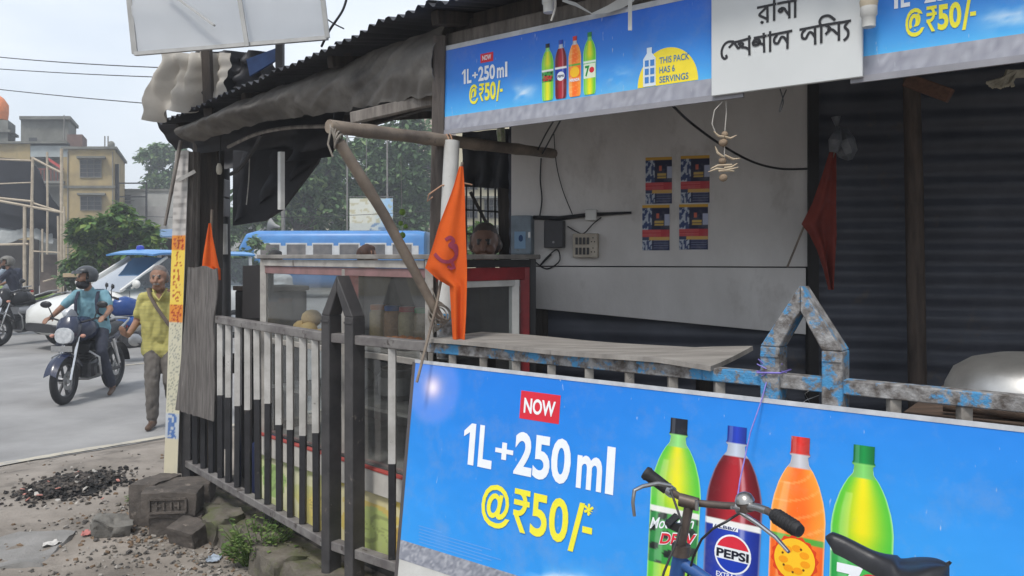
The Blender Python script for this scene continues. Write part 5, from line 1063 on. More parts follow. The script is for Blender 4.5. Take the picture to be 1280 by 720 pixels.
# ================================================================ people
SKIN = mat('brown_skin', (.27, .145, .092), (.22, .115, .072), 12, .55); LIPS = mat('lip_skin', (.16, .065, .05), None, 12, .55); EYEM = mat('eye_dark', (.03, .025, .022), None, 9, .3)
HAIRB = mat('black_hair', (.015, .013, .012), None, 30, .6); HAIRG = mat('grey_hair', (.2, .17, .155), (.1, .085, .08), 40, .7); HAIRW = mat('white_moustache', (.27, .24, .22), None, 40, .7)
SHOE = mat('brown_sandal', (.1, .06, .04), None, 20, .6)
class Body:
    """capsules (a, b, ra, rb, material index) merged into ONE continuous skin by voxel remeshing"""
    def __init__(s): s.c = []
    def cap(s, a, b, ra, rb, m): s.c.append((V(a), V(b), ra, rb, m))
    def hand(s, wr, d, pn, m, curl=.3, side=1, sc_=1.0):
        d = V(d).normalized(); pn = V(pn); pn = (pn - d * pn.dot(d)).normalized(); x = d.cross(pn) * side
        k = V(wr); p1 = k + d * .085 * sc_
        s.cap(k, k + d * .075 * sc_, .023 * sc_, .027 * sc_, m); s.cap(k + d * .03 + x * .014, p1 + x * .022, .017, .017, m); s.cap(k + d * .03 - x * .014, p1 - x * .022, .017, .017, m)
        for i, (o, L_) in enumerate(((.03, .07), (.011, .08), (-.009, .074), (-.028, .058))):
            q = p1 + x * o; e = (d + pn * curl * .8).normalized(); f = (d + pn * curl * 2.4).normalized()
            s.cap(q, q + e * L_ * .55 * sc_, .0095, .0088, m); s.cap(q + e * L_ * .55 * sc_, q + e * L_ * .55 * sc_ + f * L_ * .5 * sc_, .0088, .0075, m)
        q = k + d * .025 + x * .022; s.cap(q, q + (d * .5 + x * .8 + pn * .3).normalized() * .045, .012, .0105, m); q2 = q + (d * .5 + x * .8 + pn * .3).normalized() * .045; s.cap(q2, q2 + (d * .9 + x * .2 + pn * .3).normalized() * .035, .0105, .009, m)
    def head(s, c, fwd, up, m_skin, m_hair, hair=1.0, mous=None, m_eye=None, bald=False, k=1.0):
        c, f, u = V(c), V(fwd).normalized(), V(up).normalized(); f = (f - u * f.dot(u)).normalized(); r = f.cross(u)
        pt = lambda a, b, h: c + (r * a + f * b + u * h) * k
        s.cap(pt(0, -.012, .035), pt(0, .01, .03), .082 * k, .078 * k, m_skin)              # skull
        s.cap(pt(0, .03, -.005), pt(0, .034, -.055), .068 * k, .052 * k, m_skin)            # face
        s.cap(pt(-.022, .045, -.085), pt(.022, .045, -.085), .03 * k, .03 * k, m_skin)      # jaw
        s.cap(pt(0, .095, .012), pt(0, .116, -.026), .010 * k, .016 * k, m_skin)            # nose
        for q in (-1, 1):
            s.cap(pt(q * .078, -.005, .01), pt(q * .077, -.004, -.03), .015 * k, .01 * k, m_skin)       # ear
            s.cap(pt(q * .036, .086, .03), pt(q * .018, .092, .028), .006 * k, .006 * k, m_eye if m_eye is not None else m_skin)   # brow
            s.cap(pt(q * .034, .0955, .01), pt(q * .028, .0975, .01), .0058 * k, .0058 * k, m_eye if m_eye is not None else m_skin)
            s.cap(pt(q * .042, .07, -.022), pt(q * .034, .078, -.03), .025 * k, .022 * k, m_skin)      # cheek
        s.cap(pt(-.016, .092, -.066), pt(.016, .092, -.066), .009 * k, .009 * k, m_skin if mous is None else m_skin)
        if mous is not None: s.cap(pt(-.026, .09, -.054), pt(0, .1, -.048), .007 * k, .009 * k, mous); s.cap(pt(.026, .09, -.054), pt(0, .1, -.048), .007 * k, .009 * k, mous)
        if hair:
            s.cap(pt(0, -.03, .04), pt(0, -.008, .062), .083 * k, .075 * k, m_hair); s.cap(pt(-.05, -.025, .0), pt(.05, -.025, .0), .05 * k, .05 * k, m_hair)
            if not bald: s.cap(pt(-.03, .03, .088), pt(.03, .03, .088), .036 * k, .036 * k, m_hair)
            for q in (-1, 1): s.cap(pt(q * .07, .0, .045), pt(q * .074, .012, .01), .02 * k, .012 * k, m_hair)
    def build(s, name, mats, par, voxel=.01, it=4):
        b = MB()
        for a, c, ra, rb, m in s.c:
            d = c - a; L_ = d.length
            if L_ < 1e-4: d = V((0, 0, 1)); L_ = 1e-4
            d.normalize(); pts = []; rr = []
            for k in range(5): t = k / 4 * 1.5; pts.append(a - d * ra * math.cos(t)); rr.append(max(.0006, ra * math.sin(t)))
            for k in range(5): t = (4 - k) / 4 * 1.5; pts.append(c + d * rb * math.cos(t)); rr.append(max(.0006, rb * math.sin(t)))
            o = []; orr = []
            for p, q in zip(pts, rr):
                if o and (p - o[-1]).dot(d) < 1e-5: continue
                o.append(p); orr.append(q)
            b.tube(o, orr, 12)
        o = b.build('tmp_body', SKIN, None); mo = o.modifiers.new('r', 'REMESH'); mo.mode = 'VOXEL'; mo.voxel_size = voxel
        sm = o.modifiers.new('s', 'SMOOTH'); sm.factor = .5; sm.iterations = it
        bpy.context.view_layer.update(); me = bpy.data.meshes.new_from_object(o.evaluated_get(bpy.context.evaluated_depsgraph_get()))
        bpy.data.objects.remove(o); me.name = name
        n = len(me.polygons); ce = np.empty(n * 3); me.polygons.foreach_get('center', ce); ce = ce.reshape(-1, 3); best = np.full(n, 1e9); idx = np.zeros(n, dtype=np.int32)
        for a, c, ra, rb, m in s.c:
            A = np.array(a); D_ = np.array(c) - A; t = np.clip(((ce - A) @ D_) / max(1e-9, D_ @ D_), 0, 1); d = np.linalg.norm(ce - A - t[:, None] * D_, axis=1) - (ra + (rb - ra) * t)
            k = d < best; best[k] = d[k]; idx[k] = m
        nv = len(me.vertices); cv_ = np.empty(nv * 3); me.vertices.foreach_get('co', cv_); cv_ = cv_.reshape(-1, 3); nn = np.empty(nv * 3); me.vertices.foreach_get('normal', nn); nn = nn.reshape(-1, 3)
        mv = np.zeros(nv, dtype=np.int32)
        for p_, i_ in zip(me.polygons, idx):
            for q_ in p_.vertices: mv[q_] = i_
        for k_ in np.nonzero((mv == 2) | (mv == 3))[0]:          # cloth folds
            x_, y_, z_ = cv_[k_]; f_ = .011 * (abs(mnoise.noise(V((x_ * 11 + z_ * 5, y_ * 9, z_ * 9 - x_ * 6)))) - .2) + .006 * mnoise.noise(V((x_ * 26, y_ * 22, z_ * 17)))
            cv_[k_] += nn[k_] * f_
        me.vertices.foreach_set('co', cv_.ravel()); me.update()
        me.materials.clear()
        for m in mats: me.materials.append(m)
        me.polygons.foreach_set('material_index', idx); me.polygons.foreach_set('use_smooth', [True] * n)
        ob = bpy.data.objects.new(name, me); COL.objects.link(ob); ob.parent = par; return ob
def person(label, loc, rotz, J, cols, voxel=.01, hair=True, mous=False, bald=False, sleeve=.62, helmet=None, hands=True, extra=None, hcurl=.35, girth=1.0, cat='person', loose=1.0, it=4, hem=.0):
    """J: joints in the figure's own space, it faces -Y. cols: skin, hair, shirt, trousers, shoe, moustache"""
    t = thing('person', label, cat, loc, rotz); B = Body(); g = girth
    g_ = {k: V(v) for k, v in J.items()}; pe, chs, nk, hd = g_['pelvis'], g_['chest'], g_['neck'], g_['head']
    sl, sr, hl, hr = g_['shoL'], g_['shoR'], g_['hipL'], g_['hipR']
    B.cap(nk - (nk - chs) * .2, hd + V((0, 0, -.05)), .052, .05, 0)
    B.cap(sl, sr, .062 * g, .062 * g, 2); up = (chs - pe).normalized()
    for s_, h_ in ((sl, hl), (sr, hr)):
        B.cap(s_.lerp(chs, .35) - up * .06, h_.lerp(pe, -.05) + up * .06, .1 * g, .098 * g * loose, 2)
        B.cap(h_.lerp(pe, -.05) + up * .03, h_.lerp(pe, -.05) - up * .03, .1 * g * loose, .104 * g * loose, 2)
    B.cap(chs, pe + up * .08, .1 * g, .112 * g * loose, 2); B.cap(nk - up * .03, nk + up * .0, .07, .058, 2)
    B.cap(hl - up * .03, hr - up * .03, .092, .092, 3); B.cap(hl.lerp(pe, -.1) - up * hem, hr.lerp(pe, -.1) - up * hem, .106 * g * loose, .106 * g * loose, 2)
    for S in 'LR':
        s_, e, w_ = g_['sho' + S], g_['elb' + S], g_['wri' + S]; m = s_.lerp(e, sleeve) if sleeve <= 1 else None
        if sleeve <= 1: B.cap(s_, m, .058 * g, .06 * g, 2); B.cap(m, e, .043, .039, 0); B.cap(e, w_, .039, .026, 0)
        else: B.cap(s_, e, .058 * g, .05 * g, 2); B.cap(e, w_.lerp(e, .12), .05, .038, 2); B.cap(w_.lerp(e, .12), w_, .028, .026, 0)
        if hands: B.hand(w_, g_.get('hd' + S, w_ - e), g_.get('pn' + S, V((0, -1, 0))), 0, hcurl if S == 'R' else hcurl + .1, 1 if S == 'R' else -1)
        h_, k, a = g_['hip' + S], g_['kne' + S], g_['ank' + S]
        B.cap(h_ - up * .02, k, .095 * g, .07, 3); B.cap(k, a + (k - a) * .1, .07, .057, 3); B.cap(a + (k - a) * .12, a, .042, .04, 0)
        to = g_['toe' + S]; B.cap(a + V((0, 0, -.045)) - (to - a).normalized() * .03, to, .036, .03, 4); B.cap(a, a + V((0, 0, -.04)), .04, .038, 4)
    fw = g_.get('face', V((0, -1, 0))); B.head(hd, fw, g_.get('hup', V((0, 0, 1))), 0, 1, 1 if hair else 0, 5 if mous else None, 6, bald)
    if extra: extra(B)
    B.build('body', cols + [EYEM], t, voxel, it)
    return t
def strap(par, pts, w, m, nm='strap'):
    b = MB(); b.tube([V(p) for p in pts], w, 8, flat=.35); return b.build(nm, m, par, smooth=True, world=False)
# --- the man in the yellow shirt walking towards the camera
YEL = mat('yellow_striped_shirt', (.44, .40, .13), (.38, .345, .11), 8, .85, bump=.2, bscale=25)
_t = YEL.node_tree   # fine woven stripes across the shirt
_w = _t.nodes.new('ShaderNodeTexWave'); _w.bands_direction = 'Z'; _w.inputs['Scale'].default_value = 9; _w.inputs['Distortion'].default_value = .6
_m = _t.nodes.new('ShaderNodeMix'); _m.data_type = 'RGBA'; _b = _t.nodes['Principled BSDF']; _src = _b.inputs['Base Color'].links[0].from_socket
_r = _t.nodes.new('ShaderNodeValToRGB'); _r.color_ramp.elements[0].position = .86; _r.color_ramp.elements[1].position = .95; _r.color_ramp.elements[1].color = (.3, .3, .3, 1)
_tcn = _t.nodes.new('ShaderNodeTexCoord'); _t.links.new(_tcn.outputs['Object'], _w.inputs['Vector']); _t.links.new(_w.outputs['Fac'], _r.inputs['Fac']); _t.links.new(_r.outputs['Color'], _m.inputs['Factor'])
_t.links.new(_src, _m.inputs['A']); _m.inputs['B'].default_value = (.24, .25, .09, 1); _t.links.new(_m.outputs['Result'], _b.inputs['Base Color'])
GREYT = mat('grey_trousers', (.15, .135, .12), (.10, .09, .082), 5, .9, bump=.35, bscale=12)
mp_ = V((G(203, 533, -.1).x, G(195, 533, -.1).y, -.097))
JW = dict(pelvis=(0, 0, .84), chest=(0, -.03, 1.16), neck=(.0, -.06, 1.34), head=(-.01, -.11, 1.475), shoL=(.165, -.03, 1.28), shoR=(-.165, -.03, 1.28), elbL=(.24, .06, 1.04), wriL=(.25, -.02, .82), elbR=(-.24, .02, 1.04), wriR=(-.27, -.21, .93),
          hdR=(-.25, -.9, .35), pnR=(.35, .2, .9), hipL=(.085, 0, .82), hipR=(-.085, 0, .82), kneL=(.085, -.08, .47), ankL=(.07, .22, .17), kneR=(-.075, -.1, .46), ankR=(-.075, -.08, .085), toeL=(.08, .12, .05), toeR=(-.085, -.24, .032), face=(-.1, -1, -.08), pnL=(-1, 0, 0))
wm = person('grey-haired man in a yellow striped shirt and grey trousers walking along the road edge', mp_, R(13), JW, [SKIN, HAIRG, YEL, GREYT, SHOE, HAIRW], voxel=.0075, mous=True, girth=1.0, hcurl=.55, bald=True, hem=.05)
BAGM = mat('brown_bag_strap', (.13, .1, .08), None, 9, .7)
strap(wm, [(-.12, -.06, 1.375), (-.09, -.13, 1.31), (-.02, -.165, 1.19), (.08, -.17, 1.04), (.17, -.13, .92), (.22, .02, .88), (.16, .13, 1.0), (-.02, .14, 1.25), (-.12, .05, 1.37), (-.12, -.06, 1.375)], .019, BAGM)
COLR = MB(); COLR.tube([(-.06, -.10, 1.375), (-.035, -.15, 1.32), (0.0, -.165, 1.265), (.035, -.15, 1.32), (.06, -.10, 1.375)], .018, 6, flat=.5); COLR.build('collar', YEL, wm, smooth=True, world=False)
COLR = MB(); COLR.add([(-.032, -.163, 1.33), (.03, -.163, 1.33), (0, -.17, 1.262)], [(0, 1, 2)]); COLR.build('open_neck', SKIN, wm, world=False)
# --- the man behind the case
JS = dict(pelvis=(0, 0, .9), chest=(0, 0, 1.26), neck=(0, -.01, 1.46), head=(0, -.03, 1.60), shoL=(.18, 0, 1.4), shoR=(-.18, 0, 1.4), elbL=(.24, .0, 1.12), wriL=(.18, -.18, 1.0), elbR=(-.24, .0, 1.12), wriR=(-.18, -.18, 1.0), hipL=(.09, 0, .9), hipR=(-.09, 0, .9),
          kneL=(.1, -.02, .49), kneR=(-.1, -.02, .49), ankL=(.1, .02, .09), ankR=(-.1, .02, .09), toeL=(.11, -.13, .035), toeR=(-.11, -.13, .035))
DARKSH = mat('dark_shirt', (.05, .05, .055), None, 9, .85); WSH = mat('white_shirt', (.55, .56, .58), (.45, .46, .48), 8, .85, bump=.2, bscale=12); LBLU = mat('light_blue_shirt', (.18, .34, .4), (.135, .27, .33), 6, .85, bump=.3, bscale=14); NAVYT = mat('navy_jeans', (.035, .04, .06), (.025, .028, .042), 8, .9, bump=.25)
DSKIN = mat('dark_brown_skin', (.17, .09, .06), (.14, .073, .048), 12, .55)
hp_ = P(607, 300, 4.62)
person('bald man watching over the top of the glass case', V((hp_.x, hp_.y, .03)), R(-4), {k: (V(v) + V((0, 0, .03 if v[2] > .3 else 0)) if k not in () else V(v)) for k, v in JS.items()}, [DSKIN, mat('close_cropped_hair', (.06, .042, .034), None, 40, .7), DARKSH, DARKSH, SHOE, HAIRG], voxel=.008, bald=True)
def stand(px, py, d, lab, cols, s=1.0, rz=0, z0=-.02):
    q = P(px, py, d); person(lab, V((q.x, q.y, z0)), rz, JS, cols, voxel=.014)
q_ = JS['head'][2] + .11
stand(456, 309, 7.5, 'person with dark reddish hair behind the middle of the glass case', [SKIN, mat('henna_hair', (.06, .025, .016), (.03, .014, .01), 30, .7), mat('maroon_dress', (.16, .03, .035), None, 9, .9), DARKSH, SHOE, HAIRB], rz=R(140))
stand(342, 316, 9.0, 'dark-haired person standing behind the far end of the glass case', [SKIN, HAIRB, WSH, DARKSH, SHOE, HAIRB], rz=R(160), z0=-.06)
# ================================================================ motorcycles (built along +X, ground at z = 0)
RX = Matrix.Rotation(R(90), 3, 'X')
def part(b, nm, m, par, smooth=True, bevel=0, sharp=40): return b.build(nm, m, par, smooth=smooth, bevel=bevel, world=False, sharp=sharp)
def mwheel(par, x, r=.29, tw=.05, disc=True, nm='wheel'):
    b = MB(); b.torus((x, 0, r), r - tw * .8, tw, RX, 36, 10, .85); w_ = part(b, nm, RUBBER, par)
    b = MB(); b.torus((x, 0, r), r - tw * 1.75, .016, RX, 32, 6, 1.8)
    for k in range(6):
        a = R(60 * k + 10); e = V((math.cos(a), 0, math.sin(a))); c = V((x, 0, r)); b.bar(c + e * .04, c + e * (r - tw * 1.7), .03, .022, up=(0, 1, 0))
    part(b, 'rim', mat('wheel_alloy', (.06, .06, .065), None, 9, .4), w_)
    b = MB(); b.lathe([(.04, -.055), (.045, 0), (.04, .055)], (x, 0, r), 14, RX); part(b, 'hub', STEEL, w_)
    if disc: b = MB(); b.lathe([(.115, -.002), (.115, .002), (.07, .002), (.07, -.002)], (x, .045, r), 24, RX, cap=False); part(b, 'brake_disc', STEEL, w_)
    return w_
def motorcycle(label, loc, rotz, paint, accent, steer=0, group=None):
    t = thing('motorcycle', label, 'motorcycle', loc, rotz, group)
    mwheel(t, .64); mwheel(t, -.62, .29, .055)
    b = MB()
    for s in (-1, 1): b.tube([(.66, s * .085, .3), (.50, s * .085, .72), (.43, s * .085, .92)], .017, 8)
    part(b, 'front_fork', CHROME, t)
    b = MB(); b.grid(lambda u, v: ((.64 + .345 * math.cos(R(20 + 130 * u))), (v - .5) * .15, .29 + .345 * math.sin(R(20 + 130 * u)) - .035 * abs(v - .5) * 2), 14, 6, .004); part(b, 'front_mudguard', paint, t, sharp=70)
    b = MB(); b.loft([(.66, .05, .83, .9, 2.2), (.64, .11, .74, 1.0, 2.4), (.58, .135, .72, 1.08, 2.4), (.47, .13, .78, 1.10, 2.4), (.38, .09, .86, 1.02, 2)], 20); hf = part(b, 'headlight_cowl', paint, t)
    b = MB(); b.loft([(.672, .04, .8, .9, 2.2), (.668, .105, .755, .945, 2.6), (.63, .118, .745, .955, 2.6)], 18); part(b, 'headlight', mat('headlight_glass', (.62, .63, .64), (.4, .42, .44), 18, .12), hf)
    b = MB(); b.grid(lambda u, v: (.62 - .16 * v, (u - .5) * .22 * (1 - .25 * v), 1.0 + .17 * v - .1 * (2 * u - 1) ** 2), 8, 6, .004); part(b, 'windscreen', mat('smoked_screen', (.12, .13, .15), None, 9, .12), hf, sharp=70)
    b = MB(); b.box((.70, 0, .69), (.012, .26, .07)); part(b, 'number_plate', mat('plate_grey', (.3, .3, .3), (.2, .2, .2), 60, .5), t, False, .002)
    for s in (-1, 1): b = MB(); b.ball((.56, s * .19, .84), (.04, .032, .025), 10); part(b, 'indicator', mat('indicator_amber', (.6, .3, .22), None, 9, .25), t)
    b = MB(); b.tube([(.34, .36, 1.03), (.40, .28, 1.05), (.44, .1, 1.0), (.44, -.1, 1.0), (.40, -.28, 1.05), (.34, -.36, 1.03)], .013, 8); part(b, 'handlebar', PLASTB, t)
    for s in (-1, 1): b = MB(); b.tube([(.39, s * .29, 1.052), (.33, s * .38, 1.028)], .019, 8); part(b, 'grip', RUBBER, t)
    for s in (-1, 1):
        b = MB(); b.tube([(.41, s * .26, 1.05), (.42, s * .3, 1.16), (.41, s * .33, 1.2)], .007, 6); mi = part(b, 'mirror', PLASTB, t); b = MB(); b.ball((.41, s * .355, 1.225), (.02, .075, .045), 12); part(b, 'mirror_head', PLASTB, mi)
        b = MB(); b.ball((.39, s * .355, 1.225), (.006, .066, .038), 12); part(b, 'mirror_glass', CHROME, mi)
    b = MB(); b.loft([(.40, .06, .80, .92, 2.2), (.33, .13, .74, 1.02, 2.4), (.18, .155, .74, 1.06, 2.4), (.02, .13, .75, 1.0, 2.4), (-.08, .09, .76, .88, 2.2)], 20); part(b, 'fuel_tank', paint, t)
    b = MB(); b.loft([(.02, .09, .74, .80, 3), (-.1, .135, .72, .82, 3), (-.35, .15, .74, .84, 3), (-.6, .13, .80, .90, 3), (-.78, .08, .86, .92, 3)], 16); part(b, 'seat', RUBBER, t)
    b = MB(); b.loft([(-.2, .1, .62, .76, 3), (-.5, .12, .66, .82, 3), (-.8, .09, .78, .88, 3), (-.95, .04, .84, .88, 2)], 16); tl = part(b, 'tail_fairing', paint, t)
    b = MB(); b.loft([(-.93, .06, .8, .86, 3), (-.97, .05, .8, .85, 3)], 12); part(b, 'tail_light', mat('red_lamp', (.4, .02, .02), None, 9, .2), tl)
    b = MB(); b.tube([(-.5, .15, .84), (-.75, .15, .93), (-.9, .1, .95), (-.9, -.1, .95), (-.75, -.15, .93), (-.5, -.15, .84)], .014, 8); part(b, 'grab_rail', STEEL, t)
    b = MB(); b.box((.1, 0, .36), (.34, .26, .24)); b.box((.16, 0, .55), (.18, .18, .22), M=Matrix.Rotation(.25, 3, 'Y')); e = part(b, 'engine', mat('engine_metal', (.1, .1, .105), (.05, .05, .052), 15, .45, metal=.6), t, False, .03)
    for k in range(5): b = MB(); b.box((.16, 0, .48 + k * .035), (.22, .24, .008), M=Matrix.Rotation(.25, 3, 'Y')); part(b, 'cooling_fin', MATS['engine_metal'], e, False)
    for s in (-1, 1): b = MB(); b.lathe([(.1, 0), (.1, .03), (.07, .045)], (.06, s * .13, .36), 18, Matrix.Rotation(R(-90 * s), 3, 'X')); part(b, 'engine_cover', STEEL if s > 0 else MATS['engine_metal'], e)
    b = MB(); b.tube([(.47, 0, .85), (.36, 0, .6), (.26, 0, .28), (-.05, 0, .24)], .022, 8); b.tube([(.42, 0, .9), (.0, 0, .76), (-.25, 0, .6), (-.1, 0, .26)], .022, 8); b.tube([(-.2, .1, .68), (-.62, .1, .78)], .014, 6); b.tube([(-.2, -.1, .68), (-.62, -.1, .78)], .014, 6); part(b, 'frame', DARKP, t)
    for s in (-1, 1): b = MB(); b.tube([(-.12, s * .1, .3), (-.62, s * .1, .29)], .02, 8); part(b, 'swingarm', DARKP, t); b = MB(); b.tube([(-.38, s * .11, .72), (-.55, s * .11, .36)], .03, 10); part(b, 'shock_absorber', CHROME, t)
    b = MB(); b.tube([(.2, -.1, .5), (.3, -.13, .3), (.1, -.15, .22), (-.3, -.16, .27), (-.85, -.19, .42)], [.02, .02, .025, .045, .05], 10); part(b, 'exhaust', mat('dull_exhaust', (.2, .2, .2), None, 9, .35, metal=.8), t)
    b = MB(); b.tube([(.34, .16, .62), (.37, .3, .55), (.35, .31, .34), (.28, .16, .27), (.28, -.16, .27), (.35, -.31, .34), (.37, -.3, .55), (.34, -.16, .62)], .014, 8); part(b, 'crash_guard', STEEL, t)
    b = MB(); b.grid(lambda u, v: ((-.62 + .35 * math.cos(R(75 + 95 * u))), (v - .5) * .16, .29 + .35 * math.sin(R(75 + 95 * u))), 10, 4, .004); part(b, 'rear_mudguard', PLASTB, t, sharp=70)
    for s in (-1, 1): b = MB(); b.tube([(.0, s * .1, .3), (.0, s * .26, .29)], .014, 8); part(b, 'foot_peg', RUBBER, t)
    b = MB(); b.loft([(.3, .14, .58, .72, 3), (.1, .15, .56, .74, 3), (-.2, .12, .6, .72, 3)], 14); part(b, 'side_panel', accent, t)
    return t
# rider pose on such a machine, figure space: faces -Y, so forward (+X of the machine) is -Y here
def rider_pose(lean=.12, turn=(0, -1, 0), down=1):
    return dict(pelvis=(0, .12, .90), chest=(0, .02, 1.22), neck=(0, -.03, 1.40), head=(0, -.08, 1.535), shoL=(.185, .0, 1.335), shoR=(-.185, .0, 1.335), elbL=(.33, -.17, 1.13), wriL=(.335, -.34, 1.05), elbR=(-.33, -.17, 1.13), wriR=(-.335, -.34, 1.05), hdL=(.05, -1, -.2), hdR=(-.05, -1, -.2), pnL=(0, -.3, -1), pnR=(0, -.3, -1),
        hipL=(.1, .1, .89), hipR=(-.1, .1, .89), kneL=(.24, -.26, .70), kneR=(-.24, -.26, .70), ankL=(.22, -.02, .34), ankR=(-.22, -.02, .34), toeL=(.24, -.16, .27), toeR=(-.24, -.16, .27), face=turn)
def helmet_on(t, c, fwd, m, open_=True, r=.13):
    c, f = V(c), V(fwd).normalized(); q = f.to_track_quat('-Y', 'Z').to_matrix(); b = MB(); 
    b.ball(c + q @ V((0, .005, .035)), (r * .98, r * 1.14, r * 1.02), 22, q); h = b.build('helmet', m, t, smooth=True, world=False)
    bm = bmesh.new(); bm.from_mesh(h.data); qi = q.inverted()   # face opening and open underside
    dl = [v for v in bm.verts if (lambda p: (p.y < -.035 and p.z < .055) or p.z < -.055)(qi @ (v.co - c))]; bmesh.ops.delete(bm, geom=dl, context='VERTS'); bm.to_mesh(h.data); bm.free()
    so = h.modifiers.new('shell', 'SOLIDIFY'); so.thickness = .012; so.offset = -1
    b = MB(); b.grid(lambda u, v: c + q @ V((r * 1.0 * math.sin((u - .5) * 2.3), -r * 1.17 * math.cos((u - .5) * 2.3) - .02 * v, .07 + .035 * (1 - v))), 12, 3, .004); b.build('visor_peak', m, h, smooth=True, world=False)
    return h
BLUEB = mat('dark_blue_bike_paint', (.018, .026, .06), (.013, .018, .042), 5, .22, spec=.6); GRNB = mat('green_bike_paint', (.22, .32, .06), (.16, .24, .05), 5, .3); BLKB = mat('black_bike_paint', (.018, .018, .02), None, 5, .25)
RZv = -.095
hdg = R(-89); c1 = P(113, 480, 9.75); mloc = V((c1.x, c1.y, gz(c1.x, c1.y) + .006))
MOTO1 = motorcycle('dark blue motorcycle ridden by the helmeted man in a light blue shirt', mloc, hdg, BLUEB, BLKB, group='motorcycles on the road')
tl = hdg + R(90)          # figure's -Y must point along the machine's +X
turn = V((-.75, -.66, -.06))
J1 = rider_pose(turn=turn); J1.update(kneL=(.25, -.22, .60), ankL=(.27, .04, .11), toeL=(.31, -.12, .04), wriL=(.34, -.30, 1.07), elbL=(.30, -.08, 1.14), head=(-.01, -.09, 1.55))
r1 = person('motorcyclist in dark helmet and light blue shirt looking left with one foot down', mloc, tl, J1, [SKIN, HAIRB, LBLU, NAVYT, SHOE, HAIRB], voxel=.009)
helmet_on(r1, (-.01, -.09, 1.55), turn, mat('dark_grey_helmet', (.06, .065, .072), (.04, .043, .048), 9, .35))
b = MB(); tq = turn.normalized().to_track_quat('-Y', 'Z').to_matrix(); b.ball(V((-.01, -.09, 1.55)) + tq @ V((0, -.045, -.075)), (.08, .085, .065), 16, tq); b.build('face_scarf', mat('black_scarf', (.018, .018, .022), None, 9, .9), r1, smooth=True, world=False)
STRAPB = mat('navy_strap', (.025, .03, .055), None, 9, .8)
for s in (-1, 1): strap(r1, [(s * .125, .07, 1.385), (s * .13, -.055, 1.37), (s * .135, -.115, 1.26), (s * .14, -.10, 1.1), (s * .17, .06, 1.02)], .022, STRAPB, 'backpack_strap')
b = MB(); b.loft([(-.16, .13, -.2, .2, 3), (-.06, .16, -.22, .22, 3), (.04, .15, -.2, .2, 3)], 16)
b.v = [(y, .2 - x * .8, 1.18 + z) for x, y, z in b.v]; b.build('backpack', STRAPB, r1, smooth=True, world=False)
for o_ in bpy.data.objects:
    if o_.name in (MOTO1.name, r1.name): o_.scale = (.92, .92, .92)
# the two machines at the left edge
c2 = P(14, 414, 17.2); m2 = V((c2.x, c2.y, gz(c2.x, c2.y) + .006)); h2 = math.atan2(-.25, -.97)
motorcycle('green motorcycle at the left edge ridden by the man in a dark shirt', m2, h2, GRNB, BLKB, group='motorcycles on the road')
J2 = rider_pose(turn=(.25, -1, -.05)); r2 = person('motorcyclist in grey cap helmet and dark shirt at the left edge', m2, h2 + R(90), J2, [SKIN, HAIRB, mat('dark_navy_shirt', (.022, .025, .042), None, 9, .9), mat('olive_grey_trousers', (.08, .085, .09), None, 9, .9), SHOE, HAIRB], voxel=.014)
helmet_on(r2, (0, -.08, 1.535), (.25, -1, -.05), mat('grey_cap_helmet', (.17, .16, .14), None, 9, .5))
b = MB(); b.ball((.0, -.13, 1.465), (.075, .06, .06), 14); b.build('face_scarf', MATS['black_scarf'], r2, smooth=True, world=False)
c3 = P(-14, 408, 19.5); m3 = V((c3.x, c3.y, gz(c3.x, c3.y) + .006))
motorcycle('black motorcycle cut by the left edge behind the green one', m3, h2, BLKB, BLKB, group='motorcycles on the road')
J3 = rider_pose(); r3 = person('rider in pale blue shirt with a dark backpack behind the green motorcycle', m3 + V((.35, .1, 0)), h2 + R(90), J3, [SKIN, HAIRB, mat('pale_blue_shirt', (.3, .36, .42), None, 9, .85), NAVYT, SHOE, HAIRB], voxel=.014)
b = MB(); b.loft([(-.16, .13, -.2, .2, 3), (-.06, .16, -.22, .22, 3), (.04, .15, -.2, .2, 3)], 16); b.v = [(y, .2 - x * .8, 1.18 + z) for x, y, z in b.v]; b.build('backpack', STRAPB, r3, smooth=True, world=False)
# a parked silver scooter's nose between them and the white car
c4 = P(36, 424, 15.6); m4 = V((c4.x, c4.y, gz(c4.x, c4.y) + .006))
motorcycle('parked black motorcycle with chrome guard beside the white car', m4, math.atan2(-.9, -.35), BLKB, mat('silver_paint', (.4, .4, .41), None, 9, .3), group='motorcycles on the road')
c5 = P(172, 440, 12.9); m5 = V((c5.x, c5.y, gz(c5.x, c5.y) + .006))
motorcycle('bright blue motorcycle half hidden between the rider and the walking man', m5, math.atan2(-.55, -.83), mat('bright_blue_paint', (.02, .07, .26), (.014, .045, .17), 5, .25), mat('mid_blue_paint', (.03, .1, .34), None, 5, .3), group='motorcycles on the road')
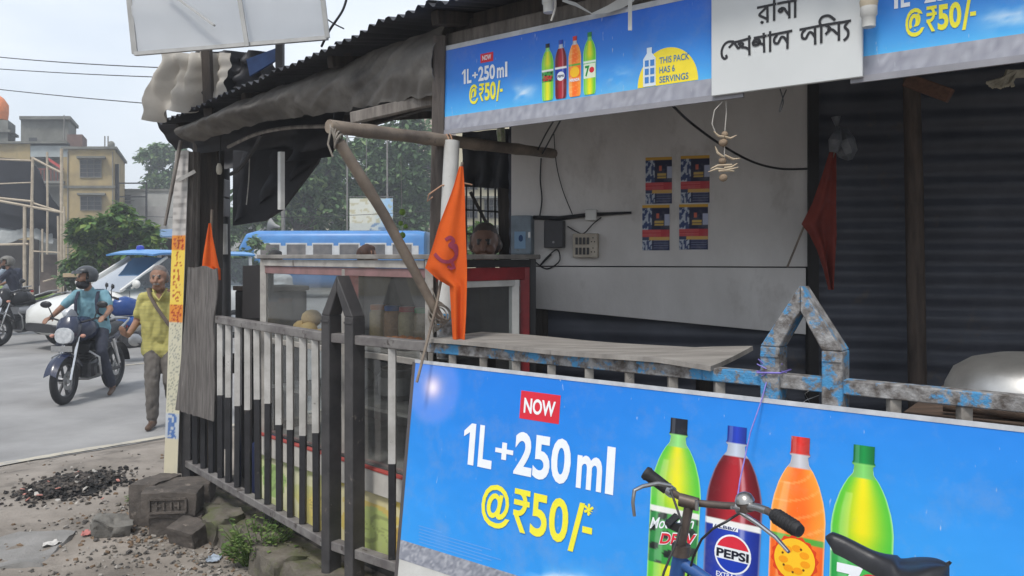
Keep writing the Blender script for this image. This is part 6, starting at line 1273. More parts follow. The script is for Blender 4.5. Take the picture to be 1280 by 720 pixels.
# ================================================================ the white car with a blue roof (built along +X)
def car(label, loc, rotz):
    t = thing('white_car', label, 'car', loc, rotz); WP = mat('white_car_paint', (.68, .68, .65), (.6, .6, .57), 3, .25, spec=.5)
    b = MB(); b.loft([(2.05, .45, .42, .62, 2.5), (2.0, .66, .32, .78, 3), (1.85, .76, .26, .88, 3.4), (1.5, .82, .24, .97, 3.6), (.95, .84, .24, 1.06, 3.8), (.3, .85, .24, 1.10, 4), (-1.2, .85, .24, 1.10, 4), (-1.9, .82, .26, 1.08, 4), (-2.1, .7, .36, 1.0, 3)], 32); body = part(b, 'body', WP, t)
    b = MB(); b.grid(lambda u, v: (1.02 - 1.0 * v, (u - .5) * (1.5 - .22 * v), 1.05 + .62 * v - .02 * (2 * u - 1) ** 2), 10, 6, .006); part(b, 'windscreen', glassmat('windscreen_glass', (.5, .55, .56), 3.6, .04), t)
    for s in (-1, 1): 
        b = MB(); b.bar((1.02, s * .76, 1.05), (.02, s * .65, 1.68), .05, .06); part(b, 'pillar', WP, t, False, .01)
        for x in (-.7, -1.85): b = MB(); b.bar((x, s * .78, 1.08), (x - .05, s * .66, 1.68), .07, .05); part(b, 'pillar', PLASTB if x > -1 else WP, t, False, .008)
        for x0, x1, x2, x3 in ((.95, -.66, -.7, .05), (-.74, -1.82, -1.86, -.76)): b = MB(); b.add([(x0, s * .785, 1.09), (x1, s * .785, 1.09), (x2, s * .67, 1.65), (x3, s * .67, 1.65)], [(0, 1, 2, 3)]); part(b, 'side_window', CARGL, t)
        b = MB(); b.tube([(.85, s * .84, 1.1), (.86, s * .94, 1.14)], .02, 6); mi = part(b, 'mirror', WP, t); b = MB(); b.ball((.86, s * 1.0, 1.18), (.06, .1, .08), 12); part(b, 'mirror_head', WP, mi)
        b = MB(); b.loft([(1.99, .06, .62, .72, 2.4), (1.9, .15, .60, .80, 2.4), (1.72, .14, .66, .86, 2.4)], 14); b.v = [(x, y + s * .60, z) for x, y, z in b.v]; part(b, 'headlight', MATS['headlight_glass'], t)
        b = MB(); b.box((.15, s * .845, .92), (.16, .03, .03)); part(b, 'door_handle', CHROME, t, False, .005)
        for x in (.9, -.72, -1.8): b = MB(); b.bar((x, s * .853, .35), (x, s * .853, 1.06), .008, .006); part(b, 'door_seam', PLASTB, t, False)
        for x in (1.3, -1.35):
            b = MB(); b.torus((x, s * .78, .3), .235, .075, RX, 28, 8, 1.1); w_ = part(b, 'wheel', RUBBER, t); b = MB(); b.lathe([(.18, -.02), (.18, .05), (.05, .08)], (x, s * .8, .3), 20, Matrix.Rotation(R(-90 * s), 3, 'X')); part(b, 'hub_cap', STEEL, w_)
    b = MB(); b.grid(lambda u, v: (.42 - 2.35 * v, (u - .5) * 1.62, 1.70 + .13 * math.sin(min(1, v * 6 + .25) * 1.57) * (1 - .5 * (2 * u - 1) ** 4) - .04 * v), 12, 16, .035); part(b, 'roof', mat('blue_roof_paint', (.10, .3, .6), (.075, .24, .52), 3, .35), t, sharp=60)
    b = MB(); b.lathe([(.075, 0), (.075, .05), (.06, .085), (.02, .1)], (.12, -.1, 1.81), 16); part(b, 'roof_beacon', mat('blue_beacon', (.02, .05, .4), None, 9, .2), t)
    b = MB(); b.loft([(2.08, .5, .34, .5, 4), (2.03, .62, .34, .5, 4)], 14); part(b, 'grille', PLASTB, t)
    for y in (-.4, .4): b = MB(); b.loft([(-.2, .24, .5, .95, 4), (-.3, .24, .5, 1.35, 4), (-.42, .2, .6, 1.4, 4)], 12); b.v = [(x, yy + y, z) for x, yy, z in b.v]; part(b, 'seat', DARKP, t)
    b = MB(); b.torus((.42, .38, 1.08), .17, .015, Matrix.Rotation(R(65), 3, 'Y'), 20, 6); part(b, 'steering_wheel', PLASTB, t)
    return t
cc = P(186, 436, 15.9); cl = V((cc.x, cc.y, gz(cc.x, cc.y) + .006)); chd = R(-124)
car('white car with a light blue roof and blue beacon waiting in traffic', cl, chd)
JD = dict(JS); off = V((0, 0, -.53))
JD = dict(pelvis=(0, .1, .58), chest=(0, .12, .92), neck=(0, .1, 1.12), head=(0, .06, 1.27), shoL=(.18, .1, 1.05), shoR=(-.18, .1, 1.05), elbL=(.36, -.05, 1.0), wriL=(.3, -.3, 1.08), elbR=(-.2, -.12, .9), wriR=(-.12, -.35, 1.02), hipL=(.09, .08, .56), hipR=(-.09, .08, .56), kneL=(.12, -.35, .68), kneR=(-.12, -.35, .68), ankL=(.12, -.55, .34), ankR=(-.12, -.55, .34), toeL=(.12, -.68, .3), toeR=(-.12, -.68, .3))
dm = Matrix.Rotation(chd, 3, 'Z') @ V((-.1, .40, 0)) + cl
person('driver in a grey-blue shirt at the wheel of the white car', dm, chd + R(90), JD, [SKIN, HAIRB, mat('grey_blue_shirt', (.2, .23, .27), None, 9, .9), DARKSH, SHOE, HAIRB], voxel=.014)
# ================================================================ the blue bus
def bus(label, loc, rotz):
    t = thing('blue_bus', label, 'bus', loc, rotz); BP = mat('bus_blue_paint', (.06, .24, .56), (.05, .19, .47), 2, .35); WPB = mat('bus_white_band', (.6, .61, .62), None, 3, .4)
    b = MB(); b.loft([(3.9, .9, .5, 1.9, 4), (3.86, 1.08, .42, 2.2, 5), (3.6, 1.15, .4, 2.62, 6), (3.2, 1.16, .4, 2.72, 7), (-3.3, 1.16, .4, 2.72, 7), (-3.6, 1.12, .4, 2.68, 6), (-3.7, .95, .5, 2.5, 5)], 36); part(b, 'body', BP, t)
    for s in (-1, 1):
        b = MB(); b.box((-.1, s * 1.165, 1.85), (6.6, .02, .5)); part(b, 'white_band', WPB, t, False)
        for k in range(6):
            b = MB(); b.box((2.55 - k * 1.06, s * 1.18, 1.95), (.86, .02, .52)); w_ = part(b, 'window', WPB, t, False, .008); b = MB(); b.box((2.55 - k * 1.06, s * 1.194, 1.94), (.76, .012, .42)); part(b, 'pane', mat('bus_window_dark', (.2, .18, .17), (.08, .08, .085), 2, .2), w_, False)
        for x in (2.3, -2.1): b = MB(); b.torus((x, s * 1.02, .45), .33, .12, RX, 24, 8); part(b, 'wheel', RUBBER, t)
    b = MB(); b.box((3.84, 0, 1.75), (.1, 1.8, .9)); part(b, 'windscreen', mat('bus_screen', (.05, .06, .07), None, 3, .1), t, False, .03)
    for s in (-1, 1): b = MB(); b.ball((3.86, s * .8, .8), (.06, .14, .1), 10); part(b, 'headlight', MATS['headlight_glass'], t)
    return t
bq = P(426, 360, 33); bus('light blue bus with white-framed windows passing behind the stall', V((bq.x, bq.y, -.09)), R(178))
# a low market cart beyond the white car
q = P(95, 346, 25); t = thing('market_cart', 'low cart with a beige top beyond the white car', 'cart', V((q.x, q.y, -.09)))
b = MB(); b.box((q.x, q.y, 1.0), (.56, .5, .12)); b.build('top', mat('beige_cart_top', (.5, .38, .24), None, 5, .8), t, bevel=.01)
for s in (-1, 1):
    for k in (-1, 1): b = MB(); b.bar((q.x + s * .22, q.y + k * .2, -.08), (q.x + s * .22, q.y + k * .2, .94), .05); b.build('leg', WOODD, t)
    b = MB(); b.torus((q.x + s * .3, q.y, .2), .26, .025, Matrix.Rotation(R(90), 3, 'Y'), 20, 6); b.build('wheel', RUBBER, t, smooth=True)
# ================================================================ bicycle in front of the board
bk = thing('bicycle', 'blue bicycle with black saddle and worn handlebar parked before the blue board', 'bicycle', V((.55, 1.95, 0)))
BFR = mat('blue_bike_frame', (.03, .1, .3), (.02, .07, .22), 9, .35, c3=(.06, .05, .05), t3=.66); RUST = mat('rusty_steel', (.16, .13, .115), (.09, .07, .06), 14, .5, metal=.5, c3=(.12, .07, .05), t3=.58); GRIP = mat('black_grip', (.022, .022, .024), (.015, .015, .016), 40, .6, bump=.3)
ST = P(862, 628, 1.97); HT0 = P(851, 692, 1.97); HT1 = P(842, 742, 1.99)
sadc = P(1032, 668, 1.84) + V((.86, -.51, 0)) * .15; fwd = V((-.86, .51, 0)).normalized(); sid = V((-fwd.y, fwd.x, 0))
def bt(nm, pts, r, m, par=bk, seg=12, **k): b = MB(); b.tube(pts, r, seg, **k); return b.build(nm, m, par, smooth=True)
bt('head_tube', [HT0, HT1], .019, BFR); bt('headset', [HT0 + V((0, 0, -.004)), HT0 + V((0.001, 0, .022))], .0235, RUST)
bt('stem', [HT0 + V((0, 0, .02)), P(856, 660, 1.97), ST], .0118, RUST); bt('stem_clamp', [ST + V((-.022, .01, .004)), ST + V((.018, -.01, -.002))], .0165, RUST)
LG0, LG1 = P(806, 590, 2.06), P(834, 611, 2.03); RG0, RG1 = P(967, 643, 1.80), P(1000, 664, 1.73)
bt('handlebar', [LG1 + (LG0 - LG1) * .3, LG1, P(848, 620, 2.0), ST, P(905, 632, 1.94), P(940, 633, 1.88), P(958, 638, 1.83), RG0 + (RG1 - RG0) * .3], .0088, RUST)
bt('handlebar_sleeve', [P(936, 633, 1.885), P(946, 634, 1.86), P(959, 638.5, 1.828)], .0094, STEEL)
g0 = bt('grip', [LG0, LG0.lerp(LG1, .12), LG0.lerp(LG1, .2), LG1], [.0165, .019, .0165, .0155], GRIP); g1 = bt('grip', [RG0, RG0.lerp(RG1, .15), RG0.lerp(RG1, .9), RG1], [.0145, .0165, .016, .014], GRIP)
for k in range(7): c = RG0.lerp(RG1, .15 + .11 * k); d_ = (RG1 - RG0).normalized(); b = MB(); b.torus(c, .0165, .0016, d_.to_track_quat('Z', 'Y').to_matrix(), 16, 4); b.build('grip_ridge', GRIP, g1, smooth=True)
bt('brake_lever', [P(838, 607, 2.0), P(822, 604, 1.99), P(803, 608, 1.98), P(793, 613, 1.97), P(791, 628, 1.97), P(793, 645, 1.97)], [.006, .0055, .005, .005, .0045, .004], STEEL)
bt('brake_lever', [P(925, 640, 1.9), P(948, 655, 1.85), P(970, 672, 1.8), P(986, 690, 1.76)], [.006, .0055, .005, .004], CHROME)
bell = MB(); bc_ = P(931, 622, 1.90); Mb = Matrix.Rotation(R(-12), 3, 'Y'); bell.lathe([(.0005, .021), (.010, .0195), (.018, .014), (.0225, .004), (.0235, 0), (.02, -.001)], bc_ + V((0, 0, -.008)), 24, Mb); bell.build('bell', mat('tarnished_bell', (.5, .49, .47), (.3, .28, .26), 20, .3, metal=.9), bk, smooth=True)
b = MB(); b.lathe([(.02, -.022), (.022, -.004), (.018, 0)], bc_ + V((0, 0, -.008)), 18, Mb); b.build('bell_base', RUST, bk, smooth=True); bt('bell_mount', [bc_ + V((0, 0, -.03)), P(931, 634, 1.9)], .011, PLASTB)
bt('bell_lever', [bc_ + V((-.02, -.02, -.02)), bc_ + V((-.04, -.03, -.014))], .004, STEEL)
bt('brake_rod', [P(838, 612, 1.99), P(852, 652, 1.94), P(846, 676, 1.93), P(830, 715, 1.93), P(822, 745, 1.94)], .003, DARKP); bt('lamp_bracket', [P(846, 645, 1.945), P(834, 656, 1.93)], .009, PLASTB, seg=6)
b = MB(); b.prism([P(832, 650, 1.935), P(853, 656, 1.935), P(849, 667, 1.935), P(834, 660, 1.935)], (0, .01, 0)); b.build('bracket_plate', PLASTB, bk, bevel=.001)
bt('brake_cable', [P(925, 641, 1.9), P(908, 652, 1.88), P(891, 661, 1.89), P(877, 674, 1.91), P(867, 695, 1.94), P(860, 720, 1.96), P(856, 745, 1.97)], .003, PLASTB); bt('clamp_bolt', [ST + V((.012, -.025, -.012)), ST + V((.012, -.025, .012))], .005, STEEL); bt('lever_clamp', [P(922, 634, 1.91), P(929, 635, 1.9)], .0145, STEEL); bt('lever_clamp', [P(836, 612.5, 2.02), P(841, 616, 2.01)], .0145, STEEL)
# frame, wheels
BB = V((HT1.x, HT1.y, 0)) - fwd * .58 + V((0, 0, .29)); SEAT = V((sadc.x, sadc.y, .885)); seat_lo = BB + (SEAT - BB) * .5
bt('down_tube', [HT1 + V((0, 0, .01)), BB], .0165, BFR); bt('top_tube', [HT0 + V((0, 0, -.02)), seat_lo], .015, BFR); bt('seat_tube', [BB, BB + (SEAT - BB) * .75], .0155, BFR); bt('seat_post', [seat_lo, SEAT], .0125, STEEL)
RW = BB - fwd * .43 + V((0, 0, .04)); FW = V((HT1.x, HT1.y, 0)) + fwd * .14 + V((0, 0, .33)); WR = .32
for s in (-1, 1): bt('chain_stay', [BB + sid * s * .03, RW + sid * s * .06], .009, BFR); bt('seat_stay', [seat_lo + sid * s * .02, RW + sid * s * .06], .008, BFR); bt('fork_blade', [HT1 + sid * s * .045, HT1.lerp(FW, .7) + sid * s * .05 - fwd * .02, FW + sid * s * .05], [.013, .011, .008], BFR)
wq = sid.to_track_quat('Z', 'Y').to_matrix()
for c in (RW, FW):
    b = MB(); b.torus(c, WR, .019, wq, 48, 8); w_ = b.build('wheel', RUBBER, bk, smooth=True); b = MB(); b.torus(c, WR - .02, .011, wq, 48, 6, 1.4); b.build('rim', STEEL, w_, smooth=True)
    b = MB()
    for k in range(28): a = 6.283 * k / 28; e = wq @ V((math.cos(a), math.sin(a), 0)); b.tube([c + sid * (.03 if k % 2 else -.03), c + e * (WR - .02)], .0011, 3)
    b.build('spokes', STEEL, w_); bt('hub', [c - sid * .05, c + sid * .05], .018, STEEL, w_)
    b = MB(); b.grid(lambda u, v: c + (fwd * math.cos(R(20 + 150 * u)) + V((0, 0, 1)) * math.sin(R(20 + 150 * u))) * (WR + .035) + sid * (v - .5) * .055, 16, 4, .002); b.build('mudguard', BFR, bk, smooth=True, sharp=70)
b = MB(); b.torus(BB + sid * .05, .09, .006, wq, 30, 5); b.build('chainring', STEEL, bk, smooth=True)
for s in (-1, 1): bt('crank', [BB + sid * s * .06, BB + sid * s * .07 + (fwd * s * .8 + V((0, 0, -.6 * s))) * .16], .009, STEEL); pc = BB + sid * s * .11 + (fwd * s * .8 + V((0, 0, -.6 * s))) * .16; b = MB(); b.box(pc, (.09, .07, .022), math.atan2(fwd.y, fwd.x)); b.build('pedal', RUBBER, bk, bevel=.003)
# saddle: narrow nose to the left, broad seat to the right, sunken middle
def sadpt(u, v):   # u 0 nose .. 1 tail, v -1..1 across
    L_ = .25; w_ = (.022 + .008 * u + .07 * sstep(.36, .8, u)) * min(1, (u / .07 + .02) ** .5) * min(1, ((1 - u) / .3 + .004) ** .5); z = .008 - .034 * math.sin(min(1, u / .62) * math.pi) * 0 - .022 * sstep(.05, .5, u) + .024 * sstep(.6, .95, u)
    edge = abs(v) ** 3; zz = z - (.045 + .01 * u) * edge * (.85 if u < .5 else 1) * min(1, u / .1 + .15) * 1 - (.012 * (1 - abs(v)) if .6 < u < .98 else 0)
    return SADN - fwd * L_ * u + sid * w_ * math.sin(v * 1.35) * 1.02 + V((0, 0, zz - .012 * (1 - sstep(0, .05, u)) - .022 * u))
SADN = P(1032, 668, 1.84)
b = MB(); b.grid(lambda u, v: sadpt(u, v * 2 - 1), 36, 18, -.006); b.build('saddle', mat('black_saddle', (.025, .026, .03), (.018, .018, .021), 9, .4, bump=.1), bk, smooth=True, sharp=75)
for s in (-1, 1): bt('saddle_rail', [SADN - fwd * .05 + V((0, 0, -.04)), SADN - fwd * .16 + sid * s * .025 + V((0, 0, -.055)), SADN - fwd * .21 + sid * s * .035 + V((0, 0, -.045))], .004, STEEL)
# ================================================================ background across the road
def fq(px, py, d): return P(px, py, d)
PLY_ = mat('stained_yellow_plaster', (.40, .31, .15), (.27, .21, .115), 1.1, .9, bump=.2, bscale=8, c3=(.13, .115, .085), t3=.56, s3=.9, w3=.2)
PLW = mat('stained_pale_plaster', (.42, .42, .4), (.3, .3, .285), 1.0, .9, c3=(.2, .2, .19), t3=.58, s3=.8, w3=.2); PLG = mat('mossy_grey_concrete', (.2, .2, .18), (.12, .12, .105), 1.2, .95, c3=(.07, .072, .06), t3=.55, s3=1.3, w3=.2)
WINM = mat('dark_window', (.06, .062, .065), (.035, .036, .04), 2, .25); FRAMEM = mat('window_frame_grey', (.2, .19, .17), None, 5, .7)
SK = -.40      # the plots run back at a slant to the street
def bbox_px(px0, py0, px1, py1, d, dep):
    a, c = P(px0, py1, d), P(px1, py0, d); k = SK * dep; b = MB()
    b.hexa([(a.x, d, a.z), (c.x, d, a.z), (c.x + k, d + dep, a.z), (a.x + k, d + dep, a.z), (a.x, d, c.z), (c.x, d, c.z), (c.x + k, d + dep, c.z), (a.x + k, d + dep, c.z)]); return b
def part_px(par, nm, m, px0, py0, px1, py1, d, dep, off=0): return bbox_px(px0, py0, px1, py1, d + off, dep).build(nm, m, par)
def win_px(par, px0, py0, px1, py1, d, nx=2, shade=True, bars=0):
    w_ = part_px(par, 'window', WINM, px0, py0, px1, py1, d, .05, -.03)
    f = MB()
    for a, b_, c, e in ((px0 - 1, py0 - 1, px1 + 1, py0), (px0 - 1, py1, px1 + 1, py1 + 1), (px0 - 1, py0, px0, py1), (px1, py0, px1 + 1, py1)): x = bbox_px(a, b_, c, e, d - .08, .08); f.add(x.v, x.f)
    f.build('frame', FRAMEM, w_)
    f = MB()
    for k in range(1, nx): xx = px0 + (px1 - px0) * k / nx; x = bbox_px(xx - .4, py0, xx + .4, py1, d - .06, .03); f.add(x.v, x.f)
    for k in range(bars): yy = py0 + (py1 - py0) * (k + 1) / (bars + 1); x = bbox_px(px0, yy - .25, px1, yy + .25, d - .065, .02); f.add(x.v, x.f)
    if f.v: f.build('mullion', FRAMEM, w_)
    if shade: part_px(w_, 'sunshade', PLG, px0 - 5, py0 - 5, px1 + 5, py0 - 2.5, d, .55, -.55)
D1 = 45
yb = thing('yellow_building', 'stained yellow two-storey building with dark sunshades behind the tree', 'building', V((P(110, 300, D1).x, D1, -.1)))
part_px(yb, 'wall', PLY_, 79, 186, 143, 359, D1, 7); part_px(yb, 'wall', mat('pale_blue_plaster', (.36, .4, .4), (.27, .3, .3), 1.5, .9), 38, 182, 85, 196, D1, 6, -.02); part_px(yb, 'wall', PLY_, -20, 179, 37.8, 359, D1, 6, .01); part_px(yb, 'wall', PLG, 38, 196.2, 79, 359, D1, 5, .8)
part_px(yb, 'parapet_band', PLG, 76, 183, 146, 186, D1, 7.2, -.2); part_px(yb, 'floor_band', PLG, 79, 232, 144, 235, D1, .1, -.1); part_px(yb, 'roof_slab', PLG, -20, 176.5, 84, 179, D1, 6.4, -.25)
part_px(yb, 'side_pipe', PLASTB, 144, 205, 148.5, 262, D1, .25, .2)
for x in (84, 140): part_px(yb, 'drain_pipe', FRAMEM, x, 190, x + 1.2, 350, D1, .05, -.06)
win_px(yb, 100.5, 200, 126, 221, D1, 3, bars=3); win_px(yb, 101, 246, 126, 262, D1, 3, bars=2); win_px(yb, 100, 292, 126, 318, D1, 2)
part_px(yb, 'balcony_slab', PLG, 40, 226, 80, 229, D1, 1.0, -.35); part_px(yb, 'balcony_slab', PLG, 40, 268, 80, 271, D1, 1.0, -.35)
for k in range(9): part_px(yb, 'balcony_rail_bar', mat('rust_red_rail', (.2, .06, .045), None, 5, .7), 42 + k * 4.2, 212, 43.2 + k * 4.2, 226, D1, .05, -.3)
part_px(yb, 'balcony_rail', MATS['rust_red_rail'], 41, 210.5, 80, 212, D1, .07, -.31)
b = MB(); b.prism([P(58, 196, D1 - .3), P(78, 209, D1 - .3), P(77, 212, D1 - .3), P(62, 202, D1 - .3)], (0, .1, 0)); tag(b.build('red_laundry', mat('red_laundry_cloth', (.5, .08, .07), None, 5, .9)), 'red cloth hanging at the yellow building balcony', 'laundry')
rt = thing('rooftop_hut', 'stained grey rooftop hut on the yellow building', 'rooftop hut', V((P(55, 178, D1).x, D1 + 1, 8)))
part_px(rt, 'wall', PLG, 26, 145, 86, 176.4, D1, 3, 1.5); part_px(rt, 'slab', PLG, 24, 145, 88, 149, D1, 3.4, 1.2); part_px(rt, 'low_wall', mat('brown_block', (.16, .1, .085), None, 4, .9), 84, 168, 103, 183, D1, 2, .6); part_px(rt, 'opening', WINM, 36, 172, 46, 176.3, D1, .1, 1.45)
for x, y0 in ((80, 144), (131, 170), (135, 170)): b = MB(); b.tube([P(x, 184, D1 + .5), P(x, y0, D1 + .5)], .035, 5); tag(b.build('roof_pole', FRAMEM), {80: 'tall thin pole beside the rooftop hut', 131: 'left one of two short antenna rods on the yellow roof', 135: 'right one of two short antenna rods on the yellow roof'}[x], 'pole')
b = MB(); b.ball(P(139, 181, D1 + .4), (.22, .12, .22), 10); tag(b.build('dish_antenna', PLG, smooth=True), 'small dish on the corner of the yellow roof', 'dish antenna')
b = MB(); b.lathe([(.5, 0), (.55, .4), (.55, .9), (.3, 1.3), (.02, 1.5)], P(-2, 150, D1 + 3), 16); tag(b.build('orange_dome', mat('orange_dome_paint', (.7, .2, .05), None, 5, .6), smooth=True), 'orange dome at the left edge above the roofs', 'dome')
lb = thing('old_wall', 'old stained building top at the left edge below the orange dome', 'building', V((P(0, 175, D1).x, D1 + 2, 0))); part_px(lb, 'wall', PLG, -25, 150, 10, 177, D1, 2, 2); part_px(lb, 'ledge', PLG, -25, 162, 13, 165, D1, 2.3, 1.8)
wb = thing('white_house', 'low whitish building with a grey gate behind the leafy tree', 'building', V((P(190, 300, 52).x, 52, -.1)))
part_px(wb, 'wall', PLW, 148, 238, 232, 352, 52, 6); part_px(wb, 'wall', PLW, 168, 262, 232, 352, 52, 2, -2); part_px(wb, 'parapet', PLG, 147, 236, 233, 239, 52, 6.2, -.1); part_px(wb, 'gate', mat('grey_gate', (.36, .35, .34), None, 3, .6), 172, 258, 207, 330, 52, .1, -2.12); win_px(wb, 156, 244, 163, 254, 52, 1, False)
for y in (250, 262): part_px(wb, 'cornice', PLG, 147, y, 168, y + 1.2, 52, .2, -.15)
fr = thing('gate_frame', 'thin black iron frame standing before the whitish building', 'gate frame', V((P(165, 300, 38).x, 38, -.1)))
for x in (148, 183): b = MB(); b.bar(P(x, 362, 38), P(x, 228, 38), .07); b.build('upright', PLASTB, fr)
for y in (229, 246): b = MB(); b.bar(P(147, y, 38), P(184, y, 38), .06); b.build('crossbar', PLASTB, fr)
bs = thing('blue_shed', 'small shed with a blue sheet roof behind the white car', 'shed', V((P(215, 340, 27).x, 27, -.1)))
b = MB(); b.prism([P(192, 297, 26), P(262, 296, 26), P(262, 287, 28), P(200, 288, 28)], (0, 0, .04)); b.build('roof', mat('blue_sheet_roof', (.1, .2, .36), None, 3, .5), bs); part_px(bs, 'wall', WOODD, 202, 298, 260, 378, 27, 2)
for k in range(6): part_px(bs, 'plank', WOODD, 203 + k * 9.5, 299, 211 + k * 9.5, 378, 27, .05, -.05)
# bamboo scaffold with black sheets
D2 = 27
sf = thing('bamboo_scaffold', 'bamboo pole shelter hung with black sheets at the left edge', 'scaffold', V((P(40, 345, D2).x, D2, -.1)))
def sp_(a, c, r=.05, m=BAMBOOP, d=D2): b = MB(); b.tube([P(*a, d), P((a[0] + c[0]) / 2 + random.uniform(-.6, .6), (a[1] + c[1]) / 2, d), P(*c, d)], r, 6); b.build('bamboo_pole', m, sf, smooth=True)
BAM2 = mat('bleached_bamboo', (.5, .43, .33), (.34, .28, .21), 5, .7)
for a, c, r in (((31, 384), (31, 258), .055), ((37, 384), (41, 196), .045), ((40.5, 384), (40, 250), .05), ((59, 318), (59, 190), .035), ((76, 384), (77, 186), .05), ((80.5, 384), (80, 258), .04), ((73, 384), (72.5, 270), .035), ((-6, 250), (80, 266), .05), ((-6, 247), (42, 252), .045), ((-6, 199), (42, 201), .035), ((40, 197), (77, 216), .04), ((42, 254), (80, 266), .035), ((-6, 306), (36, 305), .045), ((54, 352), (78, 345), .03), ((-6, 230), (42, 228), .025), ((53, 340), (53, 286), .03), ((40, 314), (78, 316), .03)): sp_(a, c, r, BAM2)
BSH = mat('black_shelter_sheet', (.022, .024, .032), (.014, .015, .02), 1.2, .6, bump=.2, bscale=4)
def shq(nm, pts, m, d, dep=.03): b = MB(); b.prism([P(x, y, d) for x, y in pts], (0, dep, 0)); b.build(nm, m, sf)
shq('black_sheet', [(-10, 196), (38, 200), (48, 212), (56, 232), (66, 250), (76, 262), (76, 286), (60, 282), (-10, 262)], BSH, D2 + .4)
shq('black_sheet', [(-10, 258), (30, 260), (42, 262), (76, 282), (78, 300), (-10, 282)], BSH, D2 + .7)
b = MB(); GSH = mat('grey_plastic_sheet', (.3, .32, .32), (.16, .17, .17), 1.6, .5, c3=(.08, .085, .085), t3=.55, s3=1.2, w3=.2)
b.grid(lambda u, v: P(-10 + u * 76, 279 + v * 22 + 4 * math.sin(u * 8), D2 + .9 - v * .4) + V((0, .1 * mnoise.noise(V((u * 7, v * 4, 0))), 0)), 20, 6, .02); b.build('grey_sheet', GSH, sf, smooth=True)
shq('shade_wall', [(-10, 300), (48, 300), (48, 385), (-10, 385)], mat('dark_stall_back', (.05, .045, .042), (.028, .026, .025), 1, .9), D2 + 2.2); shq('brick_pier', [(50, 318), (72, 318), (72, 385), (50, 385)], mat('dull_brick_pier', (.16, .13, .115), (.1, .08, .07), 3, .9), D2 + 1.2, .4)
shq('stall_table', [(-10, 340), (14, 340), (14, 346), (-10, 346)], mat('ochre_board', (.5, .36, .14), None, 3, .8), D2 + .3, .4)
# ---------------------------------------------------------------- trees
def tree(label, base, trunk_h, clumps, n, leaf, cols, name='tree', seed=0, trunk_r=.14, limb=True):
    rnd = random.Random(seed); base = V(base); t = thing(name, label, 'tree', base); bark = mat('grey_bark', (.12, .1, .085), (.07, .06, .05), 4, .95, bump=.5)
    b = MB(); top = base + V((0, 0, trunk_h)); b.tube([base, base + V((.1, 0, trunk_h * .5)), top], [trunk_r, trunk_r * .8, trunk_r * .6], 10)
    for c, r in clumps: 
        c = V(c); st = base.lerp(top, rnd.uniform(.55, 1)); mid = st.lerp(c, .55) + V((0, 0, -.15 * (c - st).length)); b.tube([st, mid, c], [trunk_r * .45, trunk_r * .3, trunk_r * .12], 6)
        for k in range(3): e = c + V((rnd.uniform(-1, 1) * r[0], rnd.uniform(-1, 1) * r[1], rnd.uniform(-.6, .8) * r[2])) * .7; b.tube([mid.lerp(c, .5), e], [trunk_r * .15, trunk_r * .05], 5)
    b.build('trunk', bark, t, smooth=True); lf = MB(); tot = sum(r[0] * r[1] * r[2] for c, r in clumps) ** 1.0
    for c, r in clumps:
        m = int(n * r[0] * r[1] * r[2] / tot); subs = []
        for k in range(max(5, m // 110)):
            while True:
                q = V((rnd.uniform(-1, 1), rnd.uniform(-1, 1), rnd.uniform(-1, 1)))
                if .25 < q.length < 1: break
            subs.append((V(c) + V((q.x * r[0], q.y * r[1], q.z * r[2])), rnd.uniform(.25, .45) * min(r)))
        for k in range(m):
            sc_, sr_ = rnd.choice(subs); q = V((rnd.gauss(0, .55), rnd.gauss(0, .55), rnd.gauss(0, .4))) * sr_; p = sc_ + q
            e = V((rnd.uniform(-1, 1), rnd.uniform(-1, 1), rnd.uniform(-.9, .25))).normalized(); s = leaf * rnd.uniform(.6, 1.3); x = e.cross(V((rnd.uniform(-.4, .4), rnd.uniform(-.4, .4), 1))).normalized() * s * .32
            lf.cm = rnd.choices(range(len(cols)), [5, 4, 2][:len(cols)])[0]; dr = V((0, 0, -.12 * s))
            lf.add([p, p + e * s * .5 + x, p + e * s + dr, p + e * s * .5 - x], [(0, 1, 2, 3)])
    lf.build('crown', cols, t); return t
L1_ = [mat('leaf_bright', (.13, .25, .05), (.08, .17, .035), 1.5, .5, trans=.3), mat('leaf_mid', (.07, .15, .035), (.05, .105, .025), 1.5, .5, trans=.3), mat('leaf_yellow', (.24, .33, .07), (.17, .25, .055), 1.5, .5, trans=.3)]
L2_ = [mat('far_leaf_dark', (.10, .185, .07), (.068, .13, .052), .8, .6, trans=.2), mat('far_leaf_mid', (.15, .25, .09), (.105, .18, .07), .8, .6, trans=.2), mat('far_leaf_light', (.24, .33, .12), (.18, .25, .095), .8, .6, trans=.2)]
def cl(px, py, d, rx, ry, rz): return (P(px, py, d), (rx, ry, rz))
tree('leafy bright green tree in front of the yellow building', V((P(135, 350, 24).x, 24, -.1)), 1.5, [cl(118, 290, 24, .85, .8, .55), cl(150, 282, 24, .9, .8, .6), cl(135, 268, 24, .6, .6, .4), cl(178, 296, 24, .75, .7, .45), cl(100, 308, 24, .6, .7, .4), cl(160, 312, 24.3, .9, .6, .4), cl(122, 322, 24.2, .9, .6, .4)], 7000, .26, L1_, seed=2, trunk_r=.09)
tree('dark shrub at the foot of the leafy bright tree', V((P(110, 350, 25.5).x, 25.5, -.1)), .6, [cl(105, 340, 25.5, .8, .6, .5), cl(138, 342, 25.5, .8, .6, .5)], 1800, .22, [L1_[1], L2_[0]], name='shrub', seed=8, trunk_r=.05)
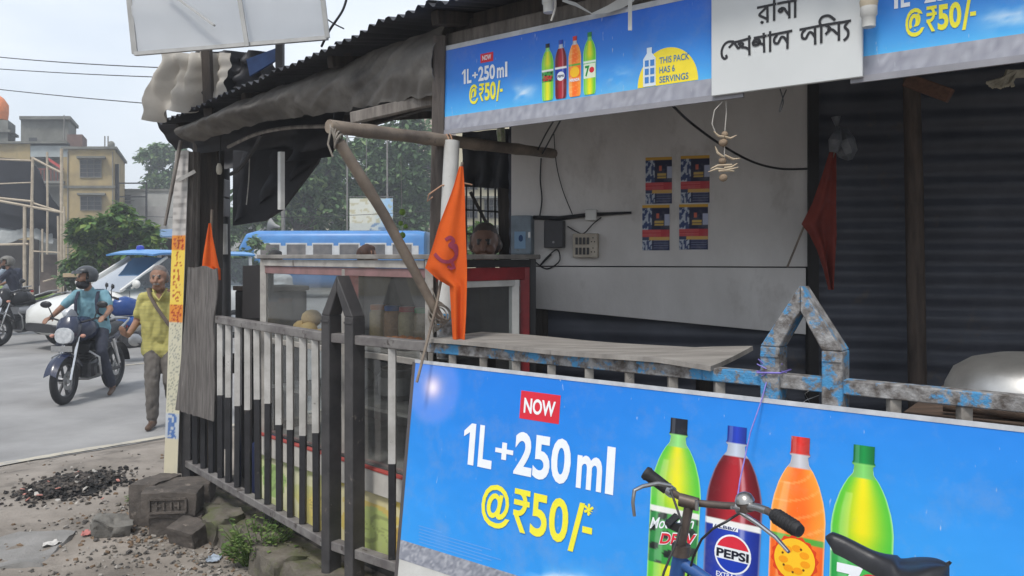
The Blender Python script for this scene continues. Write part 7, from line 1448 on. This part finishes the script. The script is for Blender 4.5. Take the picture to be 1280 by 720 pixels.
tree('hazy tree rising behind the whitish building', V((P(220, 350, 60).x, 60, -.1)), 5, [cl(196, 190, 60, 1.9, 1.5, .9), cl(222, 200, 60, 2.2, 1.5, 1.4), cl(180, 195, 60, .9, .9, .5), cl(208, 238, 60, 2.4, 1.6, 1.5), cl(232, 262, 60, 2.6, 1.6, 2.0), cl(196, 212, 60, .8, .8, .5), cl(190, 262, 60, 1.2, 1.2, .9)], 8000, .44, L2_, seed=3, trunk_r=.25)
tree('big spreading tree behind the bus, left of the billboard', V((P(372, 350, 40).x, 40, -.1)), 3.6, [cl(320, 262, 40, 1.8, 1.6, 1.3), cl(360, 240, 40, 2.2, 1.8, 1.6), cl(395, 215, 40, 2.2, 1.8, 1.7), cl(350, 205, 40, 2.0, 1.6, 1.4), cl(410, 262, 40, 1.9, 1.6, 1.5), cl(425, 190, 40, 1.4, 1.3, 1.1), cl(305, 290, 40, 1.3, 1.1, .8), cl(385, 178, 40, 1.6, 1.3, 1.0)], 16000, .36, L2_, seed=4, trunk_r=.3)
tree('tall dense dark tree behind the billboard frame', V((P(495, 350, 44).x, 44, -.1)), 4.5, [cl(470, 215, 44, 2.2, 1.6, 2.0), cl(505, 200, 44, 2.2, 1.6, 2.4), cl(500, 250, 44, 2.2, 1.6, 2.0), cl(465, 262, 44, 2.0, 1.6, 1.6), cl(502, 158, 44, 1.3, 1.2, 1.4), cl(520, 282, 44, 1.8, 1.5, 1.4), cl(452, 180, 44, 1.3, 1.0, .9)], 17000, .36, [L2_[0], L2_[1], L2_[0]], seed=5, trunk_r=.3)
tree('small green shrub beside the far wall behind the orange flag', V((P(600, 350, 20).x, 20, -.1)), 1.2, [cl(590, 300, 20, .5, .5, .5), cl(618, 306, 20, .6, .5, .4)], 1500, .16, L1_, name='shrub', seed=6, trunk_r=.04)
for x, y, d, nm, sd in ((300, 318, 30, 'low green hedge bush left of the bus', 11), (268, 300, 36, 'bushy green tree between the corner post and the black pole', 12)): tree(nm, V((P(x, 350, d).x, d, -.1)), 1.2, [cl(x, y, d, 1.2, 1, .7), cl(x - 16, y + 12, d, 1.0, 1, .7), cl(x + 14, y + 10, d, 1.0, 1, .7)], 2200, .26, L2_, name='bush', seed=sd, trunk_r=.08)
# ---------------------------------------------------------------- billboard and its steel frame
SK = 0.0
bf = thing('billboard', 'pale billboard on a dark steel frame before the dense tree', 'billboard', V((P(465, 350, 37).x, 37, -.1)))
for x in (434, 484): b = MB(); b.bar(P(x, 365, 37), P(x, 160, 37), .07); b.build('upright', FRAMEM, bf)
for y in (172, 246, 290): b = MB(); b.bar(P(432, y, 37), P(492, y, 37), .03); b.build('crossbar', FRAMEM, bf)
for x in (458,): b = MB(); b.bar(P(x, 292, 37), P(x, 170, 37), .025); b.build('bar', FRAMEM, bf)
BLP = Plane(P(437, 288, 36.9), (1, 0, 0), (0, 0, 1)); bw_, bh_ = BLP.uv(491, 248)
b = MB(); b.prism([BLP.at(0, 0), BLP.at(bw_, 0), BLP.at(bw_, bh_), BLP.at(0, bh_)], (0, .05, 0)); b.build('panel', WHITEPL, bf)
def bcol(s, t):
    c = lerp3((214, 214, 200), (160, 196, 226), sstep(.5, .9, s)); n = mnoise.noise(V((s * 7, t * 9, 0)))
    if t < .25: c = lerp3(c, (70, 110, 160), .7 if n > 0 and s > .45 else .1)
    elif n > .22: c = lerp3(c, (180, 168, 120), .6)
    return c
print_grid(BLP, lambda s, t: (s * bw_, t * bh_), bcol, 40, 24, bf, VCP, h=.004, name='printed_sheet')
# far buildings to the right of the trees, a street beyond
ab = thing('apartment_block', 'pinkish apartment block with balconies beside the front post', 'building', V((P(536, 350, 55).x, 55, -.1)))
PK = mat('peach_plaster', (.5, .41, .33), (.4, .32, .26), 1, .9, c3=(.3, .27, .23), t3=.6, s3=1.2, w3=.2); BG = mat('cream_plaster', (.55, .5, .36), (.44, .4, .29), 1, .9)
part_px(ab, 'wall', PK, 517, 120, 566, 356, 55, 6); 
for k in range(6): part_px(ab, 'balcony', PK, 514, 150 + k * 33, 548, 163 + k * 33, 55, 1.4, -1.2); part_px(ab, 'balcony_slab', BG, 513, 163 + k * 33, 549, 165 + k * 33, 55, 1.6, -1.4); win_px(ab, 520, 132 + k * 33, 529, 148 + k * 33, 55, 2, False); win_px(ab, 534, 132 + k * 33, 543, 148 + k * 33, 55, 2, False)
cb_ = thing('cream_building', 'cream building with barred windows seen behind the bald man', 'building', V((P(610, 350, 30).x, 30, -.1))); part_px(cb_, 'wall', BG, 570, 150, 672, 366, 30, 5)
for k in range(3): win_px(cb_, 582, 214 + k * 36, 596, 236 + k * 36, 30, 3, True, 2); win_px(cb_, 606, 214 + k * 36, 622, 236 + k * 36, 30, 3, True, 2)
for (x0, y0, x1, d, m, lab, sd) in ((228, 262, 330, 70, PLW, 'pale distant building behind the trees left of the bus', 1), (318, 240, 470, 75, BG, 'cream distant building behind the spreading tree', 2), (-140, 230, -20, 60, PLY_, 'ochre building beyond the left edge of the street', 3), (445, 262, 520, 66, PLW, 'grey-white distant building behind the billboard', 4), (620, 210, 820, 48, PK, 'peach building behind the stall wall', 5)):
    t = thing('distant_building', lab, 'building', V((P((x0 + x1) / 2, 350, d).x, d, -.1))); part_px(t, 'wall', m, x0, y0, x1, 350, d, 8); part_px(t, 'roof_slab', PLG, x0 - 2, y0 - 3, x1 + 2, y0, d, 8.4, -.2)
    nw = int((x1 - x0) / 22)
    for i in range(nw):
        for j in range(int((320 - y0) / 24)): win_px(t, x0 + 8 + i * 22, y0 + 8 + j * 24, x0 + 18 + i * 22, y0 + 20 + j * 24, d, 2, False)
# lattice of bars in the opening behind the man
gr = thing('barred_opening', 'black barred frame in the opening behind the bald man', 'window bars', V((-.2, 5.2, .12)))
for x in (583, 592, 601, 610, 619): b = MB(); b.bar(P(x, 330, 5.2), P(x, 225, 5.2), .012); b.build('bar', PLASTB, gr)
for y in (232, 262, 292): b = MB(); b.bar(P(578, y, 5.2), P(640, y + 4, 5.2), .012); b.build('crossbar', PLASTB, gr)
b = MB(); b.bar(P(588, 240, 4.9), P(622, 306, 4.9), .02); b.build('brace', WOODD, gr); b = MB(); b.bar(P(634, 420, 4.7), P(628, 180, 4.7), .07); b.build('post', WOODD, gr)
b = MB(); b.tube([P(222, 276, 18), P(238, 275, 18)], .03, 6)
# loudspeaker horns on a far pole
hn = thing('loudspeaker_pole', 'far pole with grey loudspeaker horns above the bus', 'loudspeaker pole', V((P(344, 350, 36).x, 36, -.1)))
b = MB(); b.tube([P(354, 365, 36), P(354, 225, 36)], .09, 8); b.build('pole', FRAMEM, hn)
b = MB(); b.lathe([(.05, 0), (.1, .25), (.3, .5)], P(350, 284, 36), 14, Matrix.Rotation(R(-75), 3, 'Y')); b.build('horn', PLW, hn, smooth=True)
# ---------------------------------------------------------------- overhead cables
def wire(a, c, sag, r, lab):
    b = MB(); a, c = V(a), V(c); b.tube([a.lerp(c, k / 24) - V((0, 0, sag * 4 * (k / 24) * (1 - k / 24))) for k in range(25)], r, 5); tag(b.build('overhead_cable', WIRE, smooth=True), lab, 'cable')
wire(P(-200, 42, 16), P(330, 88, 9), .15, .007, 'topmost overhead cable crossing the left sky'); wire(P(-200, 66, 17), P(330, 100, 10), .1, .007, 'second overhead cable crossing the left sky')
wire(P(-200, 84, 19), P(330, 140, 11), .1, .008, 'lowest overhead cable crossing the left sky'); wire(P(120, 268, 30), P(560, 262, 28), .2, .01, 'overhead cable strung before the far trees')
# ---------------------------------------------------------------- unseen houses and tree, added for the case glass to reflect
for (x, y, w_, dp, h, m, lab) in ((-34, 6, 6, 9, 8.5, PLY_, 'unseen ochre house added beyond the left edge for the case glass to reflect'), (-36, 17, 6, 8, 7.0, PLW, 'unseen whitish house added beyond the left edge for the case glass to reflect')):
    t = thing('unseen_reflected_house', lab, 'building', V((x, y, -.1))); b = MB(); b.box((x, y, h / 2 - .1), (w_, dp, h)); b.build('wall', m, t)
    for i in range(3):
        for j in range(2): b = MB(); b.box((x + w_ / 2 + .02, y - dp / 2 + 1.6 + i * 2.8, 1.8 + j * 3), (.06, 1.2, 1.4)); b.build('window', WINM, t)
tree('unseen dense tree added beyond the left edge for the case glass to reflect', V((-17, 4.5, -.1)), 2.2, [(V((-17, 4.5, 3.4)), (1.9, 1.9, 1.3)), (V((-17.5, 6.3, 2.9)), (1.6, 1.6, 1.2)), (V((-17, 2.7, 3.0)), (1.6, 1.6, 1.2))], 2600, .34, [L2_[0], L2_[1], L2_[0]], seed=21, trunk_r=.18)
# ---------------------------------------------------------------- humid air
b = MB(); b.box((0, 45, 7.2), (300, 150, 16.8)); hz = b.build('haze', None)
hz.data.materials.clear(); hm = bpy.data.materials.new('humid_air'); hm.use_nodes = True; hn_ = hm.node_tree; hn_.nodes.clear(); ho = hn_.nodes.new('ShaderNodeOutputMaterial'); pv = hn_.nodes.new('ShaderNodeVolumePrincipled')
pv.inputs['Density'].default_value = .0036; pv.inputs['Color'].default_value = (.9, .94, 1, 1); hn_.links.new(pv.outputs['Volume'], ho.inputs['Volume']); hz.data.materials.append(hm); stuff(hz)
hz['label'] = 'pale humid haze over the street'
bpy.context.view_layer.update()
